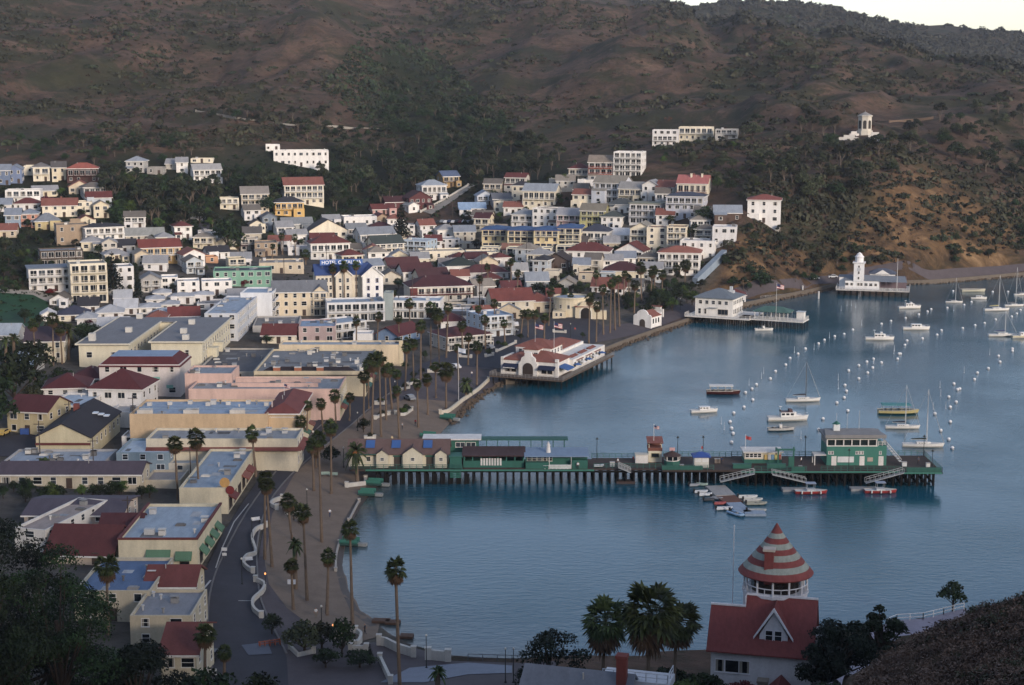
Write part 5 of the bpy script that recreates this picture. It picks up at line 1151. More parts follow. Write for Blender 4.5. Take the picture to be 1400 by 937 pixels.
# bell tower on the hill
p = hit(1182, 183); r = thing('bell_tower', p, R(10), 'pale octagonal bell tower with arched openings on the hill', 'tower'); REFS.append((1182, 172, 'bell tower'))
MB().lathe([(4.4,-3),(4.4,1.6),(3.7,1.6),(3.6,8.6),(4.1,8.8),(4.1,9.3)],8).build('wall', mat('#c2baa8'), r)
MB().lathe([(4.0,9.3),(.05,11.2)],8).lathe([(.15,11),(.15,11.8)],6).build('roof', mat('#8d8a84',.8), r)
for k in range(8):
    a0 = math.pi/8 + math.pi*k/4; a_ = MB(); slab_xz(a_, arch(0,1.7,2.6,6.0), -.06, .05); a_.build('arch_shade_panel', mat('#38332e'), r, (3.42*math.cos(a0),3.42*math.sin(a0),0), a0+R(90))  # dark arch panels on a solid wall, shade of the openings as colour
for i, (u, v, w_, h_, lab) in enumerate([(1160,192,26,7,'white terrace wall left below the bell tower'),(1196,190,18,9,'white stepped terrace wall right below the bell tower'),(1203,196,20,6,'lowest white terrace wall below the bell tower'),(1168,187,14,7,'short white wall close below the bell tower')]):
    q = hit(u, v); s_ = F/zc(q); t = thing('terrace_wall', q, R(-10+8*i), lab, 'wall')
    a_ = MB().box(-w_/s_/2,0,-2,w_/s_/2,.8,h_/s_*.6); a_.box(-w_/s_/4,.8,-2,w_/s_/3,1.6,h_/s_); a_.build('wall', mat('#bdb8ae'), t)

# ------------------------------------------------------------------ the near house with the striped cone roof
zH = Hs(28, 190)
r = thing('hill_house', (30.2, 190.5, 15.2), R(-14), 'white hillside house with red roof and striped conical turret', 'house'); REFS.append((1040, 850, 'house with striped turret'))
redm = mat('#84342e',.85,.26,1.6,'roof'); grm = mat('#8a9488',.85,.24,1.6,'roof'); wm2 = mat('#c9c9cc')
wl = MB().box(-6,0,-6,6,9,4.7); wl.face([(6,0,4.7),(6,9,4.7),(6,4.6,9.5)]).face([(-6,0,4.7),(-6,4.6,8.3),(-6,9,4.7)]); wl.box(6,5,-6,8.6,9,3.5)
wl.build('wall', wm2, r)
def eav(x0, x1, zr, yr):
    a = MB(); t_ = .18; y0, z0 = -.9, 4.1
    sec = [(y0,z0),(yr,zr),(9.6,4.1),(9.6,4.1+t_),(yr,zr+t_),(y0,z0+t_)]
    for i in range(6):
        j = (i+1) % 6; a.face([(x0,*sec[i]),(x1,*sec[i]),(x1,*sec[j]),(x0,*sec[j])])
    for x in (x0,x1): a.face([(x,*sec[k]) for k in (0,1,4,5)]); a.face([(x,*sec[k]) for k in (1,2,3,4)])
    return a
zr1, zr2 = 9.75, 8.55
a_ = eav(-2.2,6.5,zr1,4.6); b_ = eav(-6.5,-2.2,zr2,4.0 if False else 4.6-(zr1-zr2)*5.5/5.65)
k = len(a_.v); a_.v += b_.v; a_.f += [tuple(i+k for i in f) for f in b_.f]; a_.m += b_.m
ro = a_.build('roof', redm, r)
e = MB().box(-2.2,4.45,zr1+.2,6.5,4.75,zr1+.42).box(-6.5,3.3,zr2+.2,-2.2,3.6,zr2+.42).box(-2.3,3.4,zr2,-2.2,4.8,zr1+.3); e.build('ridge_cap', mat('#d3d3d6'), ro)
# front dormer
dw = MB(); slab_xz(dw, [(-1.7,5.3),(1.7,5.3),(1.7,6.3),(0,9.3),(-1.7,6.3)], .55, 3); do = dw.build('dormer', wm2, r, (1.5,0,0))
dr = MB().face([(0,.25,9.75),(-2.35,.25,6.0),(-2.35,3.2,6.0),(0,4.4,9.75)]).face([(0,.25,9.75),(0,4.4,9.75),(2.35,3.2,6.0),(2.35,.25,6.0)]).build('dormer_roof', redm, do)
bb = MB(); slab_xz(bb, [(-2.4,5.85),(-2.4,6.15),(0,9.95),(2.4,6.15),(2.4,5.85),(0,9.45)], .05, .25); bb.build('bargeboard', mat('#d6d6d8'), do)
slab_xz(MB(),[(-1.3,5.4),(1.3,5.4),(1.3,5.5),(-1.3,5.5)],.3,.5).build('sill', mat('#d6d6d8'), do)
for x in (-.55,.55): add_window(do, x, .55, 6.3, 0, .8, 1.25, '#d3d3d6')
for x, wd in ((-4.9,1.0),(-3.4,1.6),(-1.9,1.2)): add_window(r, x, 0, 2.2, 0, wd, 1.5, '#d3d3d6', 'wide')
add_window(r, 6, 6, 6.2, R(90), 1, 1.3); add_window(r, 6, 2.6, 1.8, R(90), 1, 1.3)
MB().face([(6,4.6,4.2),(9.2,4.6,3.4),(9.2,9.4,3.4),(6,9.4,4.2)]).face([(6,4.6,4.2),(6,4.6,3.8),(9.2,4.6,3.0),(9.2,4.6,3.4)]).build('side_roof', redm, r)
MB().box(6.2,4.3,5.2,9.4,4.6,5.5).box(6.2,4.6,4.3,8,8.6,5.2).build('side_parapet', mat('#cfcfd2'), r)
# entrance porch and stone chimney in front
pw = MB(); slab_xz(pw, [(-2,-6),(2,-6),(2,-.6),(0,1.4),(-2,-.6)], -3.4, 0); po = pw.build('porch', wm2, r, (2.6,0,0))
MB().face([(0,-3.8,1.7),(-2.5,-3.8,-.8),(-2.5,0,-.8),(0,0,1.7)]).face([(0,-3.8,1.7),(0,0,1.7),(2.5,0,-.8),(2.5,-3.8,-.8)]).build('porch_roof', redm, po)
MB().box(-.6,-3,-6,.6,-1.8,1.5).box(-.7,-3.1,1.5,.7,-1.7,1.75).build('chimney', mat('#7d7468',.9,.3,2,'rock'), r, (.6,0,0))
# turret
tx, ty = .95, 8.2
N0 = len(COL.objects)
MB().lathe([(4.0,3),(4.0,11.4),(4.15,11.4),(4.15,11.7)],24,0,(tx,ty)).build('turret_wall', wm2, r)
a_ = MB()
for k in range(12):
    t_ = 2*math.pi*k/12; a_.tube([(tx+3.9*math.cos(t_),ty+3.9*math.sin(t_),11.6),(tx+3.9*math.cos(t_),ty+3.9*math.sin(t_),14)],.14,6)
a_.build('column', mat('#d6d6d8'), r)
MB().lathe([(3.1,11.7),(3.1,13.9)],20,0,(tx,ty)).build('turret_glazing', glass('#2a2624'), r)
a_ = MB()
for k in range(24):
    t_, t2 = 2*math.pi*k/24, 2*math.pi*(k+1)/24
    a_.tube([(tx+3.95*math.cos(t_),ty+3.95*math.sin(t_),12.6),(tx+3.95*math.cos(t2),ty+3.95*math.sin(t2),12.6)],.07,4)
    a_.box(tx+3.9*math.cos(t_)-.04,ty+3.9*math.sin(t_)-.04,11.7,tx+3.9*math.cos(t_)+.04,ty+3.9*math.sin(t_)+.04,12.6)
a_.build('turret_railing', mat('#cfcfd2'), r)
MB().lathe([(4.1,13.7),(4.3,13.9),(4.1,14.1)],24,0,(tx,ty)).build('frieze', mat('#d6d6d8'), r)
prof = [(4.6,13.75),(4.7,13.9)]; zs = [13.95,14.6,15.25,15.9,16.55,17.15,17.75,18.35,18.9,20.1]; cols = []
def rad(z): return 4.7*(1-((z-13.9)/6.2))**1.13 if z < 20.05 else .06
prof += [(rad(z), z) for z in zs]; ms = [0,0] + [0,1,0,1,0,1,0,1,0][:len(zs)-1]
ct = MB().lathe(prof,32,0,(tx,ty),ms+[0]).build('cone_roof', [redm, grm], r)
MB().tube([(tx,ty,20),(tx,ty,21.6)],.04,5).box(tx-.4,ty-.02,21.1,tx+.4,ty+.02,21.2).build('finial', mat('#3a3a3c'), ct)
MB().box(-.55,-.5,13.2,.55,.5,17.4).box(-.75,-.7,17.4,.75,.7,17.7,1).build('turret_chimney', [redm, mat('#b5a898')], r, (tx-.6,ty-3.1,0))
for o in list(COL.objects)[N0:]: o.location.z -= 1.75
t = thing('flagpole', r.matrix_basis @ Vector((-4.4,8.5,4)), 0, 'thin bare flagpole left of the striped turret', 'flagpole'); MB().tube([(0,0,-8),(0,0,13.5)],[.07,.04],6).lathe([(.01,13.4),(.1,13.5),(.01,13.7)],6).build('pole', mat('#c4c6c9'), t)
# grey roofed house at the bottom edge
r, W, D, h = house(776,1027,140,44,10,-16,'gx','#a9a9ab','#6a717c','grey shingled house at the bottom edge',st=1,nw=4,rise=3.4,ref='grey shingled house',ch=0,fd=6)
MB().box(-.5,-.5,0,.5,.5,4.4).box(-.6,-.6,4.4,.6,.6,4.7).build('chimney', mat('#6e3a34',.9,.2,2,'rock'), r, (4.6,4.2,h+1.2))
rail(MB(),[(2.2,6),(9,6),(9,9)],h+2.6,.9,1.2,.1,1).box(2,5.8,h+1.8,9.2,9,h+2.6).build('roof_deck', mat('#c4c6c9'), r)
# ------------------------------------------------------------------ the long green pier
TEAL = '#1b6656'; teal = mat(TEAL,.65,.15,.8); teal2 = mat('#257a67',.6,.12,.8); brn = mat('#58332c',.85,.2,.5,'roof'); crm = mat('#cfc5a6'); dk2 = mat('#463b35',.9,.22,.6,'plank')
def X(u): return (u - 700) / 6.24
PZd = 3.4; PY0 = 349.0
def PT(u, dy=0, z=PZd): return (X(u), PY0 + dy, z)
r = thing('pier', (0, PY0, 0), 0, 'long wooden pier with green railings reaching into the bay', 'pier'); REFS.append((850, 648, 'long green pier'))
dk_ = MB()
for u0, u1, y0, y1 in ((478,635,0,11),(635,812,1,10),(812,905,1,11),(905,1010,-.5,12.5),(1010,1228,-1.5,13),(1228,1284,-2.5,13.5)): dk_.box(X(u0),y0,PZd-.35,X(u1)-.004,y1,PZd)
dk_.build('deck', dk2, r)
bm = MB()
for u0, u1, y0, y1 in ((500,812,.6,10.2),(812,1008,.4,11.6),(1010,1283,-1,12.6)):
    bm.box(X(u0),y0,PZd-.75,X(u1),y0+.35,PZd-.36).box(X(u0),y1-.35,PZd-.75,X(u1),y1,PZd-.36)
bm.build('beam', pilem, r)
for u0, u1, y0 in ((500,812,-.02),(1011,1227,-1.56),(1229,1283,-2.56)): MB().box(X(u0),y0+.9 if u0 == 1 else y0-.06,PZd-.3,X(u1),y0,PZd+.06).build('edge_board', teal2, r)
for u in range(515, 1284, 11):  # close-set rows and braces, added to keep the underside dark
    a = MB()
    y0, y1 = (-.8, 12.4) if u > 1010 else ((1.2, 10.5) if u > 640 else (.6, 10.4))
    for k in range(5): y = y0+(y1-y0)*k/4; a.tube([(X(u),y,-5),(X(u),y,PZd-.7)],.24 if u < 1010 else .3,7)
    a.box(X(u)-.2,y0-.3,PZd-1.1,X(u)+.2,y1+.3,PZd-.76)
    if u > 1010: a.tube([(X(u),y0,.2),(X(u),y1,PZd-1)],.1,5)
    if u > 640: a.box(X(u)-.12,y0+.5,.5,X(u)+.12,y1-.5,.85)
    else: a.box(X(u)-.2,y0+.2,0,X(u)+.9,y0+.4,PZd-1.1)  # added dark board closing the gap, stands in for shade below the deck
    a.build('pile_row', pilem, r)
for pts in ([(812,1.1),(905,1.1)],[(905,-.4),(975,-.4)],[(1030,-1.4),(1100,-1.4)],[(812,10.8),(905,10.8),(905,12.4),(1010,12.4),(1010,12.9),(1228,12.9),(1228,13.4),(1283,13.4),(1283,-2.4),(1228,-2.4)],[(1120,-1.4),(1228,-1.4)],[(480,.1),(632,.1)]):
    rail(MB(),[(X(u_),y_) for u_, y_ in pts],PZd,1.12,1.4,.1,2).build('railing', mat('#2c6a5c',.7), r)

for u0, u1 in ((905,960),(1080,1098),(1235,1282)): MB().box(X(u0),-.35 if u0 < 1000 else (-1.35 if u0 < 1200 else -2.3),PZd+.05,X(u1),-.3 if u0 < 1000 else (-1.3 if u0 < 1200 else -2.25),PZd+.95).build('wind_screen', teal, r)
# cream tackle building with brown roof and gabled bays
r = thing('pier_shed', PT(544,3), 0, 'cream shed with brown roof and three gabled bays at the pier foot', 'shed'); REFS.append((544, 640, 'cream pier shed'))
wl = MB().box(-11,0,0,10.8,7,3.0)
for x, wd in ((-3.5,2.6),(3.2,4.4),(9.4,2.6)):
    wl.box(x-wd/2,-1.2,0,x+wd/2,0,3.0); wl.face([(x-wd/2,-1.2,3),(x+wd/2,-1.2,3),(x,-1.2,3+wd*.36)])
wl.build('wall', crm, r)
rf = MB(); b = roof_mesh('gx',21.8,7,3.0,2.2,.5); rf.v, rf.f, rf.m = list(b.v), list(b.f), list(b.m)
for x, wd in ((-3.5,2.6),(3.2,4.4),(9.4,2.6)):
    h2 = wd*.36+.12; rf.face([(x-wd/2-.3,-1.5,2.9),(x,-1.5,3+h2),(x,2.6,3+h2),(x-wd/2-.3,1.2,2.9)]).face([(x,-1.5,3+h2),(x+wd/2+.3,-1.5,2.9),(x+wd/2+.3,1.2,2.9),(x,2.6,3+h2)])
ro = rf.build('roof', mat('#6b5048',.85,.2,.5,'roof'), r)
for x in (-6.3,-.6,6.4): MB().face([(-1,-1.2,0),(1,-1.2,0),(1,1,1.3),(-1,1,1.3)]).build('solar_panel', mat('#2c5fa0',.4,.1), ro, (x,1.9,4.02))
for x in (-3.5,3.2,9.4): add_window(r, x, -1.2, 1.9, 0, .7, .6, '#d9d4c6')
for x in (-.2,6.9): MB().box(-.8,-.04,0,.8,.05,2.2).box(-1,-.08,2.2,1,.08,2.5,1).build('door', [mat('#4a4038'), teal], r, (x,-.02,0))
MB().tube([(x_,-1.28,3.0) for x_ in (-11,-4.8)],.1,4).build('gutter', teal, r)
for k in range(2): add_window(r, -8.6+k*2, 0, 1.7, 0, .8, .9, '#d9d4c6')
# teal back building with thin white roof
r = thing('pier_kiosk', PT(612,10.5), 0, 'teal kiosk with thin white flat roof behind the cream pier shed', 'kiosk')
MB().box(-4.9,0,-1,6.6,4,4.4).build('wall', teal, r); MB().box(-6,-.8,4.4,7.2,4.4,4.7).build('roof', mat('#d6d2ca'), r)
for x in (2.5,4.9): add_window(r, x, 0, 3.2, 0, 2, 1, W_, 'wide')
r = thing('pier_canopy', PT(711,10.5), 0, 'long dark green canopy on posts along the back of the pier', 'canopy')
a = MB()
for k in range(9): a.tube([(-10+k*2.5,0,0),(-10+k*2.5,0,4.3)],.08,5); a.tube([(-10+k*2.5,2,0),(-10+k*2.5,2,4.3)],.08,5)
a.build('post', teal, r); MB().box(-10.8,-.6,4.3,10.8,2.6,4.55).build('roof', mat('#1c5c50',.7), r)
# entry stair
r = thing('entry_gate', PT(623,1), 0, 'teal stair gate between the cream shed and the brown arcade', 'gate')
MB().box(-1.3,0,0,1.3,.3,2.6).box(-1.5,-.2,2.6,1.5,4,2.8).box(-1.3,.3,0,-1.1,4,2.6).build('frame', teal, r)
for k in range(5): MB().box(-1.2,-.3-k*.35,-.2-k*.35,1.2,.05-k*.35,-k*.35).build('step', teal2, r)
# arcade with brown roof
r = thing('pier_arcade', PT(675,2), 0, 'teal arcade with long red brown roof on the pier', 'arcade'); REFS.append((675, 635, 'brown roofed pier arcade'))
MB().box(-6.7,0,0,6.7,.25,1.5).box(-6.7,6,0,6.7,6.3,2.8).box(-6.7,.25,0,-6.4,6,2.8).box(6.4,.25,0,6.7,6,2.8).build('wall', teal, r)
a = MB()
for k in range(8): x = -6.5+k*13/7; a.box(x-.1,0,1.5,x+.1,.2,2.8)
a.build('post', teal2, r); MB().face([(-7,-.6,2.8),(7,-.6,2.8),(7,6.6,3.3),(-7,6.6,3.3)]).face([(-7,-.6,2.6),(-7,6.6,2.6),(7,6.6,2.6),(7,-.6,2.6)]).face([(-7,-.6,2.6),(7,-.6,2.6),(7,-.6,2.8),(-7,-.6,2.8)]).build('roof', mat('#4a302e',.85,.2,.5,'roof'), r)
a = MB()
for k in range(8): a.box(-2.9+k*.6,-.1,.5,-2.5+k*.6,-.02,2.1)
a.build('display_board', mat('#d0cdc4'), r)
# blue roofed cafe
r = thing('pier_cafe', PT(761,1.4), 0, 'teal cafe with pale blue roof and white counter on the pier', 'cafe'); REFS.append((765, 640, 'blue roofed pier cafe'))
MB().box(-6.8,1,0,6.8,6,2.7).box(-6.8,-.6,0,-1.8,1,1.4).box(3.4,-.6,0,6.8,1,1.9).build('wall', teal, r)
MB().face([(-7.1,-.5,2.8),(7.1,-.5,2.8),(7.1,6.4,3.2),(-7.1,6.4,3.2)]).face([(-7.1,-.5,2.6),(7.1,-.5,2.6),(7.1,-.5,2.8),(-7.1,-.5,2.8)]).face([(-7.1,-.5,2.6),(-7.1,6.4,2.6),(7.1,6.4,2.6),(7.1,-.5,2.6)]).build('roof', mat('#6f8ba6',.75,.15,.5,'roof'), r)
for k in range(5): add_window(r, -6+k*1.15, 1, 1.9, 0, .85, .9, '#c9c4b8')
for k in range(2): MB().tube([(0,0,0),(0,0,2.7)],.07,5).build('post', wht, r, (-1.6+k*4.8,-.4,0))
MB().box(-1.6,-.6,0,3.2,-.4,.9).build('counter', mat('#bfc6c0'), r)
for k in range(7):
    t = thing('cafe_table', PT(745+k*5.2,.9), 0, 'small white cafe table in front of the blue roofed cafe, %s from left' % ORD[k], 'table', 'tables in front of the pier cafe')
    MB().lathe([(.45,.72),(.45,.76)],10).build('table_top', wht, t); MB().tube([(0,0,0),(0,0,.72)],.04,5).lathe([(.25,0),(.05,.06)],8).build('leg', wht, t)
t = thing('lighthouse_ornament', PT(750,4,PZd+2.9), 0, 'small white lighthouse ornament on the pale blue pier roof', 'ornament')
MB().lathe([(.55,0),(.35,1.6),(.5,1.65),(.5,1.75),(.28,1.75),(.28,2.15)],10).build('tower', wht, t); MB().lathe([(.36,2.15),(.02,2.55)],10).build('cap', mat('#b5b5b5'), t)
# two-level brown kiosk with flag
r = thing('lookout_kiosk', PT(899,7), 0, 'two-level kiosk with rust red top and cream base on the pier', 'kiosk'); REFS.append((899, 625, 'rust red topped kiosk'))
MB().box(-1.5,0,0,1.5,3,2.6).build('wall', crm, r); MB().box(-1.6,-.1,2.6,1.6,3.1,3.3).box(-1.55,2.9,3.3,1.55,3.1,4.4).build('upper_rail', mat('#7d4430'), r)
a = MB()
for x in (-1.45,1.3):
    for y in (0,2.8): a.box(x,y,3.3,x+.15,y+.15,4.5)
a.build('post', crm, r); MB().face([(-1.8,-.3,4.4),(1.8,-.3,4.4),(1.8,3.3,5.2),(-1.8,3.3,5.2)]).face([(-1.8,-.3,4.3),(-1.8,3.3,5.1),(1.8,3.3,5.1),(1.8,-.3,4.3)]).build('roof', mat('#8a4a3a',.85,.2,.6,'roof'), r)
add_window(r, 0, 0, 1.6, 0, 1.6, .8, '#9a8f5c', 'wide')
flag('f', PT(897,7.5,PZd+4.8), 3.6, 'short flagpole with red flag on the rust red topped kiosk', fw=1.2)
t = thing('storage_box', PT(880,6), 0, 'cream storage box left of the rust red topped kiosk', 'box'); MB().box(-1.4,0,0,1.4,2,1.8).build('body', wht, t); MB().box(-1.5,-.1,1.8,1.5,2.1,1.95).build('lid', mat('#c9c2ae'), t)
t = thing('octagonal_kiosk', PT(921,3), 0, 'octagonal kiosk with brown roof, white windows and teal base', 'kiosk'); REFS.append((921, 640, 'octagonal brown roofed kiosk'))
MB().lathe([(1.75,0),(1.75,1.1)],8,0,(0,1.6)).build('base', teal, t); MB().lathe([(1.7,1.1),(1.7,2.2)],8,0,(0,1.6)).build('window_band', glass(), t); MB().lathe([(2.2,2.2),(.3,3.1),(.1,3.3)],8,0,(0,1.6)).build('roof', mat('#4a3630',.85,.2,.6,'roof'), t)
a = MB()
for k in range(8): q = math.pi/4*k; a.box(1.7*math.cos(q)-.09,1.6+1.7*math.sin(q)-.09,1.1,1.7*math.cos(q)+.09,1.6+1.7*math.sin(q)+.09,2.2)
a.lathe([(1.78,1.1),(1.78,1.25)],8,0,(0,1.6)).build('window_frame', wht, t)
MB().box(-.6,1.5,3.2,.6,1.6,3.9).build('sign_board', mat('#cf9a96'), t)
t = thing('ticket_booth', PT(960,2), 0, 'white ticket booth with bright blue hip roof on the pier', 'booth'); REFS.append((960, 640, 'blue roofed ticket booth'))
MB().box(-1.6,0,0,1.6,2.6,2.3).build('wall', mat('#cdc9ba'), t); hiproof(MB(),-1.6,1.6,0,2.6,2.3,.8,.4).build('roof', mat('#1f4fa0',.6,.1,.5,'roof'), t)
for x in (-.8,.8): MB().box(-.65,-.05,0,.65,.02,.9).build('counter_window', mat('#dad9d2'), t, (x,0,1.2))
MB().tube([(0,1.3,3),(0,1.3,4.6)],.04,5).build('mast', mat('#b0b0b0'), t); MB().box(0,1.28,3.9,.35,1.32,4.5).build('flag', mat('#a8322f'), t)
# cream and teal shop with stock outside
r = thing('pier_shop', PT(1048,6), 0, 'cream shop with teal base and colourful stock outside', 'shop'); REFS.append((1048, 625, 'cream and teal pier shop'))
MB().box(-4.1,0,.9,4.1,4,2.5).build('wall', crm, r); MB().box(-4.15,-.05,0,4.15,4.05,.9).build('base', teal, r); MB().box(-4.5,-.6,2.5,4.5,4.4,2.75).build('roof', mat('#cfccc4'), r)
for k in range(4): add_window(r, -3.5+k*.9, 0, 1.8, 0, .65, .8, W_)
for k, c in enumerate(('#c9a53a','#d6d2c8','#5f8fb0','#b8b04a','#a8453a')): MB().box(-.32,-.3,0,.32,0,1.1).build('display', mat(c), r, (.6+k*.75,-.02,.9))
a = MB()
for k in range(14): a.box(-4.3+k*.66-.04,-.5,2.75,-4.3+k*.66+.04,-.42,3.2)
a.build('roof_fringe', mat('#b9b5ac'), r)
flag('f', PT(1025,8,PZd+2.7), 3.2, 'short flagpole with red flag on the cream and teal shop', ('#b02a2a','#b02a2a'), 1.3)
t = thing('hoist_frame', PT(1080,3), 0, 'tall teal timber hoist frame beside the pier shop', 'hoist')
MB().box(-2.4,0,0,-2.1,.3,3.6).box(1,0,0,1.3,.3,4.4).box(-2.6,-.05,3.6,1.5,.35,3.95).box(-.1,-.9,0,.9,-.4,2.4).box(-2.4,3,0,-2.1,3.3,3.6).box(-2.4,.3,3.4,-2.1,3,3.6).build('frame', teal, t)
for i, u in enumerate((1015,1062)):
    t = thing('planter_box', PT(u,1), 0, 'teal planter box on the pier front, %s one' % ['left','right'][i], 'planter'); MB().box(-2,0,0,2,.9,.9).box(-2.1,-.1,.9,2.1,1,1.0).build('body', teal, t)
# harbour office
r = thing('harbor_office', PT(1175,4), 0, 'two-storey teal harbour office with white window band and grey roof', 'office'); REFS.append((1175, 625, 'teal harbour office'))
wl = MB().box(-6.6,0,0,6.6,7,4.4).box(-6.6,0,5.9,4.3,7,6.3).box(4.3,.8,4.4,4.6,7,6.3); wl.build('wall', teal2, r)
MB().box(-6.4,.25,4.4,4.2,6.8,5.9).build('glazing', glass('#28302f'), r)
a = MB()
for k in range(7): x = -6.6+k*1.82; a.box(x-.12,-.05,4.4,x+.12,.24,5.9)
for k in range(5): y = .3+k*1.6; a.box(4.2,y-.1,4.4,4.45,y+.1,5.9); a.box(-6.65,y-.1,4.4,-6.4,y+.1,5.9)
a.box(-6.7,-.1,4.3,4.5,.22,4.5).box(-6.7,-.1,5.8,4.5,.22,5.95).build('window_frame', wht, r)
MB().box(-7.2,-1,6.3,6.2,7.8,6.6).prism([(-7.2,-1),(6.2,-1),(5,6),(-6.2,6)],6.6,7.1).build('roof', mat('#85827f',.85,.18,.5,'roof'), r)
t = MB().box(-.7,-.7,0,.7,.7,1.5).build('cupola', mat('#cfd4d0'), r, (-3.9,4,7)); MB().lathe([(1.0,1.5),(.1,2.2)],4).build('cupola_roof', teal, t); MB().tube([(0,0,2),(0,0,4)],.04,5).build('mast', mat('#c0c0c0'), t)
for x in (-5,1.2,5.4): MB().box(-.55,-.06,0,.55,.02,2.1).build('door', wht, r, (x,0,0))
MB().box(-1.8,-.06,0,1.8,.02,1.3).build('notice_board', mat('#d4d6d2'), r, (-2.4,0,.7))
MB().box(-.6,-.06,0,.6,.02,.9).build('sign_board', mat('#b5a08c'), r, (3,0,.9))
for x, n in ((-6,2),(0,3),(5.2,1)):
    for k in range(n): add_window(r, x+k*.62, 0, 2.9, 0, .42, .45, W_)
for k in range(7): MB().box(6.7+k*.5,1,4.0-k*.57,7.3+k*.5,2.4,4.1-k*.57).build('stair_step', wht, r)
rail(MB(),[(4.7,0.05),(6.5,.05),(6.5,3)],4.4,1,1,.1,2).build('railing', wht, r); MB().tube([(6.6,.9,5.2),(10.2,.9,1.1)],.06,5).tube([(6.6,2.5,5.2),(10.2,2.5,1.1)],.06,5).build('stair_rail', wht, r)
MB().box(-9.4,0,2.2,-6.7,3,2.4).box(-9.3,.1,0,-9.1,.3,2.2).box(-9.3,2.7,0,-9.1,2.9,2.2).build('side_canopy', mat('#c9c4ba'), r)
for x, hh_ in ((-1.3,3.5),(1.4,4.4)): MB().tube([(x,5,7),(x,5,7+hh_)],[.06,.04],5).build('antenna', mat('#b9b9b6'), r)
# pier lamps
for i, (u, dy) in enumerate(((819,10),(933,11.5),(969,11.8),(1113,12),(1158,-1),(1281,12.6),(1270,-1.8))):
    t = thing('lamp_post', PT(u,dy), 0, 'dark lamp post on the pier, %s from the shore' % ORD[i], 'lamp post', 'lamp posts on the pier')
    MB().tube([(0,0,0),(0,0,4.6)],[.09,.06],6).box(-.35,-.05,4.5,.35,.05,4.6).build('pole', mat('#23302c'), t); MB().lathe([(.16,4.6),(.22,4.75),(.05,5)],8).build('lantern', mat('#3a3a34',.4), t)
for i, (u, dy, w_, c, lab) in enumerate(((838,3,1,'#d6d4cc','white cabinet left of the rust red topped kiosk'),(985,6,1.2,'#8a7a6a','brown crates stacked on the pier by the ticket booth'),(932,.4,.8,'#c9a08a','pink life ring box at the pier edge'),(1093,-.8,.7,'#c98a6a','orange box at the gangway head'),(1240,3,1,'#cfd4d0','white fish cleaning table at the pier end'),(1271,2,.8,'#d8d4cc','white bollard locker near the pier end'))):
    t = thing('locker', PT(u,dy), 0, lab, 'locker'); MB().box(-w_/2,0,0,w_/2,.7,.9).build('body', mat(c), t); MB().box(-w_/2-.06,-.06,.9,w_/2+.06,.76,1.0).build('lid', mat('#a9a59c'), t)
# gangways and floats
def gangway(u0, v0, u1, v1, y, lab):
    s_ = 6.24; x0, x1 = X(u0), X(u1); z0, z1 = max(.5,(672-v0)/s_*1.02), (672-v1)/s_*1.02
    t = thing('gangway', (0,y,0), 0, lab, 'gangway'); a = MB(); w_ = 1.4
    for yy in (0,w_): a.tube([(x0,yy,z0),(x1,yy,z1)],.07,5); a.tube([(x0,yy,z0+1),(x1,yy,z1+1)],.05,5)
    for k in range(9):
        f = k/8; 
        for yy in (0,w_): a.tube([(x0+(x1-x0)*f,yy,z0+(z1-z0)*f),(x0+(x1-x0)*f,yy,z0+(z1-z0)*f+1)],.04,4)
    a.build('railing', mat('#b9bbb8'), t); MB().face([(x0,0,z0+.06),(x1,0,z1+.06),(x1,w_,z1+.06),(x0,w_,z0+.06)]).build('walkway', mat('#8f8d88'), t)
gangway(982,663,1028,652,345.5,'grey gangway sloping down left to the dinghy float'); gangway(1098,664,1052,653,345.5,'grey gangway sloping down right to the first red shore boat'); gangway(1178,664,1229,650,345,'grey gangway below the harbour office'); gangway(845,648,862,655,348.6,'short grey gangway at the pier shoulder')
def floatdock(name, pts, w_, lab, col='#9c9a96'):
    t = thing(name, (0,0,0), 0, lab, 'float'); a = MB()
    P = [Vector(PZ(u,v,.5)).xy for u, v in pts]
    for p0, p1 in zip(P, P[1:]):
        d = (p1-p0).normalized(); n_ = Vector((-d.y,d.x))*w_/2; d2 = d*.1
        a.prism([p0+n_-d2,p0-n_-d2,p1-n_,p1+n_],-.3,.5)
    a.build('deck', mat(col,.85,.2,.8,'plank'), t); return t
floatdock('dinghy_float', [(978,664),(992,677)], 4.4, 'grey upper section of the zigzag dinghy float'); floatdock('dinghy_float', [(992,678),(1003,686)], 4.2, 'rust brown middle section of the zigzag dinghy float', '#6a4a3c'); floatdock('dinghy_float', [(1003,687),(1018,700),(1046,700)], 3.2, 'blue grey lower section of the zigzag dinghy float', '#8c9aa8')
floatdock('landing_float', [(1070,668),(1104,668)], 2.4, 'grey landing float beside the left red shore boat', '#8f8f8e'); floatdock('landing_float', [(1163,667),(1199,667)], 2.4, 'grey landing float beside the right red shore boat', '#8f8f8e'); floatdock('landing_float', [(843,657),(868,657)], 2.2, 'dark wooden landing under the pier shoulder', '#4a3d38')

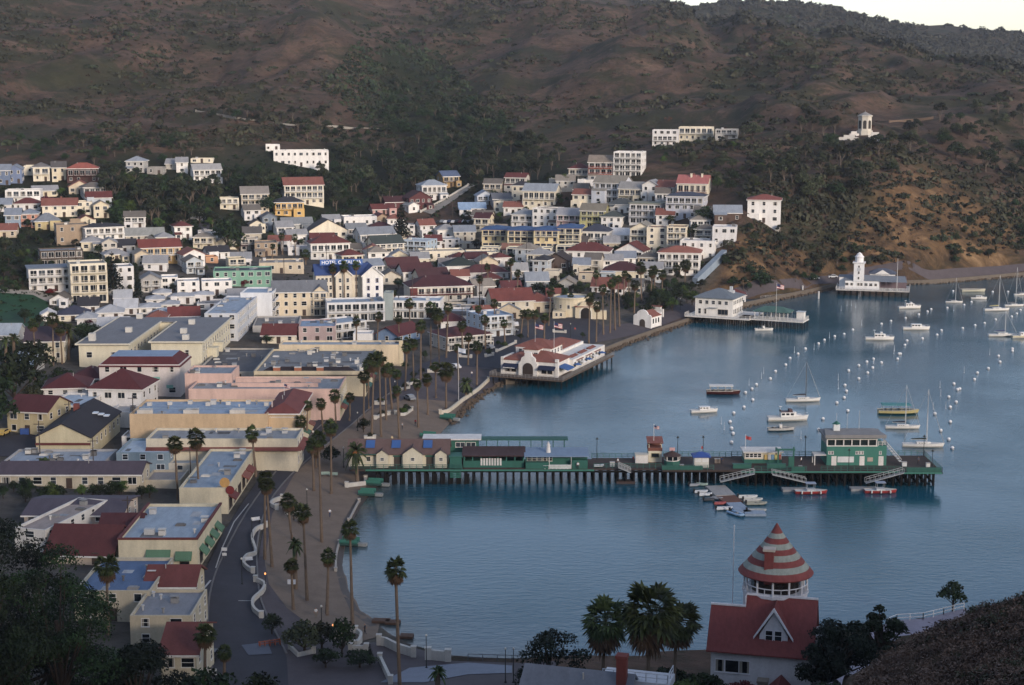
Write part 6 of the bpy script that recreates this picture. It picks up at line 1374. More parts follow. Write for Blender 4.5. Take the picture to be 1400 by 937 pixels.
# ------------------------------------------------------------------ boats
def hull_mesh(L_, B, D, fl=.0, col='#d8d4ca', deckc='#c9c4b8', stripe=None, tr=.75, n=10, bow=.35):
    a = MB(); st = []
    for i in range(n+1):
        f = i/n; x = -L_/2+L_*f
        bw = B/2*(tr+(1-tr)*math.sin(min(1,f/.45)*math.pi/2)) if f < .45 else B/2*max(.03,1-((f-.45)/.55)**2.2)
        sh = D*(1+bow*f*f); xo = L_*.05*f*f
        st.append([(x,-bw*.55*(1-f*.5),-.3),(x+xo*.4,-bw*.9,D*.4),(x+xo,-bw,sh),(x+xo,bw,sh),(x+xo*.4,bw*.9,D*.4),(x,bw*.55*(1-f*.5),-.3)])
    k = len(a.v)
    for s_ in st: a.v += s_
    for i in range(n):
        for j in (0,1,3,4): q = k+i*6+j; a.f.append((q,q+6,q+7,q+1)); a.m.append(2 if (stripe and j in (0,4)) else 0)
        q = k+i*6; a.f.append((q+2,q+8,q+9,q+3)); a.m.append(1); a.f.append((q+5,q+11,q+6,q)); a.m.append(0)
    a.f.append(tuple(k+j for j in range(6))); a.m.append(0); q = k+n*6; a.f.append(tuple(q+j for j in reversed(range(6)))); a.m.append(0)
    return a, [mat(col,.35,.06,.8), mat(deckc,.6,.1,.8), mat(stripe or col,.4,.06,.8)]
def boat_root(u, v, wpx, name, lab, cat='boat', ang=0, z=0):
    p = Vector(PZ(u, v, z)); s_ = F/zc(p); r_ = thing(name, p, R(ang), lab, cat); REFS.append((u, v-6, lab.split(',')[0]))
    return r_, wpx/s_/max(.5,abs(math.cos(R(ang))))
def cruiser(u, v, w_, lab, ang=6, fly=True, cov=None, hullc='#dcd8cf', ref=None):
    r_, L_ = boat_root(u, v, w_, 'cabin_cruiser', lab, 'boat', ang); B = L_*.32; D = L_*.105
    if ref: REFS[-1] = (u, v-6, ref)
    a, ms = hull_mesh(L_,B,D,col=hullc,stripe='#c9c0b0'); a.build('hull', ms, r_, smooth=False)
    cb = MB(); x0, x1, y_ = -L_*.18, L_*.16, B*.36; z0, z1 = D*1.02, D*1.02+L_*.12
    cb.prism([(x0,-y_),(x1,-y_),(x1+L_*.06,-y_*.6),(x1+L_*.06,y_*.6),(x1,y_),(x0,y_)],z0,z1); cb.box(x1,-y_*.85,D*1.05,x1+L_*.2,y_*.85,D*1.05+L_*.045); cab = cb.build('cabin', mat('#dedad2',.4,.06), r_)
    for k in range(3):
        xx = x0+(x1-x0)*(k+.15)/3
        for sg_ in (-1, 1): MB().box(xx,sg_*y_-.02,z0+L_*.05,xx+(x1-x0)*.23,sg_*y_+.02,z1-L_*.02).build('window', glass(), cab)
    if fly:
        f_ = MB().box(x0,-y_*.9,z1,x1*.8,y_*.9,z1+L_*.012).box(x1*.2,-y_*.8,z1+.02,x1*.7,y_*.8,z1+L_*.07).box(x0,-y_*.9,z1+.02,x0+.1,y_*.9,z1+L_*.05); f_.build('flybridge', mat(cov or '#d4d0c8',.5,.06), r_)
        MB().tube([(x0+.2,0,z1),(x0-.1,0,z1+L_*.14)],.05,5).box(x0-.35,-.4,z1+L_*.13,x0+.35,.4,z1+L_*.14).build('radar_mast', mat('#d0d0cc'), r_)
    rl_ = MB(); pts = [(L_*.12,-B*.42),(L_*.3,-B*.36),(L_*.46,-B*.12),(L_*.53,0),(L_*.46,B*.12),(L_*.3,B*.36),(L_*.12,B*.42)]
    rl_.tube([(x,y,D*1.25+L_*.06) for x,y in pts],.025,4)
    for x,y in pts: rl_.tube([(x,y,D),(x,y,D*1.25+L_*.06)],.02,4)
    rl_.build('bow_rail', mat('#b9bbbb',.3), r_)
    return r_
def sailboat(u, v, w_, vtop, lab, ang=4, sail='#2a3350', mast='#c9c9c6', hullc='#dcd8cf', dinghy=False):
    r_, L_ = boat_root(u, v, w_, 'sailboat', lab, 'sailboat', ang); B = L_*.28; D = L_*.085; s_ = w_/L_
    H_ = (v-vtop)/F*zc(r_.location)*1.01
    a, ms = hull_mesh(L_,B,D,col=hullc,stripe='#b9b2a4',tr=.6); a.build('hull', ms, r_)
    c_ = MB().prism([(-L_*.15,-B*.26),(L_*.1,-B*.26),(L_*.2,-B*.1),(L_*.2,B*.1),(L_*.1,B*.26),(-L_*.15,B*.26)],D,D+L_*.045).build('cabin', mat('#d6d2c8',.5,.06), r_)
    g = MB()
    for k in range(3): g.box(-L_*.1+k*L_*.06,-B*.265,D+L_*.015,-L_*.065+k*L_*.06,B*.265,D+L_*.032)
    g.build('window', glass(), c_)
    mx_ = L_*.1
    MB().tube([(mx_,0,D),(mx_,0,H_)],[L_*.011,L_*.007],6).box(mx_-.03,-L_*.05,H_*.6,mx_+.03,L_*.05,H_*.6+.06).build('mast', mat(mast,.4), r_)
    b_ = MB().tube([(mx_,0,D+L_*.1),(-L_*.3,0,D+L_*.1)],.06,5).build('boom', mat('#b5b5b2',.4), r_); MB().tube([(mx_-.1,0,D+L_*.13),(-L_*.1,0,D+L_*.125),(-L_*.28,0,D+L_*.115)],[.2,.17,.1],6).build('furled_sail', mat(sail,.9), b_)
    MB().tube([(L_*.53,0,D*1.3),(mx_,0,H_*.98)],[L_*.007,.03],5).tube([(-L_*.49,0,D*1.1),(mx_,0,H_*.99)],.02,4).tube([(mx_,-B*.45,D),(mx_,0,H_*.95)],.02,4).tube([(mx_,B*.45,D),(mx_,0,H_*.95)],.02,4).build('stay', mat('#b0b0ae',.4), r_)
    return r_
def open_boat(u, v, w_, lab, ang=4, hullc='#d4d0c6', inner='#8f8a80', stripe=None, console=True, canopy=None, posts=True, name='skiff', ref=None, seats=True):
    r_, L_ = boat_root(u, v, w_, name, lab, 'boat', ang); B = L_*.34; D = max(.5,L_*.1)
    if ref: REFS[-1] = (u, v-6, ref)
    a, ms = hull_mesh(L_,B,D,col=hullc,deckc=inner,stripe=stripe,bow=.25); a.build('hull', ms, r_)
    MB().tube([(-L_*.5,-B*.37,D+.06),(-L_*.1,-B*.5,D+.08),(L_*.25,-B*.42,D*1.1+.06),(L_*.52,0,D*1.28)],.07,5).tube([(-L_*.5,B*.37,D+.06),(-L_*.1,B*.5,D+.08),(L_*.25,B*.42,D*1.1+.06),(L_*.52,0,D*1.28)],.07,5).build('gunwale', mat('#b9b2a4' if hullc != '#d4d0c6' else '#dad6cc'), r_)
    if seats:
        for k in range(2 if not canopy else 4): MB().box(-.16,-B*.38,D,.16,B*.38,D+.22).build('seat', mat('#6a6258' if not canopy else '#8a7d5c'), r_, (-L_*.28+k*L_*(.25 if not canopy else .17),0,.02))
    if console: MB().box(-.35,-.4,D,.35,.4,D+1).face([(.35,-.4,D+1),(.35,.4,D+1),(.2,.4,D+1.5),(.2,-.4,D+1.5)]).build('console', wht, r_)
    if canopy:
        a = MB()
        for x in (-L_*.38,-L_*.15,L_*.08,L_*.28):
            for y in (-B*.4,B*.4): a.tube([(x,y,D),(x,y,D+1.5)],.05,4)
        a.build('post', mat('#c9c4b4'), r_); MB().box(-L_*.42,-B*.46,D+1.5,L_*.32,B*.46,D+1.68).build('canopy', mat(canopy,.7), r_)
    return r_
def dinghy(u, v, w_, lab, ang, col='#a9adb0', motor=True):
    r_, L_ = boat_root(u, v, w_, 'dinghy', lab, 'dinghy', ang); REFS.pop(); r_['group'] = 'dinghies at the zigzag float'
    B = L_*.4; tb = MB(); tb.tube([(-L_*.5,-B*.38,.28),(L_*.15,-B*.4,.3),(L_*.4,-B*.22,.38),(L_*.48,0,.45),(L_*.4,B*.22,.38),(L_*.15,B*.4,.3),(-L_*.5,B*.38,.28)],.24,8); tb.build('tube', mat(col,.5,.08), r_)
    MB().box(-L_*.45,-B*.34,.05,L_*.36,B*.34,.16).build('floor', mat('#6a6a68'), r_); MB().box(-.15,-B*.36,.35,.15,B*.36,.42).build('seat', mat('#8a8074'), r_)
    if motor: MB().box(-.2,-.16,.3,.2,.16,1.0).box(-.06,-.06,-.5,.06,.06,.3).build('outboard_motor', mat('#26282b',.4), r_, (-L_*.5-.05,0,0))
open_boat(988,539,44,'dark red harbour launch with white canopy',-4,'#4a1f1c','#7d6a52','#3a1614',False,'#cfccc4',name='launch',ref='dark red launch')
cruiser(962,564,36,'small white cruiser with grey windscreen cover',10,False,ref='small cruiser left of the launch')
sailboat(1097,549,46,494,'white sailboat with dark mast nearest the launch',4,'#262a3a','#3a3a3c')
cruiser(1076,575,54,'large white cabin cruiser with flybridge and maroon cover',4,True,'#5a3a38',ref='large flybridge cruiser')
open_boat(1067,589,35,'low grey skiff just below the large cruiser',4,'#b5b2aa','#7a756c','#3a3a3a')
open_boat(1227,566,53,'yellow and dark green tour boat with teal canopy',-3,'#b5a45a','#6a6a52','#1c3a34',False,'#2f8a8a',name='tour_boat',ref='teal canopied tour boat')
sailboat(1233,586,45,526,'white sailboat between the tour boat and the pier',-3,'#22283a')
sailboat(1261,611,54,532,'long white sailboat with dark boom cover nearest the pier end',-5,'#24302c')
open_boat(1044,452,24,'white skiff off the waterfront club',2)
cruiser(1202,465,37,'white sport fishing cruiser with tall tower',-6,True,ref='sport fishing cruiser')
cruiser(1252,451,35,'white cruiser with dark red cover, towing a small tender',-3,False,'#6a2a2c',ref='cruiser with dark red cover')
cruiser(1243,422,30,'white cruiser directly below the tower clubhouse',4,True)
sailboat(1304,414,22,380,'small white sailboat right of the tower clubhouse',-4)
cruiser(1338,409,20,'small white cruiser near the moored barge',-8,False)
open_boat(1330,399,32,'pale low barge moored near the far shore',2,'#b9b49a','#9a957f',None,False,seats=False,name='barge')
sailboat(1362,425,34,377,'white sailboat with tan sail cover near the right edge',6,'#a89a4a')
sailboat(1386,419,26,366,'tall masted white sailboat at the right edge',6,'#3a4050')
sailboat(1398,404,24,372,'sailboat cut by the right edge, highest of the group',4)
sailboat(1370,460,38,425,'white sailboat with blue sail cover at the right edge',0,'#1f2f6a')
cruiser(1400,462,34,'cream cruiser cut by the right edge',4,False,hullc='#cfc39a')
def shore_boat(u, v, w_, lab):
    r_ = open_boat(u, v, w_, lab, 0, '#a8231f','#c4c6c6','#8a1a18',False,name='shore_boat',seats=False); L_ = 6.9
    MB().box(-.9,-.75,.6,.9,.75,1.1).build('console', mat('#b9bcbe'), r_); a = MB()
    for x in (-.8,.8):
        for y in (-.7,.7): a.tube([(x,y,.6),(x,y,2.3)],.04,4)
    a.build('post', mat('#a9acae'), r_); MB().box(-1.1,-.9,2.3,1.1,.9,2.4).build('canopy', mat('#8f9cb0'), r_)
    for x in (-2,0,2): MB().lathe([(.02,-.35),(.16,-.25),(.16,.25),(.02,.35)],8).build('fender', wht, r_, (x,-1.2,.5))
shore_boat(1108,675,42,'red hulled shore boat moored left of the other red one'); shore_boat(1203,674,42,'red hulled shore boat moored below the harbour office')
for a in ((949,665,14,'grey dinghy nearest the pier piles',8,'#8f9498'),(959,664,15,'green tinted dinghy beside the upper float',-20,'#8fa898'),(958,674,18,'white dinghy at the left of the dinghy cluster',6,'#b9bcbd'),(964,678,18,'pale dinghy with windscreen in the dinghy cluster',10,'#c4c6c4'),(969,685,14,'black dinghy with raised motor',4,'#3a3d42'),(980,683,14,'grey dinghy tied beside the brown float section',-30,'#8a8d90'),(984,690,16,'dinghy with red cover',4,'#a83a34'),(990,697,22,'white dinghy lowest left of the float',3,'#c9cac8'),(1022,681,26,'long pale dinghy at the upper right of the float',2,'#c4c4bc'),(1029,685,26,'wide pale dinghy in the middle right of the float',2,'#b5b3a8'),(1034,690,28,'olive grey dinghy right of the float',2,'#8f8f7d'),(1034,700,26,'grey dinghy at the lower right end of the float',2,'#a0a29a'),(1007,704,15,'pale blue dinghy at the very bottom of the float',-60,'#8fb8d8')): dinghy(*a)
dinghy(819,643,12,'white inflatable lying on the pier shoulder',2,'#d8d8d6',False)
bpy.data.objects[[o.name for o in COL.objects if o.name.startswith('dinghy')][-1]]
o = [o for o in COL.objects if o.get('label','').startswith('white inflatable')][0]; o.location = PT(819,2.4,PZd+.02); del o['group']
# ------------------------------------------------------------------ mooring buoys
bmesh_ = MB().lathe([(.05,-.2),(.38,-.1),(.5,.2),(.42,.5),(.2,.68),(.04,.72)],10).mesh('buoy', mat('#dcdad6',.4,.05)); band = MB().lathe([(.505,.16),(.505,.26)],10).mesh('band', mat('#3a5a8a',.5))
wand = MB().tube([(0,0,-.3),(0,0,2.0)],[.07,.03],5).lathe([(.12,-.1),(.16,.05),(.1,.15)],8).mesh('float_wand', mat('#c9ccd0',.5))
BU = [(1101,478),(1091,485),(1080,491),(1074,500),(1060,509),(1053,519),(1034,527),(1028,533),(1019,538),(1029,548),(1017,558),(1003,566),(998,578),(1000,587),(1002,594),(1000,606),(1119,471),(1127,466),(1141,461),(1154,458),(1166,452),(1205,444),(1218,440),(1160,508),(1174,501),(1185,496),(1194,492),(1155,528),(1157,536),(1154,545),(1144,552),(1159,563),(1125,574),(1119,589),(1131,595),(1227,492),(1229,485),(1231,485),(1237,473),(1240,467),(1205,497),(1193,504),(1186,511),(1174,519),(1261,464),(1281,459),(1287,453),(1238,436),(1256,431),(1268,427),(1273,424),(1295,422),(1303,399),(1318,418),(1328,414),(1357,400),(1378,400),(1316,450),(1333,446),(1346,443),(1361,438),(1383,434),(1390,430),(1395,425),(1384,478),(1384,481),(1365,488),(1367,496),(1351,505),(1336,511),(1332,520),(1312,533),(1297,544),(1307,551),(1299,558),(1299,578),(1278,567),(1286,590),(1297,602),(1302,614),(1304,526),(1309,534),(1351,505)]
seen = set()
for u, v in BU:
    if (u, v) in seen: continue
    seen.add((u, v)); p = PZ(u, v, 0)
    o = put('mooring_buoy', None, None, p, rnd.uniform(0,6)); put('float', bmesh_, o); put('band', band, o); later(o, u, v, 'white mooring buoy', 'white mooring buoys in the bay', 'buoy')
for u, v in ((1024,527),(1044,511),(1041,518),(1113,478),(1134,462),(1146,520),(1146,532),(1086,482),(1178,445),(1150,425),(1158,418),(1170,421),(1164,418),(1293,559),(1285,530),(1286,542),(1276,560),(1353,485),(1318,510),(1194,497),(1223,480),(1222,484),(986,580),(990,588),(1095,600),(1304,425),(1174,392),(1176,405),(1174,408)):
    o = put('pickup_wand', None, None, PZ(u, v, 0), 0); put('float_wand', wand, o); later(o, u, v, 'thin pale mooring wand', 'thin mooring wands in the bay', 'mooring wand')
# ------------------------------------------------------------------ vegetation kit
def leaf_quads(P, size, nrm=None, jit=.5, asp=1.0):
    """one small bent-free leaf card per point; real geometry, random facing"""
    n_ = len(P); a = nrg.normal(size=(n_, 3)); a /= np.linalg.norm(a, axis=1)[:, None]
    if nrm is not None:
        a = nrm + a * jit; a /= np.linalg.norm(a, axis=1)[:, None]
    b = np.cross(a, nrg.normal(size=(n_, 3))); b /= np.linalg.norm(b, axis=1)[:, None]; c = np.cross(a, b)
    s_ = (size * nrg.uniform(.6, 1.3, n_))[:, None]
    V = np.stack([P - b*s_*asp, P - c*s_*.55, P + b*s_*asp, P + c*s_*.55], 1).reshape(-1, 3)
    return V, np.arange(n_*4).reshape(-1, 4)
def blob_points(blobs, n_):
    """points in the outer shell of a union of lumps"""
    w_ = np.array([b[3]**2 for b in blobs]); k = nrg.choice(len(blobs), n_, p=w_/w_.sum()); B = np.array(blobs)[k]
    d = nrg.normal(size=(n_, 3)); d /= np.linalg.norm(d, axis=1)[:, None]; d[:, 2] = np.where(d[:, 2] < -.35, -d[:, 2], d[:, 2])
    r_ = B[:, 3] * nrg.uniform(.55, 1.08, n_)
    return B[:, :3] + d * r_[:, None] * np.array([1, 1, .8]), d
FOL = dict(euc=foliage('#181d14','#343a26','eucalyptus_leaves',.35), round=foliage('#121a10','#2a3a1f','broadleaf_leaves',.4), conif=foliage('#0d150f','#1f2a1d','conifer_needles',.4),
           olive=foliage('#262c1e','#474a33','grey_green_leaves',.4), red=foliage('#3a0d18','#6a1a2a','flowering_bush',.8), bright=foliage('#24331a','#4a5a2a','light_green_leaves',.4))
bark = mat('#5c5248',.9,.3,.8,'rock'); barkd = mat('#3d332b',.9,.3,.8,'rock')
def tree_protos(kind):
    out = []
    for v_ in range(3):
        q = random.Random(hash(kind) % 97 + v_ * 31); q = random.Random(len(kind) * 13 + v_ * 31); bl = []; t_ = MB()
        if kind == 'euc':     # height 1 = 10 m
            nb = 4 + v_
            t_.tube([(0,0,-1),(q.uniform(-.2,.2),0,2.2),(q.uniform(-.5,.5),q.uniform(-.3,.3),5)],[.3,.24,.16],6)
            for i in range(nb):
                a = 6.28*i/nb+q.uniform(-.5,.5); rr = q.uniform(1.2,2.9); z_ = q.uniform(5,8.6)
                t_.tube([(0,0,q.uniform(2,3.4)),(rr*.55*math.cos(a),rr*.55*math.sin(a),z_*.72),(rr*math.cos(a),rr*math.sin(a),z_)],[.17,.11,.05],5)
                bl.append((rr*math.cos(a),rr*math.sin(a),z_,q.uniform(1.1,1.9)))
            bl.append((q.uniform(-.6,.6),q.uniform(-.6,.6),8.6,1.6)); n_, s_ = 900, .4
        elif kind == 'conif':
            t_.tube([(0,0,-1),(0,0,9.8)],[.3,.06],6)
            for i in range(9):
                z_ = 1.4+i*.95; R_ = 2.3*(1-i/10)
                for k in range(4): a = 1.57*k+i*.7; bl.append((R_*.6*math.cos(a),R_*.6*math.sin(a),z_,R_*.55+.15))
            n_, s_ = 760, .34
        else:
            t_.tube([(0,0,-1),(.1,0,1.8),(q.uniform(-.3,.3),.1,4)],[.3,.24,.14],6)
            for i in range(7):
                a = 6.28*i/7+q.uniform(-.4,.4); rr = q.uniform(1.4,2.9); z_ = q.uniform(2.8,6)
                t_.tube([(0,0,1.6),(rr*math.cos(a),rr*math.sin(a),z_)],[.12,.04],5); bl.append((rr*math.cos(a),rr*math.sin(a),z_,q.uniform(1.3,2.1)))
            bl += [(0,0,6.4,2.0),(.6,-.4,5,2.4)]; n_, s_ = 900, .38
        P, D_ = blob_points(bl, n_); V, Fq = leaf_quads(P, s_, D_, .9)
        out.append((t_.mesh('trunk', bark if kind == 'euc' else barkd), arr_mesh('crown', V, Fq, FOL[kind])))
    return out
TP = {k: tree_protos(k) for k in FOL}
HR = []
for o in COL.objects:
    if o.parent is None and o.get('category') in ('house', 'hotel', 'building', 'tower', 'restaurant', 'club house'):
        ws = [c for c in o.children if c.name.startswith('wall')]
        if not ws: continue
        bb = [o.matrix_basis @ Vector(c) for c in ws[0].bound_box]
        pp = [proj(b) for b in bb]; base = proj(o.location)
        HR.append((min(p_[0] for p_ in pp), max(p_[0] for p_ in pp), min(p_[1] for p_ in pp), base[1], zc(o.location), sum(b.x for b in bb)/8, sum(b.y for b in bb)/8, max((bb[0]-bb[6]).xy.length*.36, 3)))
TREES = []
TNAME = dict(euc='eucalyptus_tree', round='broadleaf_tree', conif='conifer_tree', olive='olive_tree', red='flowering_bush', bright='pepper_tree')
TCAT = dict(euc='eucalyptus', round='broadleaf tree', conif='conifer', olive='olive tree', red='bush', bright='pepper tree')
WOOD = []
KINDTXT = dict(euc='dark eucalyptus', round='dark leafy tree', conif='dark conifer', olive='grey green tree', red='dark red bush', bright='light green tree')
def tree(u, v, hpx, kind, wide=1.0, lab=None, p=None, rot=None, far=False, sz=None):
    p = Vector(p) if p is not None else hit(u, v, False); s_ = F/zc(p); k = hpx/s_/10
    tm_, cm_ = TP[kind][rnd.randrange(3)]
    o = put(TNAME[kind], None, None, p, rnd.uniform(0,6.28), (k*wide, k*wide, k))
    put('trunk', tm_, o); put('crown', cm_, o); TREES.append((p.x, p.y))
    if lab: tag(o, lab, TCAT[kind]); REFS.append((u, v-hpx*.5, lab))
    else: later(o, u, v-hpx*.5, KINDTXT[kind], ('%s on the slopes' if far else '%s among the houses') % (TCAT[kind]+'s'), TCAT[kind])
    return o
def free(u, v, h_, p, near=1.0, cover=True):
    for (u0,u1,v0,v1,d_,x,y,r_) in HR:
        if (p.x-x)**2+(p.y-y)**2 < (r_+h_*.22*near)**2: return False
        if cover and d_ > zc(p)+1 and u0-1 < u < u1+1 and v0-1 < v-h_*F/zc(p)*.62 < v1+1: return False
    return True
HAND = [(312,347,62,'round',1.1,'large round dark tree below the three-storey cream house'),(155,402,60,'conif',.9,'dark ragged conifer beside the stepped apartment block'),(189,412,52,'conif',.55,'narrow dark cypress beside the grey gabled house'),
 (549,330,54,'conif',1.0,'tall dark conifer at the foot of the concrete ramp'),(757,412,36,'round',1.25,'broad round dark tree behind the arched plaza building'),(736,410,30,'round',1.2,'dark tree left of the broad round one behind the plaza'),(545,396,20,'round',1.2,'round dark tree right of the large hotel'),
 (115,470,34,'round',1.2,'dark round tree left of the big cream U-shaped building'),(128,462,24,'round',1.3,'dark shrub-like tree beside the big cream building'),(20,560,100,'round',1.0,'big dark tree at the left edge above the parking yard'),(48,520,70,'round',1.1,'dark tree behind the big one at the left edge'),(-8,600,120,'round',1,'dark tree cut by the left edge'),
 (845,355,26,'round',1.2,'dark tree between the wide villa and the tall cream blocks'),(1040,392,30,'round',1.4,'dark tree mass behind the waterfront club'),(1206,362,20,'olive',1.4,'pale grey green round tree right of the tower clubhouse'),(965,310,36,'round',1.1,'dark tree right of the lilac grey house'),(950,330,30,'round',1.2,'dark tree above the white flat roofed house'),
 (900,415,26,'round',1.5,'dark hedge-like tree behind the white mission building'),(925,412,24,'round',1.5,'dark tree right of the mission building'),(980,262,26,'bright',.8,'light green slender tree right of the salmon roofed house'),(772,258,26,'bright',.9,'light green tree beside the dark red roofed house'),
 (335,392,12,'red',1.6,'dark red bougainvillea beside the mint green house'),(249,428,13,'red',1.6,'dark red bush among the white cottages'),(62,278,12,'red',2.2,'dark red bush right of the white terrace house'),(141,442,11,'red',1.8,'dark red bush between the cottages'),(123,445,11,'red',1.6,'small dark red bush by the dark trees'),(69,404,12,'red',2,'dark red bush below the white three-storey house'),
 (365,470,16,'round',1.6,'dark hedge tree in front of the grey white hotel block'),(450,462,14,'round',1.5,'dark bush left of the blue cottage'),(480,462,14,'round',1.6,'dark bush in front of the diagonal motel wing'),(545,472,14,'round',1.3,'dark bush beside the blue cottage')]
for u, v, h_, k, w_, lab in HAND: tree(u, v, h_, k, w_, lab)
# near trees along the promenade and the lower slope
for u, v, h_, k, w_, lab in [(416,895,60,'olive',1.3,'broad grey green tree on the promenade'),(440,890,52,'olive',1.2,'second grey green tree on the promenade'),(468,900,72,'round',.75,'tall narrow dark tree on the promenade'),(372,868,38,'round',1.1,'small round dark bush beside the serpentine wall'),(445,914,36,'round',1.6,'low dark hedge bush in the promenade planter'),(492,914,34,'round',1.8,'low dark hedge bush right of the planter'),(506,910,32,'conif',.8,'small dark upright shrub by the white wall'),
   (497,592,26,'round',1.1,'round dark tree on the beach promenade behind the palm'),(505,632,0,'round',1,''),(452,636,34,'round',1.1,'round dark tree beside the pier foot'),(402,712,34,'round',1.0,'round dark tree on the promenade by the white planter'),(555,565,16,'round',1.2,'dark bush near the small beach terrace'),(638,545,24,'round',1.0,'round dark tree by the sea wall')]:
    if h_: tree(u, v, h_, k, w_, lab)
for x, y, z, H_, k, w_, lab in [(20.5,183,12.5,5,'bright',1.5,'lighter green bush in front of the fan palms'),(27,181,12,3.6,'red',1.2,'reddish shrub in front of the turret house'),(PZ(1303,834,3.2)[0],PZ(1303,834,3.2)[1],5,6.2,'round',1.1,'lone dark tree at the end of the coast path'),
   (-40,203,3,9,'round',1.3,'dark tree at the bottom edge of the street'),(-36,198,4,7,'round',1.4,'dark bush at the bottom edge left of the promenade'),(-33,203,3,8,'round',1.2,'dark tree at the bottom edge by the road end')]:
    zt_ = Hs(x, y); o = tree(0, 0, 10, k, 1, lab, p=(x, y, max(zt_, 3.1) if 'lone' in lab else zt_)); o.scale = (H_/10*w_, H_/10*w_, H_/10); REFS[-1] = (*proj((x, y, zt_+H_*.6)), lab)
# the big dark trees filling the lower left corner: denser crowns of their own
def big_tree(x, y, H_, rad_, n_, lab, seed):
    q = random.Random(seed); z0 = Hs(x, y); o = thing('large_tree', (x, y, z0), 0, lab, 'tree'); t_ = MB(); bl = []
    t_.tube([(0,0,-2),(.3,.2,H_*.3),(-.2,.3,H_*.6)],[.6,.45,.25],8)
    for i in range(34):
        a = q.uniform(0,6.28); f = q.uniform(0,1); rr = rad_*math.sqrt(q.random())*.85; z_ = H_*(.1+.82*f*(1-.35*rr/rad_)); b_ = (rr*math.cos(a),rr*math.sin(a),z_,q.uniform(1.3,2.7)*rad_/7)
        bl.append(b_); t_.tube([(0,0,H_*.25),(b_[0]*.5,b_[1]*.5,z_*.72),b_[:3]],[.22,.13,.05],5)
    P, D_ = blob_points(bl, n_); V, Fq = leaf_quads(P, .2, D_, .9)
    t_.build('trunk', barkd, o); put('crown', arr_mesh('crown', V, Fq, FOL['conif'] if seed % 2 else FOL['round']), o); REFS.append((*proj((x,y,z0+H_*.6)), lab))
big_tree(-69,198,37,9.5,26000,'largest dark tree filling the lower left corner',3)
big_tree(-55,190,28,9,24000,'dark tree at the bottom left, right of the largest',4)
big_tree(-45.5,189,15,6,15000,'smaller dark tree at the bottom beside the street houses',5)
big_tree(-61,206,26,8,16000,'dark tree at lower left filling the gap beside the largest',17)
big_tree(-79,214,43,9,18000,'dark tree at the left edge behind the largest',7)
big_tree(-62,181,28,9,22000,'dark tree at the bottom edge in front of the largest',8)
big_tree(4.8,201,12.2,5.4,9000,'broad dark tree by the water left of the fan palms',9)
big_tree(19.5,190,6.2,3.2,5000,'dark bushy tree left of the striped turret house',10)
big_tree(14.2,191,5.2,2.6,4000,'dark bush between the two larger fan palms',11)
big_tree(23,184.5,4.6,2.6,4000,'dark shrub before the left corner of the turret house',12)
big_tree(39.2,187,10,4.4,8000,'dark tree hugging the right wall of the turret house',13)
big_tree(45,191,10.5,3,6000,'tall dark tree right of the turret house',14)
big_tree(36,180.5,6,3,4500,'dark shrub mass below the turret house',15)
for i, (u, v) in enumerate([(523,569),(553,567),(520,552),(553,532),(565,525),(593,508),(637,487),(669,486),(765,453),(506,600),(690,476),(548,566)]):
    tree(u, v, 11, 'bright' if i % 3 else 'olive', 1.5, None)
# scattered groves
def scatter(poly, n_, kinds, hm_, near=1.0, cover=True, far=True, tries=14, gap=.24, wood=0):
    us = [p_[0] for p_ in poly]; vs = [p_[1] for p_ in poly]; k = 0
    for _ in range(n_*tries):
        if k >= n_: break
        u, v = rnd.uniform(min(us),max(us)), rnd.uniform(min(vs),max(vs))
        if not inpoly(np.array([u]), np.array([v]), poly)[0]: continue
        p = hit(u, v)
        if p.z < 1.2: continue
        h_ = rnd.uniform(*hm_)
        if not free(u, v, h_, p, near, cover): continue
        if any((p.x-x)**2+(p.y-y)**2 < (h_*gap)**2 for x, y in TREES): continue
        if rnd.random() < wood: WOOD.append((p, h_/10, rnd.choice(kinds), rnd.uniform(.9,1.4))); TREES.append((p.x, p.y))
        else: tree(u, v, h_*F/zc(p), rnd.choice(kinds), rnd.uniform(.85,1.35), p=p, far=far)
        k += 1
E_, Rn, O_, B_ = 'euc', 'round', 'olive', 'bright'
scatter([(100,262),(150,238),(300,262),(370,235),(450,212),(560,198),(640,192),(760,205),(790,235),(700,262),(600,250),(560,276),(470,296),(380,292),(330,300),(250,318),(120,290)], 190, [E_,E_,E_,Rn,Rn,O_], (7,13), wood=.45)
scatter([(110,245),(330,240),(330,300),(270,325),(150,315)], 60, [Rn,Rn,E_,B_], (5,9), wood=.4)
scatter([(230,160),(320,150),(450,160),(560,180),(550,200),(440,198),(330,178)], 30, [E_,E_,Rn], (5,9), wood=.4)
scatter([(540,120),(640,140),(740,190),(700,215),(600,200),(520,190)], 60, [E_,Rn,Rn], (6,10), wood=.75)
scatter([(1000,185),(1100,155),(1200,205),(1300,150),(1420,160),(1420,260),(1290,220),(1200,245),(1150,290),(1060,285),(1050,235)], 90, [E_,E_,E_,Rn,O_], (6,12), wood=.35)
scatter([(880,215),(1000,190),(1050,230),(1050,280),(980,270),(960,235),(900,240)], 26, [Rn,E_,B_,O_], (4,7))
scatter([(1000,330),(1060,300),(1140,330),(1200,360),(1130,388),(1000,400),(985,370)], 40, [Rn,Rn,O_,E_], (3.5,6.5), wood=.5)
scatter([(1280,320),(1400,280),(1420,360),(1300,368)], 24, [Rn,O_,Rn], (3.5,6), wood=.6)
scatter([(640,262),(760,240),(830,262),(960,280),(1000,330),(960,370),(840,345),(700,330),(620,300)], 60, [Rn,Rn,B_,O_], (3,5.5), far=False)
scatter([(340,310),(500,300),(640,330),(740,370),(800,400),(700,410),(560,380),(420,350),(340,340)], 60, [Rn,Rn,B_,O_], (3,5.5), far=False)
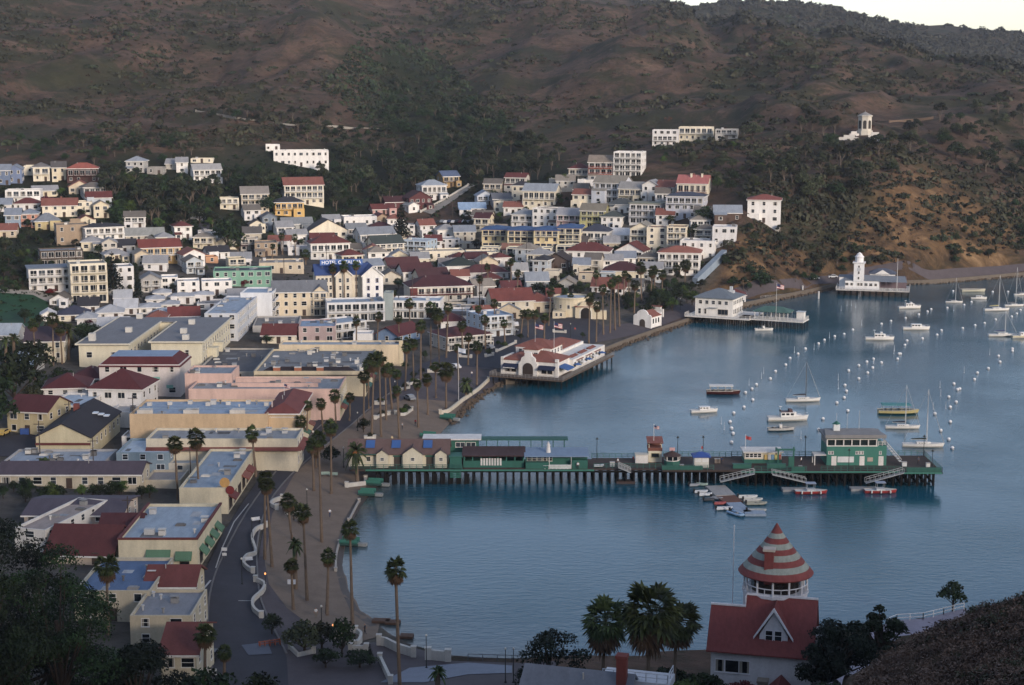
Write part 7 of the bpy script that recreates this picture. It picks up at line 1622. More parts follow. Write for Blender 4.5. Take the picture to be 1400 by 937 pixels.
scatter([(760,376),(960,380),(960,420),(880,432),(770,400)], 40, [Rn,Rn,B_,E_], (4,7), far=False)
scatter([(0,255),(130,260),(230,340),(330,370),(300,380),(150,350),(80,430),(0,380)], 60, [Rn,Rn,B_,O_], (3.5,6.5), far=False)
scatter([(0,440),(90,440),(120,470),(80,540),(60,590),(0,560)], 16, [Rn,Rn,O_], (5,8), far=False)
scatter([(0,672),(210,672),(215,688),(0,690)], 20, [Rn,B_,Rn], (3,4.5), far=False, gap=.3, cover=False)
scatter([(20,192),(140,185),(300,200),(300,225),(140,228),(20,225)], 46, [E_,Rn,Rn], (4.5,8), wood=.8)
scatter([(650,262),(760,245),(960,270),(1000,330),(960,380),(840,400),(700,390),(620,300)], 50, [Rn,Rn,B_,O_], (2.6,4.6), near=.8, cover=False, far=False, gap=.2)
scatter([(340,305),(500,300),(640,330),(740,370),(800,400),(700,420),(560,400),(420,350),(340,340)], 48, [Rn,Rn,B_,O_], (2.6,4.8), near=.8, cover=False, far=False, gap=.2)
scatter([(0,262),(130,265),(230,340),(330,380),(300,410),(150,400),(0,400)], 46, [Rn,Rn,E_,O_], (3,5.5), near=.8, cover=False, far=False, gap=.2)
scatter([(600,425),(760,425),(860,430),(800,470),(680,480),(600,520),(540,560),(480,590)], 14, [Rn,Rn], (2.4,3.6), near=.9, cover=False, far=False)
# the rest of the wood, which reads as one mass
V, Fq, MI, off = [], [], [], 0
kk = sorted(set(q[2] for q in WOOD))
for p, sc_, kind, wd in WOOD:
    for part in (0, 1):
        me = TP[kind][rnd.randrange(3)][part]; n_ = len(me.vertices); co = np.empty(n_*3, np.float32); me.vertices.foreach_get('co', co); co = co.reshape(-1, 3)
        if part == 0 and kind != 'euc': continue
        fs = [f.vertices[:] for f in me.polygons if len(f.vertices) == 4]
        a = rnd.uniform(0, 6.28); c_, s_ = math.cos(a), math.sin(a)
        co = np.stack([(co[:,0]*c_-co[:,1]*s_)*wd, (co[:,0]*s_+co[:,1]*c_)*wd, co[:,2]], -1)*sc_ + np.array(p)
        V.append(co); Fq.append(np.array(fs)+off); MI += [0 if part == 0 else 1+kk.index(kind)]*len(fs); off += n_
if V:
    o = put('woodland', arr_mesh('woodland', np.concatenate(V), np.concatenate(Fq), [bark]+[FOL[k] for k in kk], MI)); o['kind'] = 'stuff'; o['label'] = 'dark wood covering the lower slopes behind the town'
# ------------------------------------------------------------------ palms
def fan_crown(seed, n_=62, R_=2.3, skirt=True):
    q = random.Random(seed); a = MB(); s_ = MB()
    for i in range(n_ + (42 if skirt else 0)):
        dead = i >= n_; az = q.uniform(0, 6.28); el = math.asin(q.uniform(-.62,.98)) if not dead else q.uniform(-1.5, -.8)
        m_ = s_ if dead else a; d = Vector((math.cos(az)*math.cos(el), math.sin(az)*math.cos(el), math.sin(el))); side = Vector((-math.sin(az), math.cos(az), 0)); up = side.cross(d)
        L1 = R_*q.uniform(.42,.6); c_ = d*L1; Lb = R_*q.uniform(.45,.6)
        m_.face([side*.03, c_+side*.03, c_-side*.03, -side*.03])
        pr = None
        for k in range(7):
            t_ = (k-3)/3*1.25; tip = c_+(d*math.cos(t_)+side*math.sin(t_))*Lb+Vector((0,0,-.25*Lb*q.uniform(.4,1.3))); bt = (d*math.cos(t_)+side*math.sin(t_))*Lb*.5; w_ = (side*math.cos(t_)-d*math.sin(t_))*Lb*.13
            m_.face([c_, c_+bt-w_, tip, c_+bt+w_])
    return a, s_
def feather_crown(seed, n_=46, R_=3.6):
    q = random.Random(seed); a = MB(); s_ = MB()
    for i in range(n_):
        az = q.uniform(0, 6.28); el = q.uniform(-.5, 1.3); L_ = R_*q.uniform(.8,1.05); pts = []
        for k in range(7):
            t_ = k/6; r_ = L_*t_*math.cos(el)*(1-.12*t_); pts.append(Vector((math.cos(az)*r_, math.sin(az)*r_, L_*(t_*math.sin(el)-.55*t_*t_))))
        side = Vector((-math.sin(az), math.cos(az), 0))
        for k in range(6):
            w_ = .42*math.sin(math.pi*(k+.8)/7.2); w2 = .42*math.sin(math.pi*(k+1.8)/7.2); dr = Vector((0,0,-.22))
            for sg_ in (-1,1): a.face([pts[k], pts[k]+(side*sg_)*w_+dr*w_*2, pts[k+1]+(side*sg_)*w2*.9+dr*w2*2, pts[k+1]])
    for i in range(30):
        az = q.uniform(0,6.28); s_.tube([(0,0,.1),(.5*math.cos(az),.5*math.sin(az),-.3),(.75*math.cos(az),.75*math.sin(az),-1.0)],[.09,.12,.05],4)
    return a, s_
palm_g = foliage('#202a19','#47522f','palm_fronds',1.2); palm_d = mat('#584433',.9,.25,1.5,'leaf'); palm_o = mat('#8a5a34',.9,.25,1.5,'leaf'); palm_t = mat('#6b5c4e',.95,.25,1.4,'rock')
PC = {}
for i in range(4): a, s_ = fan_crown(i); PC['F', i] = (a.mesh('crown', palm_g), s_.mesh('dead_fronds', palm_d))
for i in range(2): a, s_ = feather_crown(i); PC['C', i] = (a.mesh('crown', palm_g), s_.mesh('dead_fronds', palm_o))
PTR = []
for i in range(4):
    c_ = [.0,.25,-.2,.35][i]; PTR.append((MB().tube([(0,0,-.02),(c_*.3,0,.3),(c_*.75,0,.65),(c_,0,1)],[.34,.25,.21,.19],7).mesh('trunk', palm_t), c_))
fat = MB().tube([(0,0,-.02),(0,0,.5),(0,0,1)],[.55,.48,.55],8).mesh('trunk', palm_t)
def palm(u, vb, vt, k, wpx, lab=None, lean=None):
    p = hit(u, vb, False); s_ = F/zc(p); h_ = (vb-vt)/s_*1.02; cr = wpx/s_/2; sc_ = cr/(2.3 if k == 'F' else 3.4)
    h_ = max(1.5, h_-cr*.75)
    o = put('palm_tree', None, None, p, rnd.uniform(0,6.28)); i = rnd.randrange(4)
    if k == 'C': put('trunk', fat, o, sc=(.8,.8,h_)); dx = 0; cm, sm = PC['C', i % 2]
    else: t_, dx = PTR[i]; put('trunk', t_, o, sc=(1,1,h_)); cm, sm = PC['F', i]
    f_ = sc_*rnd.uniform(.9,1.12); c_ = put('crown', cm, o, (dx, 0, h_), rnd.uniform(0,6), (f_, f_, f_*rnd.uniform(.95,1.3))); put('dead_fronds', sm, c_)
    o.rotation_euler = (R(rnd.uniform(-3,3)), R(rnd.uniform(-3,3)), o.rotation_euler[2])
    if lab: tag(o, lab, 'palm', None); REFS.append((u, vt+wpx*.4, lab))
    else: later(o, u, vt+wpx*.4, 'fan palm' if k == 'F' else 'feathery date palm', 'palms along the seafront and streets', 'palm')
PALMS = [(548,985,765,'F',32,'tall thin palm standing against the water at bottom centre'),(482,856,712,'F',27,'tall palm beside the teal float on the lower beach'),(404,806,730,'C',34,'stout date palm in the middle of the lower beach'),(401,834,764,'F',22,'short palm in front of the stout date palm'),(447,842,752,'F',25,'leaning palm right of the stout date palm'),(420,822,690,'F',24,'tall palm left of the bare sand'),(399,738,675,'F',26,'bushy palm above the serpentine wall'),(372,776,652,'F',24,'right palm of the pair at the street bend'),(362,766,643,'F',26,'left palm of the pair at the street bend'),(440,742,592,'F',22,'very tall palm on the beach edge left of the pier foot'),(453,676,575,'F',20,'tall palm just left of the pier foot'),(429,672,600,'F',20,'palm at the top of the lower street'),(489,664,598,'C',46,'large date palm with orange skirt at the pier foot'),
 (243,684,596,'F',27,'left palm of the two beside the storefront'),(273,686,589,'F',27,'right palm of the two beside the storefront'),(350,652,585,'F',20,'single palm in front of the long cream block'),(60,646,627,'F',20,'small palm behind the long motel'),(148,868,760,'F',38,'palm in front of the deep blue roof building'),(280,952,853,'F',34,'palm at the corner of the bottom street house'),(306,950,882,'F',22,'small dark palm on the bottom street'),(822,962,824,'F',62,'shaggy fan palm with brown skirt left of three by the water'),(881,995,800,'F',88,'largest shaggy fan palm with brown skirt by the water'),(918,975,822,'F',66,'shaggy fan palm partly behind the largest one'),(598,952,903,'C',36,'small feathery palm on the bottom promenade'),
 (457,418,362,'F',14,'left palm of the three in front of the large hotel'),(471,420,359,'F',14,'middle palm of the three in front of the large hotel'),(487,420,358,'F',14,'right palm of the three in front of the large hotel')]
for q in PALMS: palm(*q)
for q in [(412,622,570,'F',18),(419,606,548,'F',16),(442,592,546,'F',16),(460,588,534,'F',18),(497,588,508,'F',18),(508,600,484,'F',24),(521,598,482,'F',22),(504,560,492,'F',20),(536,560,498,'F',18),(546,570,505,'F',16),(554,535,470,'F',16),(566,530,464,'F',18),(575,520,440,'F',16),(589,505,416,'F',18),(601,508,424,'F',18),(610,490,416,'F',14),(560,452,410,'F',14),(546,470,432,'F',12),(515,488,428,'F',13),(487,488,434,'F',13),(632,482,440,'F',14),(610,560,497,'F',24),(585,568,513,'F',15),(637,545,513,'C',26),(572,585,520,'F',14),(546,600,528,'F',15),(528,575,500,'F',16),(652,528,468,'F',18),(699,398,355,'F',10),(707,410,370,'F',10),(656,424,378,'F',10),(656,458,418,'F',12),(676,456,410,'F',13),(664,478,432,'F',13),(750,446,394,'F',12),(712,462,424,'F',14),(722,462,424,'F',14),(732,458,424,'F',14),(744,465,430,'F',13),(805,470,404,'F',14),(815,468,414,'F',14),(825,458,391,'F',13),(834,456,384,'F',13),(841,452,380,'F',13),(847,447,378,'F',13),(867,428,384,'F',15),(852,416,371,'F',11),(877,412,360,'F',17),(889,410,366,'F',14),(896,408,364,'F',15),(905,410,370,'F',15),(936,390,356,'F',18),(925,392,362,'F',14),(815,400,372,'F',10),(50,506,438,'F',16),(73,500,430,'F',18),(85,498,440,'F',20),(94,492,438,'C',34),(20,510,452,'C',26),(8,512,458,'C',22),(313,352,330,'F',10),(326,352,331,'F',10),(386,348,320,'F',9),(404,350,322,'F',9),(418,362,342,'F',16),(372,356,334,'F',8),(537,432,398,'F',9),(668,395,362,'F',9),(770,426,396,'F',10),(781,432,402,'F',10),(860,404,376,'F',10),(640,500,456,'F',13),(690,470,438,'F',12),(627,520,470,'F',14),(596,545,496,'F',15),(432,640,610,'F',16),(478,576,538,'F',14),(556,500,462,'F',12)]:
    palm(*q)
# ------------------------------------------------------------------ hillside scrub (nobody could count it)
def scrub(name, npx, poly, smin, smax, cards, m_, lab, thr=.0, fr=.09, ysc=.75, zmin=8, card=.42):
    V, Fq, off = [], [], 0; us = [p_[0] for p_ in poly]; vs = [p_[1] for p_ in poly]; k = 0; tr = 0
    while k < npx and tr < npx*5:
        tr += 1; u, v = rnd.uniform(min(us),max(us)), rnd.uniform(min(vs),max(vs))
        if not inpoly(np.array([u]), np.array([v]), poly)[0]: continue
        p = hit(u, v, False)
        if p.z < zmin or p.y > 2700: continue
        if noise.fractal(Vector((p.x*fr*.12, p.y*fr*.12, 2.2)), 1, 2, 3) + rnd.uniform(-.35,.35) < thr: continue
        if any((p.x-h_[5])**2+(p.y-h_[6])**2 < (h_[7]+2)**2 for h_ in HR): continue
        r_ = rnd.uniform(smin, smax)*rnd.choice([.6,.8,1,1,1.4])*(1 + max(0, p.y-900)/1600)
        d = nrg.normal(size=(cards,3)); d /= np.linalg.norm(d,axis=1)[:,None]; d[:,2] = np.abs(d[:,2])
        P = np.array(p) + d*np.array([r_,r_,r_*ysc])*nrg.uniform(.5,1.05,(cards,1))*nrg.uniform(.7,1.2,(1,3))
        v_, f_ = leaf_quads(P, r_*card, d, .7); V.append(v_); Fq.append(f_+off); off += len(v_); k += 1
    o = put(name, arr_mesh(name, np.concatenate(V), np.concatenate(Fq), m_)); o['kind'] = 'stuff'
    if lab: o['label'] = lab
sc_d = foliage('#2a2c20','#454634','chaparral_leaves',.05); sc_b = foliage('#2b2119','#4b382c','dry_brush',.06); sc_g = foliage('#1c2415','#33402a','canyon_brush',.05)
HILL = [(-260,225),(-260,-10),(900,-10),(1000,10),(1200,30),(1560,80),(1560,320),(1380,370),(1180,385),(1000,400),(990,330),(1050,290),(960,240),(900,200),(800,220),(700,190),(560,185),(420,195),(250,205)]
scrub('chaparral', 7400, HILL, 1.0, 2.7, 22, sc_d, 'dark green chaparral dotted over the dry hills', .02)
scrub('thicket', 380, HILL, 2.6, 5.0, 70, foliage('#1d2318','#383f2a','thicket_leaves',.05), 'broad dark green thickets on the hills', .05, .06, .35, card=.2)
scrub('ridge_scrub', 1500, [(850,-8),(1000,-6),(1100,-2),(1250,22),(1420,45),(1430,110),(1250,70),(1100,40),(900,25)], 1.8, 3.6, 26, foliage('#22231d','#37362e','ridge_leaves',.03), 'dark scrub covering the far ridge', -.3)
scrub('dry_brush', 3200, HILL, .6, 1.6, 12, sc_b, 'dry brown brush covering the hills', -.3)
scrub('canyon_brush', 1300, [(500,40),(600,70),(680,160),(760,195),(640,205),(520,190),(440,120)], 1.2, 2.6, 16, sc_g, 'green brush filling the canyon', -.2)
scrub('undergrowth', 1900, [(-220,420),(-220,225),(200,222),(450,200),(600,195),(790,215),(780,262),(600,300),(470,305),(330,330),(200,345),(60,400)], .8, 1.8, 14, FOL['round'], 'dark undergrowth between the upper houses', -.3)
scrub('garden_shrubs', 700, [(-20,440),(0,330),(330,330),(640,300),(990,310),(960,420),(800,430),(500,400),(340,420),(100,430)], .5, 1.2, 12, FOL['round'], 'small garden shrubs between the houses', -.2, zmin=2.5)
scrub('near_brush', 4200, [(1150,960),(1200,900),(1260,868),(1330,834),(1420,815),(1600,800),(1600,960)], .3, .8, 46, foliage('#40342d','#735f50','near_dry_brush',.5), 'dry brown brush on the near slope at lower right', -.6, .4, card=.15)
scrub('near_scrub', 700, [(1150,960),(1200,900),(1260,868),(1330,834),(1420,815),(1600,800),(1600,960)], .3, .9, 50, foliage('#22251b','#44432f','near_dark_scrub',.5), 'dark scrub patches on the near slope', .0, .4, card=.15)
scrub('slope_ground_cover', 700, [(640,960),(700,925),(960,905),(1130,900),(1150,960)], .4, 1.0, 44, FOL['round'], 'dark ground cover on the slope below the turret house', -.5, .4, card=.17)

# ------------------------------------------------------------------ walls, rails and small things
def ribbon(name, px, hgt, th, col, lab, cat='wall', cap=None, smooth=3, z0=-.6, group=None, pts=None):
    P = [hit(u, v, False) for u, v in px] if pts is None else [Vector(p_) for p_ in pts]; Q = []
    for i in range(len(P)-1):
        a, b, c_, d = P[max(i-1,0)], P[i], P[i+1], P[min(i+2,len(P)-1)]
        for k in range(smooth):
            t_ = k/smooth; Q.append(.5*((2*b)+(c_-a)*t_+(2*a-5*b+4*c_-d)*t_*t_+(3*b-a-3*c_+d)*t_**3))
    Q.append(P[-1]); base = Vector((Q[0].x, Q[0].y, Q[0].z)); o = thing(name, base, 0, lab, cat, group); a = MB(); L_, R_ = [], []
    for i, p in enumerate(Q):
        d = (Q[min(i+1,len(Q)-1)]-Q[max(i-1,0)]).xy.normalized(); n_ = Vector((-d.y, d.x))*th/2; q = p-base
        L_.append((q.x+n_.x, q.y+n_.y, q.z)); R_.append((q.x-n_.x, q.y-n_.y, q.z))
    def up(p_, h_): return (p_[0], p_[1], p_[2]+h_)
    for i in range(len(Q)-1):
        for A_, B_ in ((R_[i],R_[i+1]),(L_[i+1],L_[i])): a.face([up(A_,z0),up(B_,z0),up(B_,hgt),up(A_,hgt)])
        a.face([up(R_[i],hgt),up(R_[i+1],hgt),up(L_[i+1],hgt),up(L_[i],hgt)])
    for i in (0,-1): a.face([up(R_[i],z0),up(L_[i],z0),up(L_[i],hgt),up(R_[i],hgt)])
    a.build('wall', mat(col), o)
    for i in (0,-1) if hgt > .3 else ():
        c_ = ((L_[i][0]+R_[i][0])/2, (L_[i][1]+R_[i][1])/2, L_[i][2]); t_ = th*.75
        MB().box(-t_,-t_,z0,t_,t_,hgt+.25).box(-t_-.06,-t_-.06,hgt+.25,t_+.06,t_+.06,hgt+.36).build('pier_cap', mat(cap or col), o, c_)
    return o
def zp(l): return [(250+x/3.645, 680+y/3.645) for x, y in l]
SW = '#bab5a9'
ribbon('seat_wall', zp([(415,152),(365,172),(345,215),(358,262),(362,292),(322,305),(302,335),(318,362),(350,382)]), .95, .45, SW, 'long S-curved white seat wall on the promenade')
ribbon('seat_wall', zp([(362,425),(408,448),(395,485),(352,525),(350,565),(372,590),(392,605)]), .95, .45, SW, 'S-curved white seat wall nearest the bottom')
ribbon('seat_wall', zp([(495,15),(455,28),(440,48),(468,65)]), .95, .45, SW, 'short hooked white seat wall higher up the promenade')
ribbon('planter_wall', zp([(508,68),(512,88),(580,90),(584,68)]), .8, .4, SW, 'white planter wall around the small dark tree',smooth=1)
ribbon('seat_wall', zp([(862,678),(888,698),(880,730),(860,750)]), .9, .45, SW, 'curved white seat wall right of the tall narrow tree')
ribbon('seat_wall', zp([(835,770),(915,770)]), 1.0, .45, SW, 'straight white seat wall behind the hedge bushes',smooth=1)
ribbon('beach_wall', zp([(978,740),(1010,745),(1070,775),(1150,800)]), 1.5, .5, SW, 'stepped white wall above the small boat ramp',smooth=1)
ribbon('beach_wall', zp([(1222,812),(1322,822)]), 1.7, .6, SW, 'thick white wall by the feathery palm',smooth=1)
ribbon('beach_wall', zp([(982,822),(1000,860),(1035,935)]), 1.1, .45, SW, 'white wall running down to the bottom edge',smooth=1)
ribbon('planter_wall', zp([(535,760),(575,800),(652,782)]), .8, .4, SW, 'white planter wall around the grey green trees',smooth=1)
ribbon('planter_wall', [(474,667),(499,664),(500,658)], 1.0, .5, SW, 'white planter at the foot of the large date palm',smooth=1)
for i, px in enumerate([[(513,574),(522,570),(532,568)],[(541,567),(552,569),(563,562)],[(514,554),(527,554)],[(546,535),(559,532)],[(557,528),(571,524)],[(586,510),(599,510)],[(629,489),(644,490)],[(664,489),(674,487)],[(757,455),(773,456)],[(500,602),(512,601)],[(679,482),(692,476),(705,470)]]):
    ribbon('planter_wall', px, .8, .5, SW, 'white street planter wall on the promenade, %s counting from the pier foot' % ORD[i])
ribbon('sea_wall', [(602,567),(612,565),(622,558),(632,550),(645,541),(655,534),(668,522)], 1.1, .5, '#c2b8a0', 'cream sea wall with brown panels left of the restaurant pier')
ribbon('sea_wall', [], 1.7, .7, '#6b5f50', 'long stone sea wall from the restaurant pier to the far shore', pts=[(*c_, 0) for c_ in coast[21:27]], z0=-1.5)
ribbon('sea_wall', [], 1.9, .7, '#655a4c', 'stone sea wall along the road to the tower clubhouse', pts=[(*c_, 0) for c_ in coast[27:35]], z0=-1.5)
ribbon('retaining_wall', [(759,263),(785,262),(813,261)], 2.2, .4, '#a9a294', 'long pale retaining wall below the dark red roofed house')
ribbon('retaining_wall', [(575,291),(606,275),(640,255)], 1.2, .4, '#b5b0a4', 'pale retaining wall along the concrete ramp')
ribbon('road_parapet', [(268,153),(300,158),(340,165),(400,172),(450,173),(480,176),(530,178)], .9, .5, '#8a8478', 'long pale parapet of the road across the hillside')
ribbon('track_cut', [(1216,168),(1245,166),(1275,163)], 1.2, .5, '#6a5440', 'ochre bank of the hillside track right of the bell tower')
ribbon('kerb', [(392,895),(374,860),(357,822),(352,782),(352,742),(366,692),(398,650),(440,614),(480,582),(520,547),(560,522)], .28, .3, '#6f6b69', 'grey kerb between the street and the seafront promenade', 'kerb')
ribbon('kerb', [(291,925),(284,850),(290,800),(308,755),(338,700),(380,642),(414,606),(447,575),(480,548)], .28, .3, '#6a6664', 'grey kerb along the storefront side of the street', 'kerb')
ribbon('beach_kerb', [(491,687),(484,700),(477,714)], .5, .35, '#a59d90', 'low pale kerb on the beach near the pier foot')
ribbon('beach_kerb', [(464,744),(460,760),(459,782)], .5, .35, '#a59d90', 'low pale kerb on the beach below the teal float')
rk = MB(); q = random.Random(8)
for i in range(18, 34):
    (x0, y0), (x1, y1) = coast[i], coast[i+1]; L_ = math.hypot(x1-x0, y1-y0); nx, ny = (y1-y0)/L_, -(x1-x0)/L_
    for k in range(int(L_*3.2)):
        t_ = q.random(); d_ = abs(q.gauss(.6, 1.1)); x, y = x0+(x1-x0)*t_+nx*d_, y0+(y1-y0)*t_+ny*d_; r_ = q.uniform(.2,.75); b_ = MB(); pts = [(x+r_*math.cos(a)*q.uniform(.7,1.2), y+r_*math.sin(a)*q.uniform(.7,1.2)) for a in (0,1.1,2.2,3.3,4.4,5.4)]
        z_ = max(-.1, .55-d_*.3); k0 = len(rk.v); rk.prism(pts, z_-1, z_+r_*.35)
        for j in range(6): vx = rk.v[k0+6+j]; rk.v[k0+6+j] = (x+(vx[0]-x)*.6, y+(vx[1]-y)*.6, vx[2]+q.uniform(-.1,.15))
o = rk.build('shore_rocks', mat('#574b3f',.95,.35,1.2,'rock')); o['kind'] = 'stuff'; o['label'] = 'brown boulders along the foot of the sea wall'
def fence_px(px, h_, lab, col='#d4d4d2', pts=None, post=2.0, name='fence'):
    P = [hit(u, v, False) for u, v in px] if pts is None else pts
    o = thing(name, P[0], 0, lab, 'fence'); a, b = MB(), MB(); 
    for p0, p1 in zip(P, P[1:]):
        n_ = max(1, int((p1-p0).xy.length/post)); pr = None
        for i in range(n_+1):
            q = p0.lerp(p1, i/n_); q.z = max(Hs(q.x, q.y), .2); q -= P[0]
            b.box(q.x-.05,q.y-.05,q.z-.2,q.x+.05,q.y+.05,q.z+h_)
            if pr is not None:
                for k in (.5, 1): a.tube([(pr.x,pr.y,pr.z+h_*k),(q.x,q.y,q.z+h_*k)], .05, 4)
            pr = q
    a.build('rail', mat(col), o); b.build('post', mat(col), o); return o
qy = [PZ(u, v, 3.2) for u, v in ((1190,862),(1214,853),(1226,848),(1262,846),(1290,839),(1318,832),(1330,836),(1300,848),(1262,862),(1228,876),(1195,884))]
MB().prism([q[:2] for q in qy][::-1], -2, 3.2).build('coast_path', mat('#8a8590',.85,.2,.5,'ground'))['kind'] = 'structure'
fo = thing('fence', (0,0,0), 0, 'white railing along the coast path at lower right', 'fence')
rail(MB(), [(q[0]*.998, q[1]*.998) for q in qy[1:6]], 3.2, 1.1, 2.0, .12, 1).build('rail', mat('#d4d4d2'), fo)
fence_px([(640,903),(700,905),(760,902),(800,899)], 1.0, 'thin railing along the water at bottom centre', '#5a6068')
fence_px([(872,462),(910,450),(945,438)], 1.1, 'pale railing on the sea wall left of the waterfront club', '#c4c2bc')
fence_px([(1040,411),(1060,409),(1085,404),(1110,399)], 1.0, 'grey railing of the small jetty right of the waterfront club', '#a9a8a4')
def fence_long(px, lab):
    o = fence_px(px, 1.6, lab, '#5d6268', post=3); return o
fence_long([(866,402),(908,398),(945,388)], 'slatted grey fence on the bank below the palms')
drape('path', [(1228,876),(1190,905),(1150,945),(1112,945),(1160,902),(1195,876)], .4, mat('#8a8590',.85,.2,.5,'ground'), 2)
drape('path', [(520,935),(560,915),(640,908),(700,912),(700,922),(640,924),(580,935)], .22, mat('#7d828c',.85,.15,.5,'ground'), 3)
drape('path', [(330,884),(366,880),(372,896),(340,898)], .24, mat('#5d626c',.85,.15,.5,'ground'), 3)
# jetty posts and chute
for i, (u, v) in enumerate(((1097,404),(1119,412))):
    t = thing('jetty_post', PZ(u, v, -1), 0, '%s white jetty post right of the waterfront club' % ['left','right'][i], 'post'); MB().tube([(0,0,0),(0,0,4)],.35,8).build('pile', mat('#c4c2bc'), t)
p0, p1 = hit(950,388,False), hit(990,349,False); t = thing('covered_chute', p0, 0, 'long pale blue covered stairway climbing the bank', 'stairway'); d = p1-p0
n_ = Vector((-d.y, d.x, 0)).normalized()*1.3; a = MB()
c_ = [-n_, n_, n_+d, d-n_]; a.face([q+Vector((0,0,2.2)) for q in c_]); 
for k in range(4): a.face([c_[k]+Vector((0,0,-1)), c_[(k+1)%4]+Vector((0,0,-1)), c_[(k+1)%4]+Vector((0,0,2.2)), c_[k]+Vector((0,0,2.2))])
a.build('roof', mat('#7d8f9f',.7,.2), t); rail(MB(),[(0,0),(.01,0)],2.2,.3).build('end_rail', mat('#8fa8c2'), t)
# teal wooden floats pulled up on the beach
for u, v, an, lab in ((612,574,-25,'teal beach float farthest up the beach'),(585,599,-20,'teal beach float near the back of the pier'),(502,678,-8,'teal beach float at the pier foot, lower one'),(512,664,-12,'teal beach ramp under the cream pier shed'),(478,746,-10,'teal beach float on the lower beach')):
    p = hit(u, v, True); t = thing('beach_float', p+Vector((0,0,.35)), R(an), lab, 'float')
    MB().box(-1.7,-1.1,.3,1.7,1.1,.55).build('deck', teal, t); a = MB()
    for y in (-.9,.9): a.tube([(-1.9,y,0),(1.9,y,.05)],.22,7)
    a.build('pontoon', mat('#2a4f48'), t); MB().box(-1.7,-1.15,.55,1.7,-1.05,1.1).box(-1.7,1.05,.55,1.7,1.15,1.1).build('side_board', teal2, t); MB().box(1.7,-.5,-.3,3.4,.5,.3).build('ramp', mat('#8a8d8a'), t)
for u, v, w_, lab in ((521,850,24,'brown planked raft on the lower beach edge'),(537,852,20,'dark brown raft drifting beside the planked one'),(556,871,18,'dark floating log raft near the white wall')):
    p = Vector(PZ(u, v, .15)); t = thing('raft', p, R(-6), lab, 'raft'); s_ = w_/F*zc(p)/2
    MB().box(-s_,-.8,0,s_,.8,.35).build('deck', mat('#5a463a',.9,.25,1,'plank'), t); MB().tube([(-s_,-.6,-.05),(s_,-.6,-.05)],.2,6).tube([(-s_,.6,-.05),(s_,.6,-.05)],.2,6).build('log', mat('#3d3029'), t)
# vehicles
def car_proto(col):
    a = MB(); pr = [(-2.1,.35),(-2.1,.85),(-1.5,.98),(-1.0,1.45),(.5,1.45),(1.1,.98),(1.95,.85),(2.1,.6),(2.1,.35)]
    slab_xz(a, pr, -.85, .85); body = a.mesh('body', mat(col,.35,.06,.8))
    g = MB(); slab_xz(g, [(-1.35,1.0),(-.95,1.38),(.45,1.38),(.95,1.0)], -.87, .87); g.face([(1.07,-.7,1.02),(1.07,.7,1.02),(.53,.7,1.44),(.53,-.7,1.44)])
    wh_ = MB(); wh_.lathe([(.33,-.1),(.33,.1)],12); wh_ = wh_.mesh('wheel', mat('#1a1a1b',.9)); li = MB().box(2.08,-.7,.62,2.13,-.4,.78).box(2.08,.4,.62,2.13,.7,.78).mesh('headlight', mat('#d4d4cc',.3))
    return body, g.mesh('window', glass()), wh_, li
CP = {c: car_proto(c) for c in ('#c9c9c7','#2a2c30','#7d8288','#5a1f1f','#2a3a5a','#c9a52a')}
def car(u, v, an, c, lab=None, what=None, p=None):
    p = hit(u, v, False) if p is None else p; o = put('parked_car', None, None, p+Vector((0,0,.35)), R(an)); b, g, wh_, li = CP[c]
    put('body', b, o, (0,0,-.1)); put('window', g, o, (0,0,-.1)); put('headlight', li, o, (0,0,-.1))
    for x in (-1.3,1.3):
        for y in (-.8,.8): k = put('wheel', wh_, o, (x,y,.23)); k.rotation_euler = (R(90),0,0)
    if lab: tag(o, lab, 'car')
    else: later(o, u, v, what or 'parked car', 'cars parked in the upper lot', 'car')
CARTXT = {'#c9c9c7':'parked white car','#2a2c30':'parked black car','#7d8288':'parked grey car','#5a1f1f':'parked dark red car','#2a3a5a':'parked navy car','#c9a52a':'parked yellow car'}
cs = ['#2a2c30','#7d8288','#c9c9c7','#2a3a5a','#c9c9c7','#2a2c30','#5a1f1f','#c9c9c7','#7d8288','#2a2c30','#c9c9c7','#c9c9c7','#7d8288']
for i, c in enumerate(cs): car(600+i*5.1, 306-(i % 2)*.6, 70+rnd.uniform(-5,5), c, None, CARTXT[c])
car(1113,383,-165,'#c9c9c7','white car on the coast road, left of two'); car(1138,381,-165,'#c9c9c7','white car on the coast road, right of two'); car(5,596,80,'#c9a52a','yellow vehicle in the parking yard at the left edge'); car(289,903,85,'#2a2c30','dark car parked at the kerb of the bottom street'); car(282,300,70,'#c9c9c7','white car on the steep lane in the wooded gap'); car(520,326,-40,'#2a2c30','dark car at the road bend')
for u, v in ((700,455),(668,478),(622,505),(705,447),(560,548)): car(u, v, rnd.uniform(0,180), rnd.choice(['#c9c9c7','#7d8288']), None, 'small pale car')
t = thing('dumpster', hit(34,594), R(10), 'blue bin in the parking yard', 'bin'); MB().prism([(-1,-.7),(1,-.7),(1,.7),(-1,.7)],0,1.3).build('body', mat('#1f4f9a',.6), t); MB().box(-1.05,-.75,1.3,1.05,.75,1.4).build('lid', mat('#2a5aa5',.6), t)
t = thing('mailbox', hit(268,805), 0, 'bright blue box at the street corner', 'box'); MB().box(-.6,-.6,0,.6,.6,1.5).box(-.5,-.5,1.5,.5,.5,1.8).build('body', mat('#1a62b5',.5), t); MB().box(-.4,-.63,1,.4,-.6,1.2).build('slot', mat('#0d2a55'), t)
t = thing('trash_can', hit(412,717), 0, 'white round trash can on the beach', 'trash can'); MB().lathe([(.4,0),(.5,1.1)],12).build('body', wht, t); MB().lathe([(.52,1.1),(.3,1.35)],12).build('lid', mat('#c4c2bc'), t)
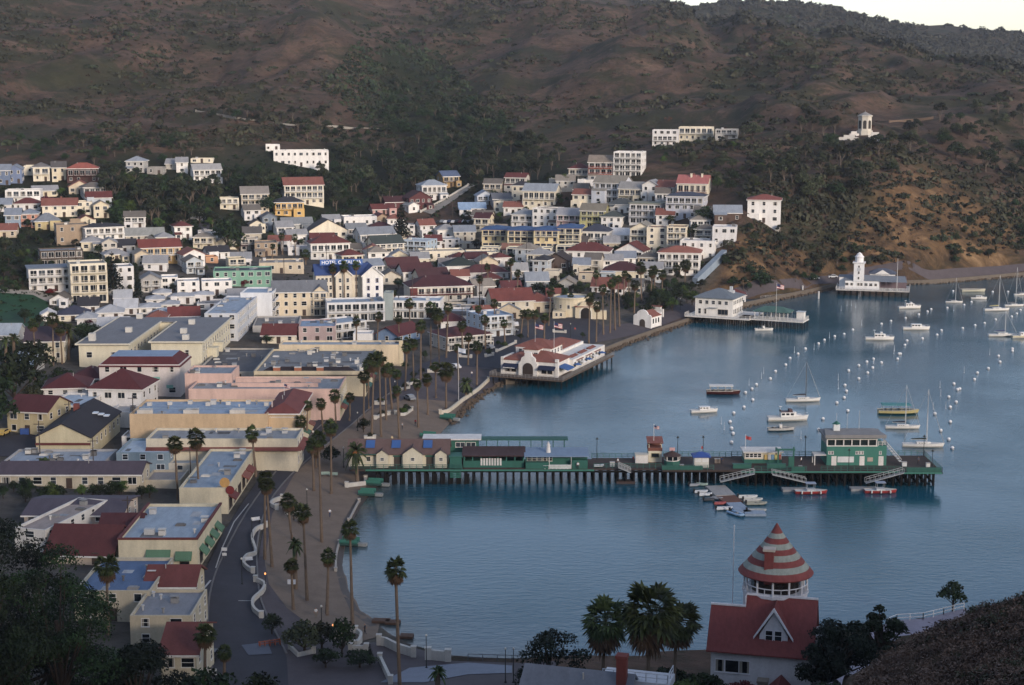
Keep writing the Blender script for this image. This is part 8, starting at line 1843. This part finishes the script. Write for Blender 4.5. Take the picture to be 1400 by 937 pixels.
t = thing('barricade', hit(369,884), R(25), 'orange folding barricade beside the bottom street', 'barricade'); a = MB()
for k in range(5): a.box(-1.6+k*.8-.05,-.3,0,-1.6+k*.8+.05,.3,1)
a.box(-1.8,-.05,.5,1.8,.05,.65).box(-1.8,-.05,.85,1.8,.05,1).build('frame', mat('#b5552a'), t)
t = thing('street_sign', hit(307,765), 0, 'white double sign on a thin post in the street', 'sign'); MB().box(-.5,-.05,1.6,.5,.05,2.2).box(-.4,-.05,.7,.4,.05,1.2).build('panel', mat('#d4d4d2'), t); MB().tube([(0,.08,0),(0,.08,2.2)],.04,5).build('post', mat('#6a6a6a'), t)
t = thing('street_sign', hit(290,932), 0, 'white rectangular sign at the bottom of the street', 'sign'); MB().box(-.7,-.05,1,.7,.05,1.9).build('panel', mat('#d4d4d2'), t); MB().tube([(0,.08,0),(0,.08,1.9)],.04,5).build('post', mat('#6a6a6a'), t)
t = thing('street_sign', hit(399,812), 0, 'pair of white signs on a post in front of the short palm', 'sign'); MB().box(-.7,-.05,1.7,-.08,.05,2.5).box(.08,-.05,1.7,.7,.05,2.5).build('panel', mat('#d0d4da'), t); MB().tube([(0,.08,0),(0,.08,2.5)],.05,5).build('post', mat('#5a3a30'), t)
# flagpoles in town
flag('f', tuple(hit(627,552)), 15.5, 'white flagpole with pale blue flag by the cream sea wall', ('#7d9ac0','#d9d6cf'), 2.0)
flag('f', tuple(hit(390,600)+Vector((0,0,9))), 4.5, 'short flagpole with red flag on the long cream block', fw=1.4)
# utility poles and lamp posts
for i, (u, vb, vt) in enumerate([(55,628,575),(96,600,548),(184,618,540),(176,728,678),(261,660,610),(128,640,598),(619,302,274),(659,425,345),(537,350,318),(447,392,335),(503,372,322),(632,470,420),(389,400,325),(720,360,318),(857,335,324),(945,336,312),(250,345,318),(1048,150,138),(825,255,222),(564,420,378)]):
    p = hit(u, vb, False); h_ = (vb-vt)/F*zc(p)*1.02; o = put('utility_pole', None, None, p, rnd.uniform(-.5,.5)); MB().tube([(0,0,-.5),(0,0,h_)],[.15,.1],6).build('pole', mat('#4a4038'), o); MB().box(-1.1,-.06,h_-.9,1.1,.06,h_-.75).build('crossarm', mat('#4a4038'), o)
    later(o, u, (vb+vt)/2, 'wooden utility pole', 'utility poles in town', 'utility pole')
for i, (u, v, h_, lit) in enumerate([(331,800,4.5,0),(345,742,4.5,0),(440,868,4.5,0),(456,884,3.2,1),(363,806,2.6,1),(583,915,5,0),(691,935,5,0),(702,935,5,0),(420,700,4.5,0),(470,640,4.5,0),(489,590,4.5,0),(540,545,4.5,0),(595,520,4.5,0),(650,500,4.5,0),(780,462,4.5,0),(930,424,4,0),(1022,398,4,0)]):
    o = put('street_lamp', None, None, hit(u, v, False), 0); MB().tube([(0,0,-.3),(0,0,h_)],[.09,.06],6).lathe([(.2,-.1),(.18,.3),(.09,.4)],8).build('post', mat('#2a2e2e'), o)
    gl = MB().lathe([(.04,h_),(.15,h_+.1),(.17,h_+.22),(.09,h_+.36),(.02,h_+.4)],10); 
    gm = mat('#c9c4b4',.4,.05)
    if lit:
        gm = bpy.data.materials.new('lit_globe'); gm.use_nodes = True; b_ = gm.node_tree.nodes['Principled BSDF']; b_.inputs['Base Color'].default_value = (.8,.35,.12,1); b_.inputs['Emission Color'].default_value = (1,.35,.1,1); b_.inputs['Emission Strength'].default_value = .9
    gl.build('globe', gm, o); later(o, u, v-h_*5, 'lit orange street lamp' if lit else 'dark street lamp', 'street lamps', 'street lamp')
# ------------------------------------------------------------------ people
def person_mesh(pose):
    vs = [(0,0,.95),(0,0,1.12),(0,0,1.38),(0,0,1.5),(0,.02,1.68)]; es = [(0,1),(1,2),(2,3),(3,4)]; rs = [.15,.14,.16,.06,.105]
    st = {0:.0,1:.18}[pose]
    for s_ in (-1,1):
        k = len(vs); fy = s_*st; vs += [(s_*.09,0,.9),(s_*.1,fy*.5,.5),(s_*.1,fy,.08),(s_*.1,fy-.16,.04)]; es += [(0,k),(k,k+1),(k+1,k+2),(k+2,k+3)]; rs += [.1,.075,.05,.05]
        k = len(vs); vs += [(s_*.2,0,1.4),(s_*.26,-fy*.4,1.13),(s_*.25,-fy-.06,.88),(s_*.25,-fy-.08,.78)]; es += [(2,k),(k,k+1),(k+1,k+2),(k+2,k+3)]; rs += [.065,.05,.038,.045]
    me = bpy.data.meshes.new('sk'); me.from_pydata(vs, es, []); o = bpy.data.objects.new('sk', me); COL.objects.link(o)
    m_ = o.modifiers.new('s','SKIN'); 
    for i, r_ in enumerate(rs): me.skin_vertices[0].data[i].radius = (r_, r_*.85)
    me.skin_vertices[0].data[0].use_root = True
    o.modifiers.new('u','SUBSURF').levels = 1; dg = bpy.context.evaluated_depsgraph_get(); out = bpy.data.meshes.new_from_object(o.evaluated_get(dg)); bpy.data.objects.remove(o); return out
PMS = [person_mesh(0), person_mesh(1)]
def person(p, an, shirt, trous, lab, pose=1):
    me = PMS[pose].copy(); me.name = 'body'
    for c_ in ('#a5795f', shirt, trous, '#2a211c'): me.materials.append(mat(c_,.85,.08,3,'ground'))
    for f in me.polygons:
        z_ = f.center.z; x_ = abs(f.center.x); f.material_index = 3 if z_ > 1.7 or z_ < .07 else (0 if z_ > 1.47 or (x_ > .2 and z_ < 1.1) else (1 if z_ > .98 else 2)); f.use_smooth = True
    o = put('person', me, None, p, R(an)); tag(o, lab, 'person'); return o
PP = [(451,708,20,'#d4d4d2','#2a3a5a','person in white shirt walking on the lower beach'),(321,628,0,'#cfcfcd','#4a4a52','person in pale top crossing the upper street'),(316,636,160,'#6a2a2a','#2a2a30','person in dark red top crossing the upper street'),(499,868,80,'#3a3a42','#2a2a30','person in dark clothes near the small boat ramp'),(432,846,10,'#c9c9c7','#7d7468','person in light clothes standing at the beach edge'),(568,583,0,'#b54a4a','#3a3a42','person in red top on the upper beach'),(550,588,30,'#8a8a8a','#2a2a30','person in grey on the upper beach'),(536,606,0,'#c9b98f','#4a3f38','person in tan on the sand behind the pier shed'),(375,640,90,'#d4d4d2','#6a6a6a','person in white at the street edge'),(398,625,60,'#2a4a7a','#2a2a30','person in blue near the storefronts'),(428,598,0,'#d0cdc4','#4a4a4a','person in white near the tile canopy corner'),(745,476,0,'#d4d4d2','#3a3a42','person in white on the plaza road'),(786,455,40,'#b5453a','#3a3a42','person in red on the plaza'),(645,516,0,'#c9c9c7','#2a3a5a','person in pale top by the restaurant entrance')]
for u, v, an, s_, t_, lab in PP: person(hit(u, v, False)+Vector((0,0,.15)), an, s_, t_, lab, rnd.randrange(2))
for i, (u, dy, s_, lab) in enumerate([(790,.3,'#d4d4d2','person in white beside the blue roofed pier cafe'),(846,4,'#c9c9c7','person in pale clothes on the narrow part of the pier'),(868,6,'#6a2a2a','person in dark red on the pier behind the storage box'),(990,5,'#2a3a5a','person in navy on the pier right of the ticket booth'),(1100,5,'#d4d4d2','person in white near the hoist frame'),(1262,5,'#7d8288','person in grey at the pier end')]):
    person(Vector(PT(u,dy,PZd)), 60*i, s_, '#2a2a30', lab, i % 2)
# beach benches
for i, (u, v) in enumerate([(456,653),(445,652),(339,770),(350,715)]):
    t = thing('park_bench', hit(u, v, False)+Vector((0,0,.15)), R(10*i), ['pale green bench right of the round promenade tree','pale green bench left of the other pale green one','white bench by the long seat wall','white bench at the upper end of the long seat wall'][i], 'bench'); a = MB()
    MB().box(-.9,-.25,.42,.9,.25,.48).build('seat', mat('#8fa898' if i < 2 else '#cfcfcd'), t); MB().box(-.9,.22,.5,.9,.28,.95).build('backrest', mat('#8fa898' if i < 2 else '#cfcfcd'), t)
    for x in (-.75,.75): MB().box(x-.05,-.22,0,x+.05,.24,.42).build('leg', mat('#3a3a3a'), t)
# road markings
def stripe(pts, w_, lab):
    P = [hit(u, v, False) for u, v in pts]; a = MB()
    for p0, p1 in zip(P, P[1:]):
        n_ = max(1, int((p1-p0).length/3))
        for i in range(n_):
            q0, q1 = p0.lerp(p1, i/n_), p0.lerp(p1, (i+1)/n_); d = (q1-q0).xy.normalized(); s_ = Vector((-d.y, d.x))*w_/2
            q = [(q0.xy+s_),(q0.xy-s_),(q1.xy-s_),(q1.xy+s_)]; a.face([(k.x,k.y,Hs(k.x,k.y)+.2) for k in q][::-1])
    o = a.build('road_marking', mat('#a9a8a6',.8,.3,2,'ground')); o['kind'] = 'structure'; o['label'] = lab
stripe([(295,778),(305,748),(320,715),(340,690)], .22, 'thin pale line along the street'); stripe([(274,812),(288,795)], .35, 'white line at the street corner'); stripe([(326,823),(344,823)], .3, 'white stop line across the bottom street'); stripe([(270,796),(279,791)], .3, 'short white mark at the street corner')
# ------------------------------------------------------------------ evening haze
hb = MB().box(-2750,-850,-9,2750,3750,520)
hm_ = bpy.data.materials.new('haze_air'); hm_.use_nodes = True; t = hm_.node_tree; t.nodes.remove(t.nodes['Principled BSDF'])
pv = t.nodes.new('ShaderNodeVolumePrincipled'); pv.inputs['Color'].default_value = (.8,.84,.92,1); pv.inputs['Density'].default_value = 0.00007; pv.inputs['Anisotropy'].default_value = .2
t.links.new(pv.outputs[0], t.nodes['Material Output'].inputs['Volume'])
o = hb.build('haze', hm_); o['kind'] = 'stuff'; SC.cycles.volume_bounces = 0
finish_labels([r for r in REFS])
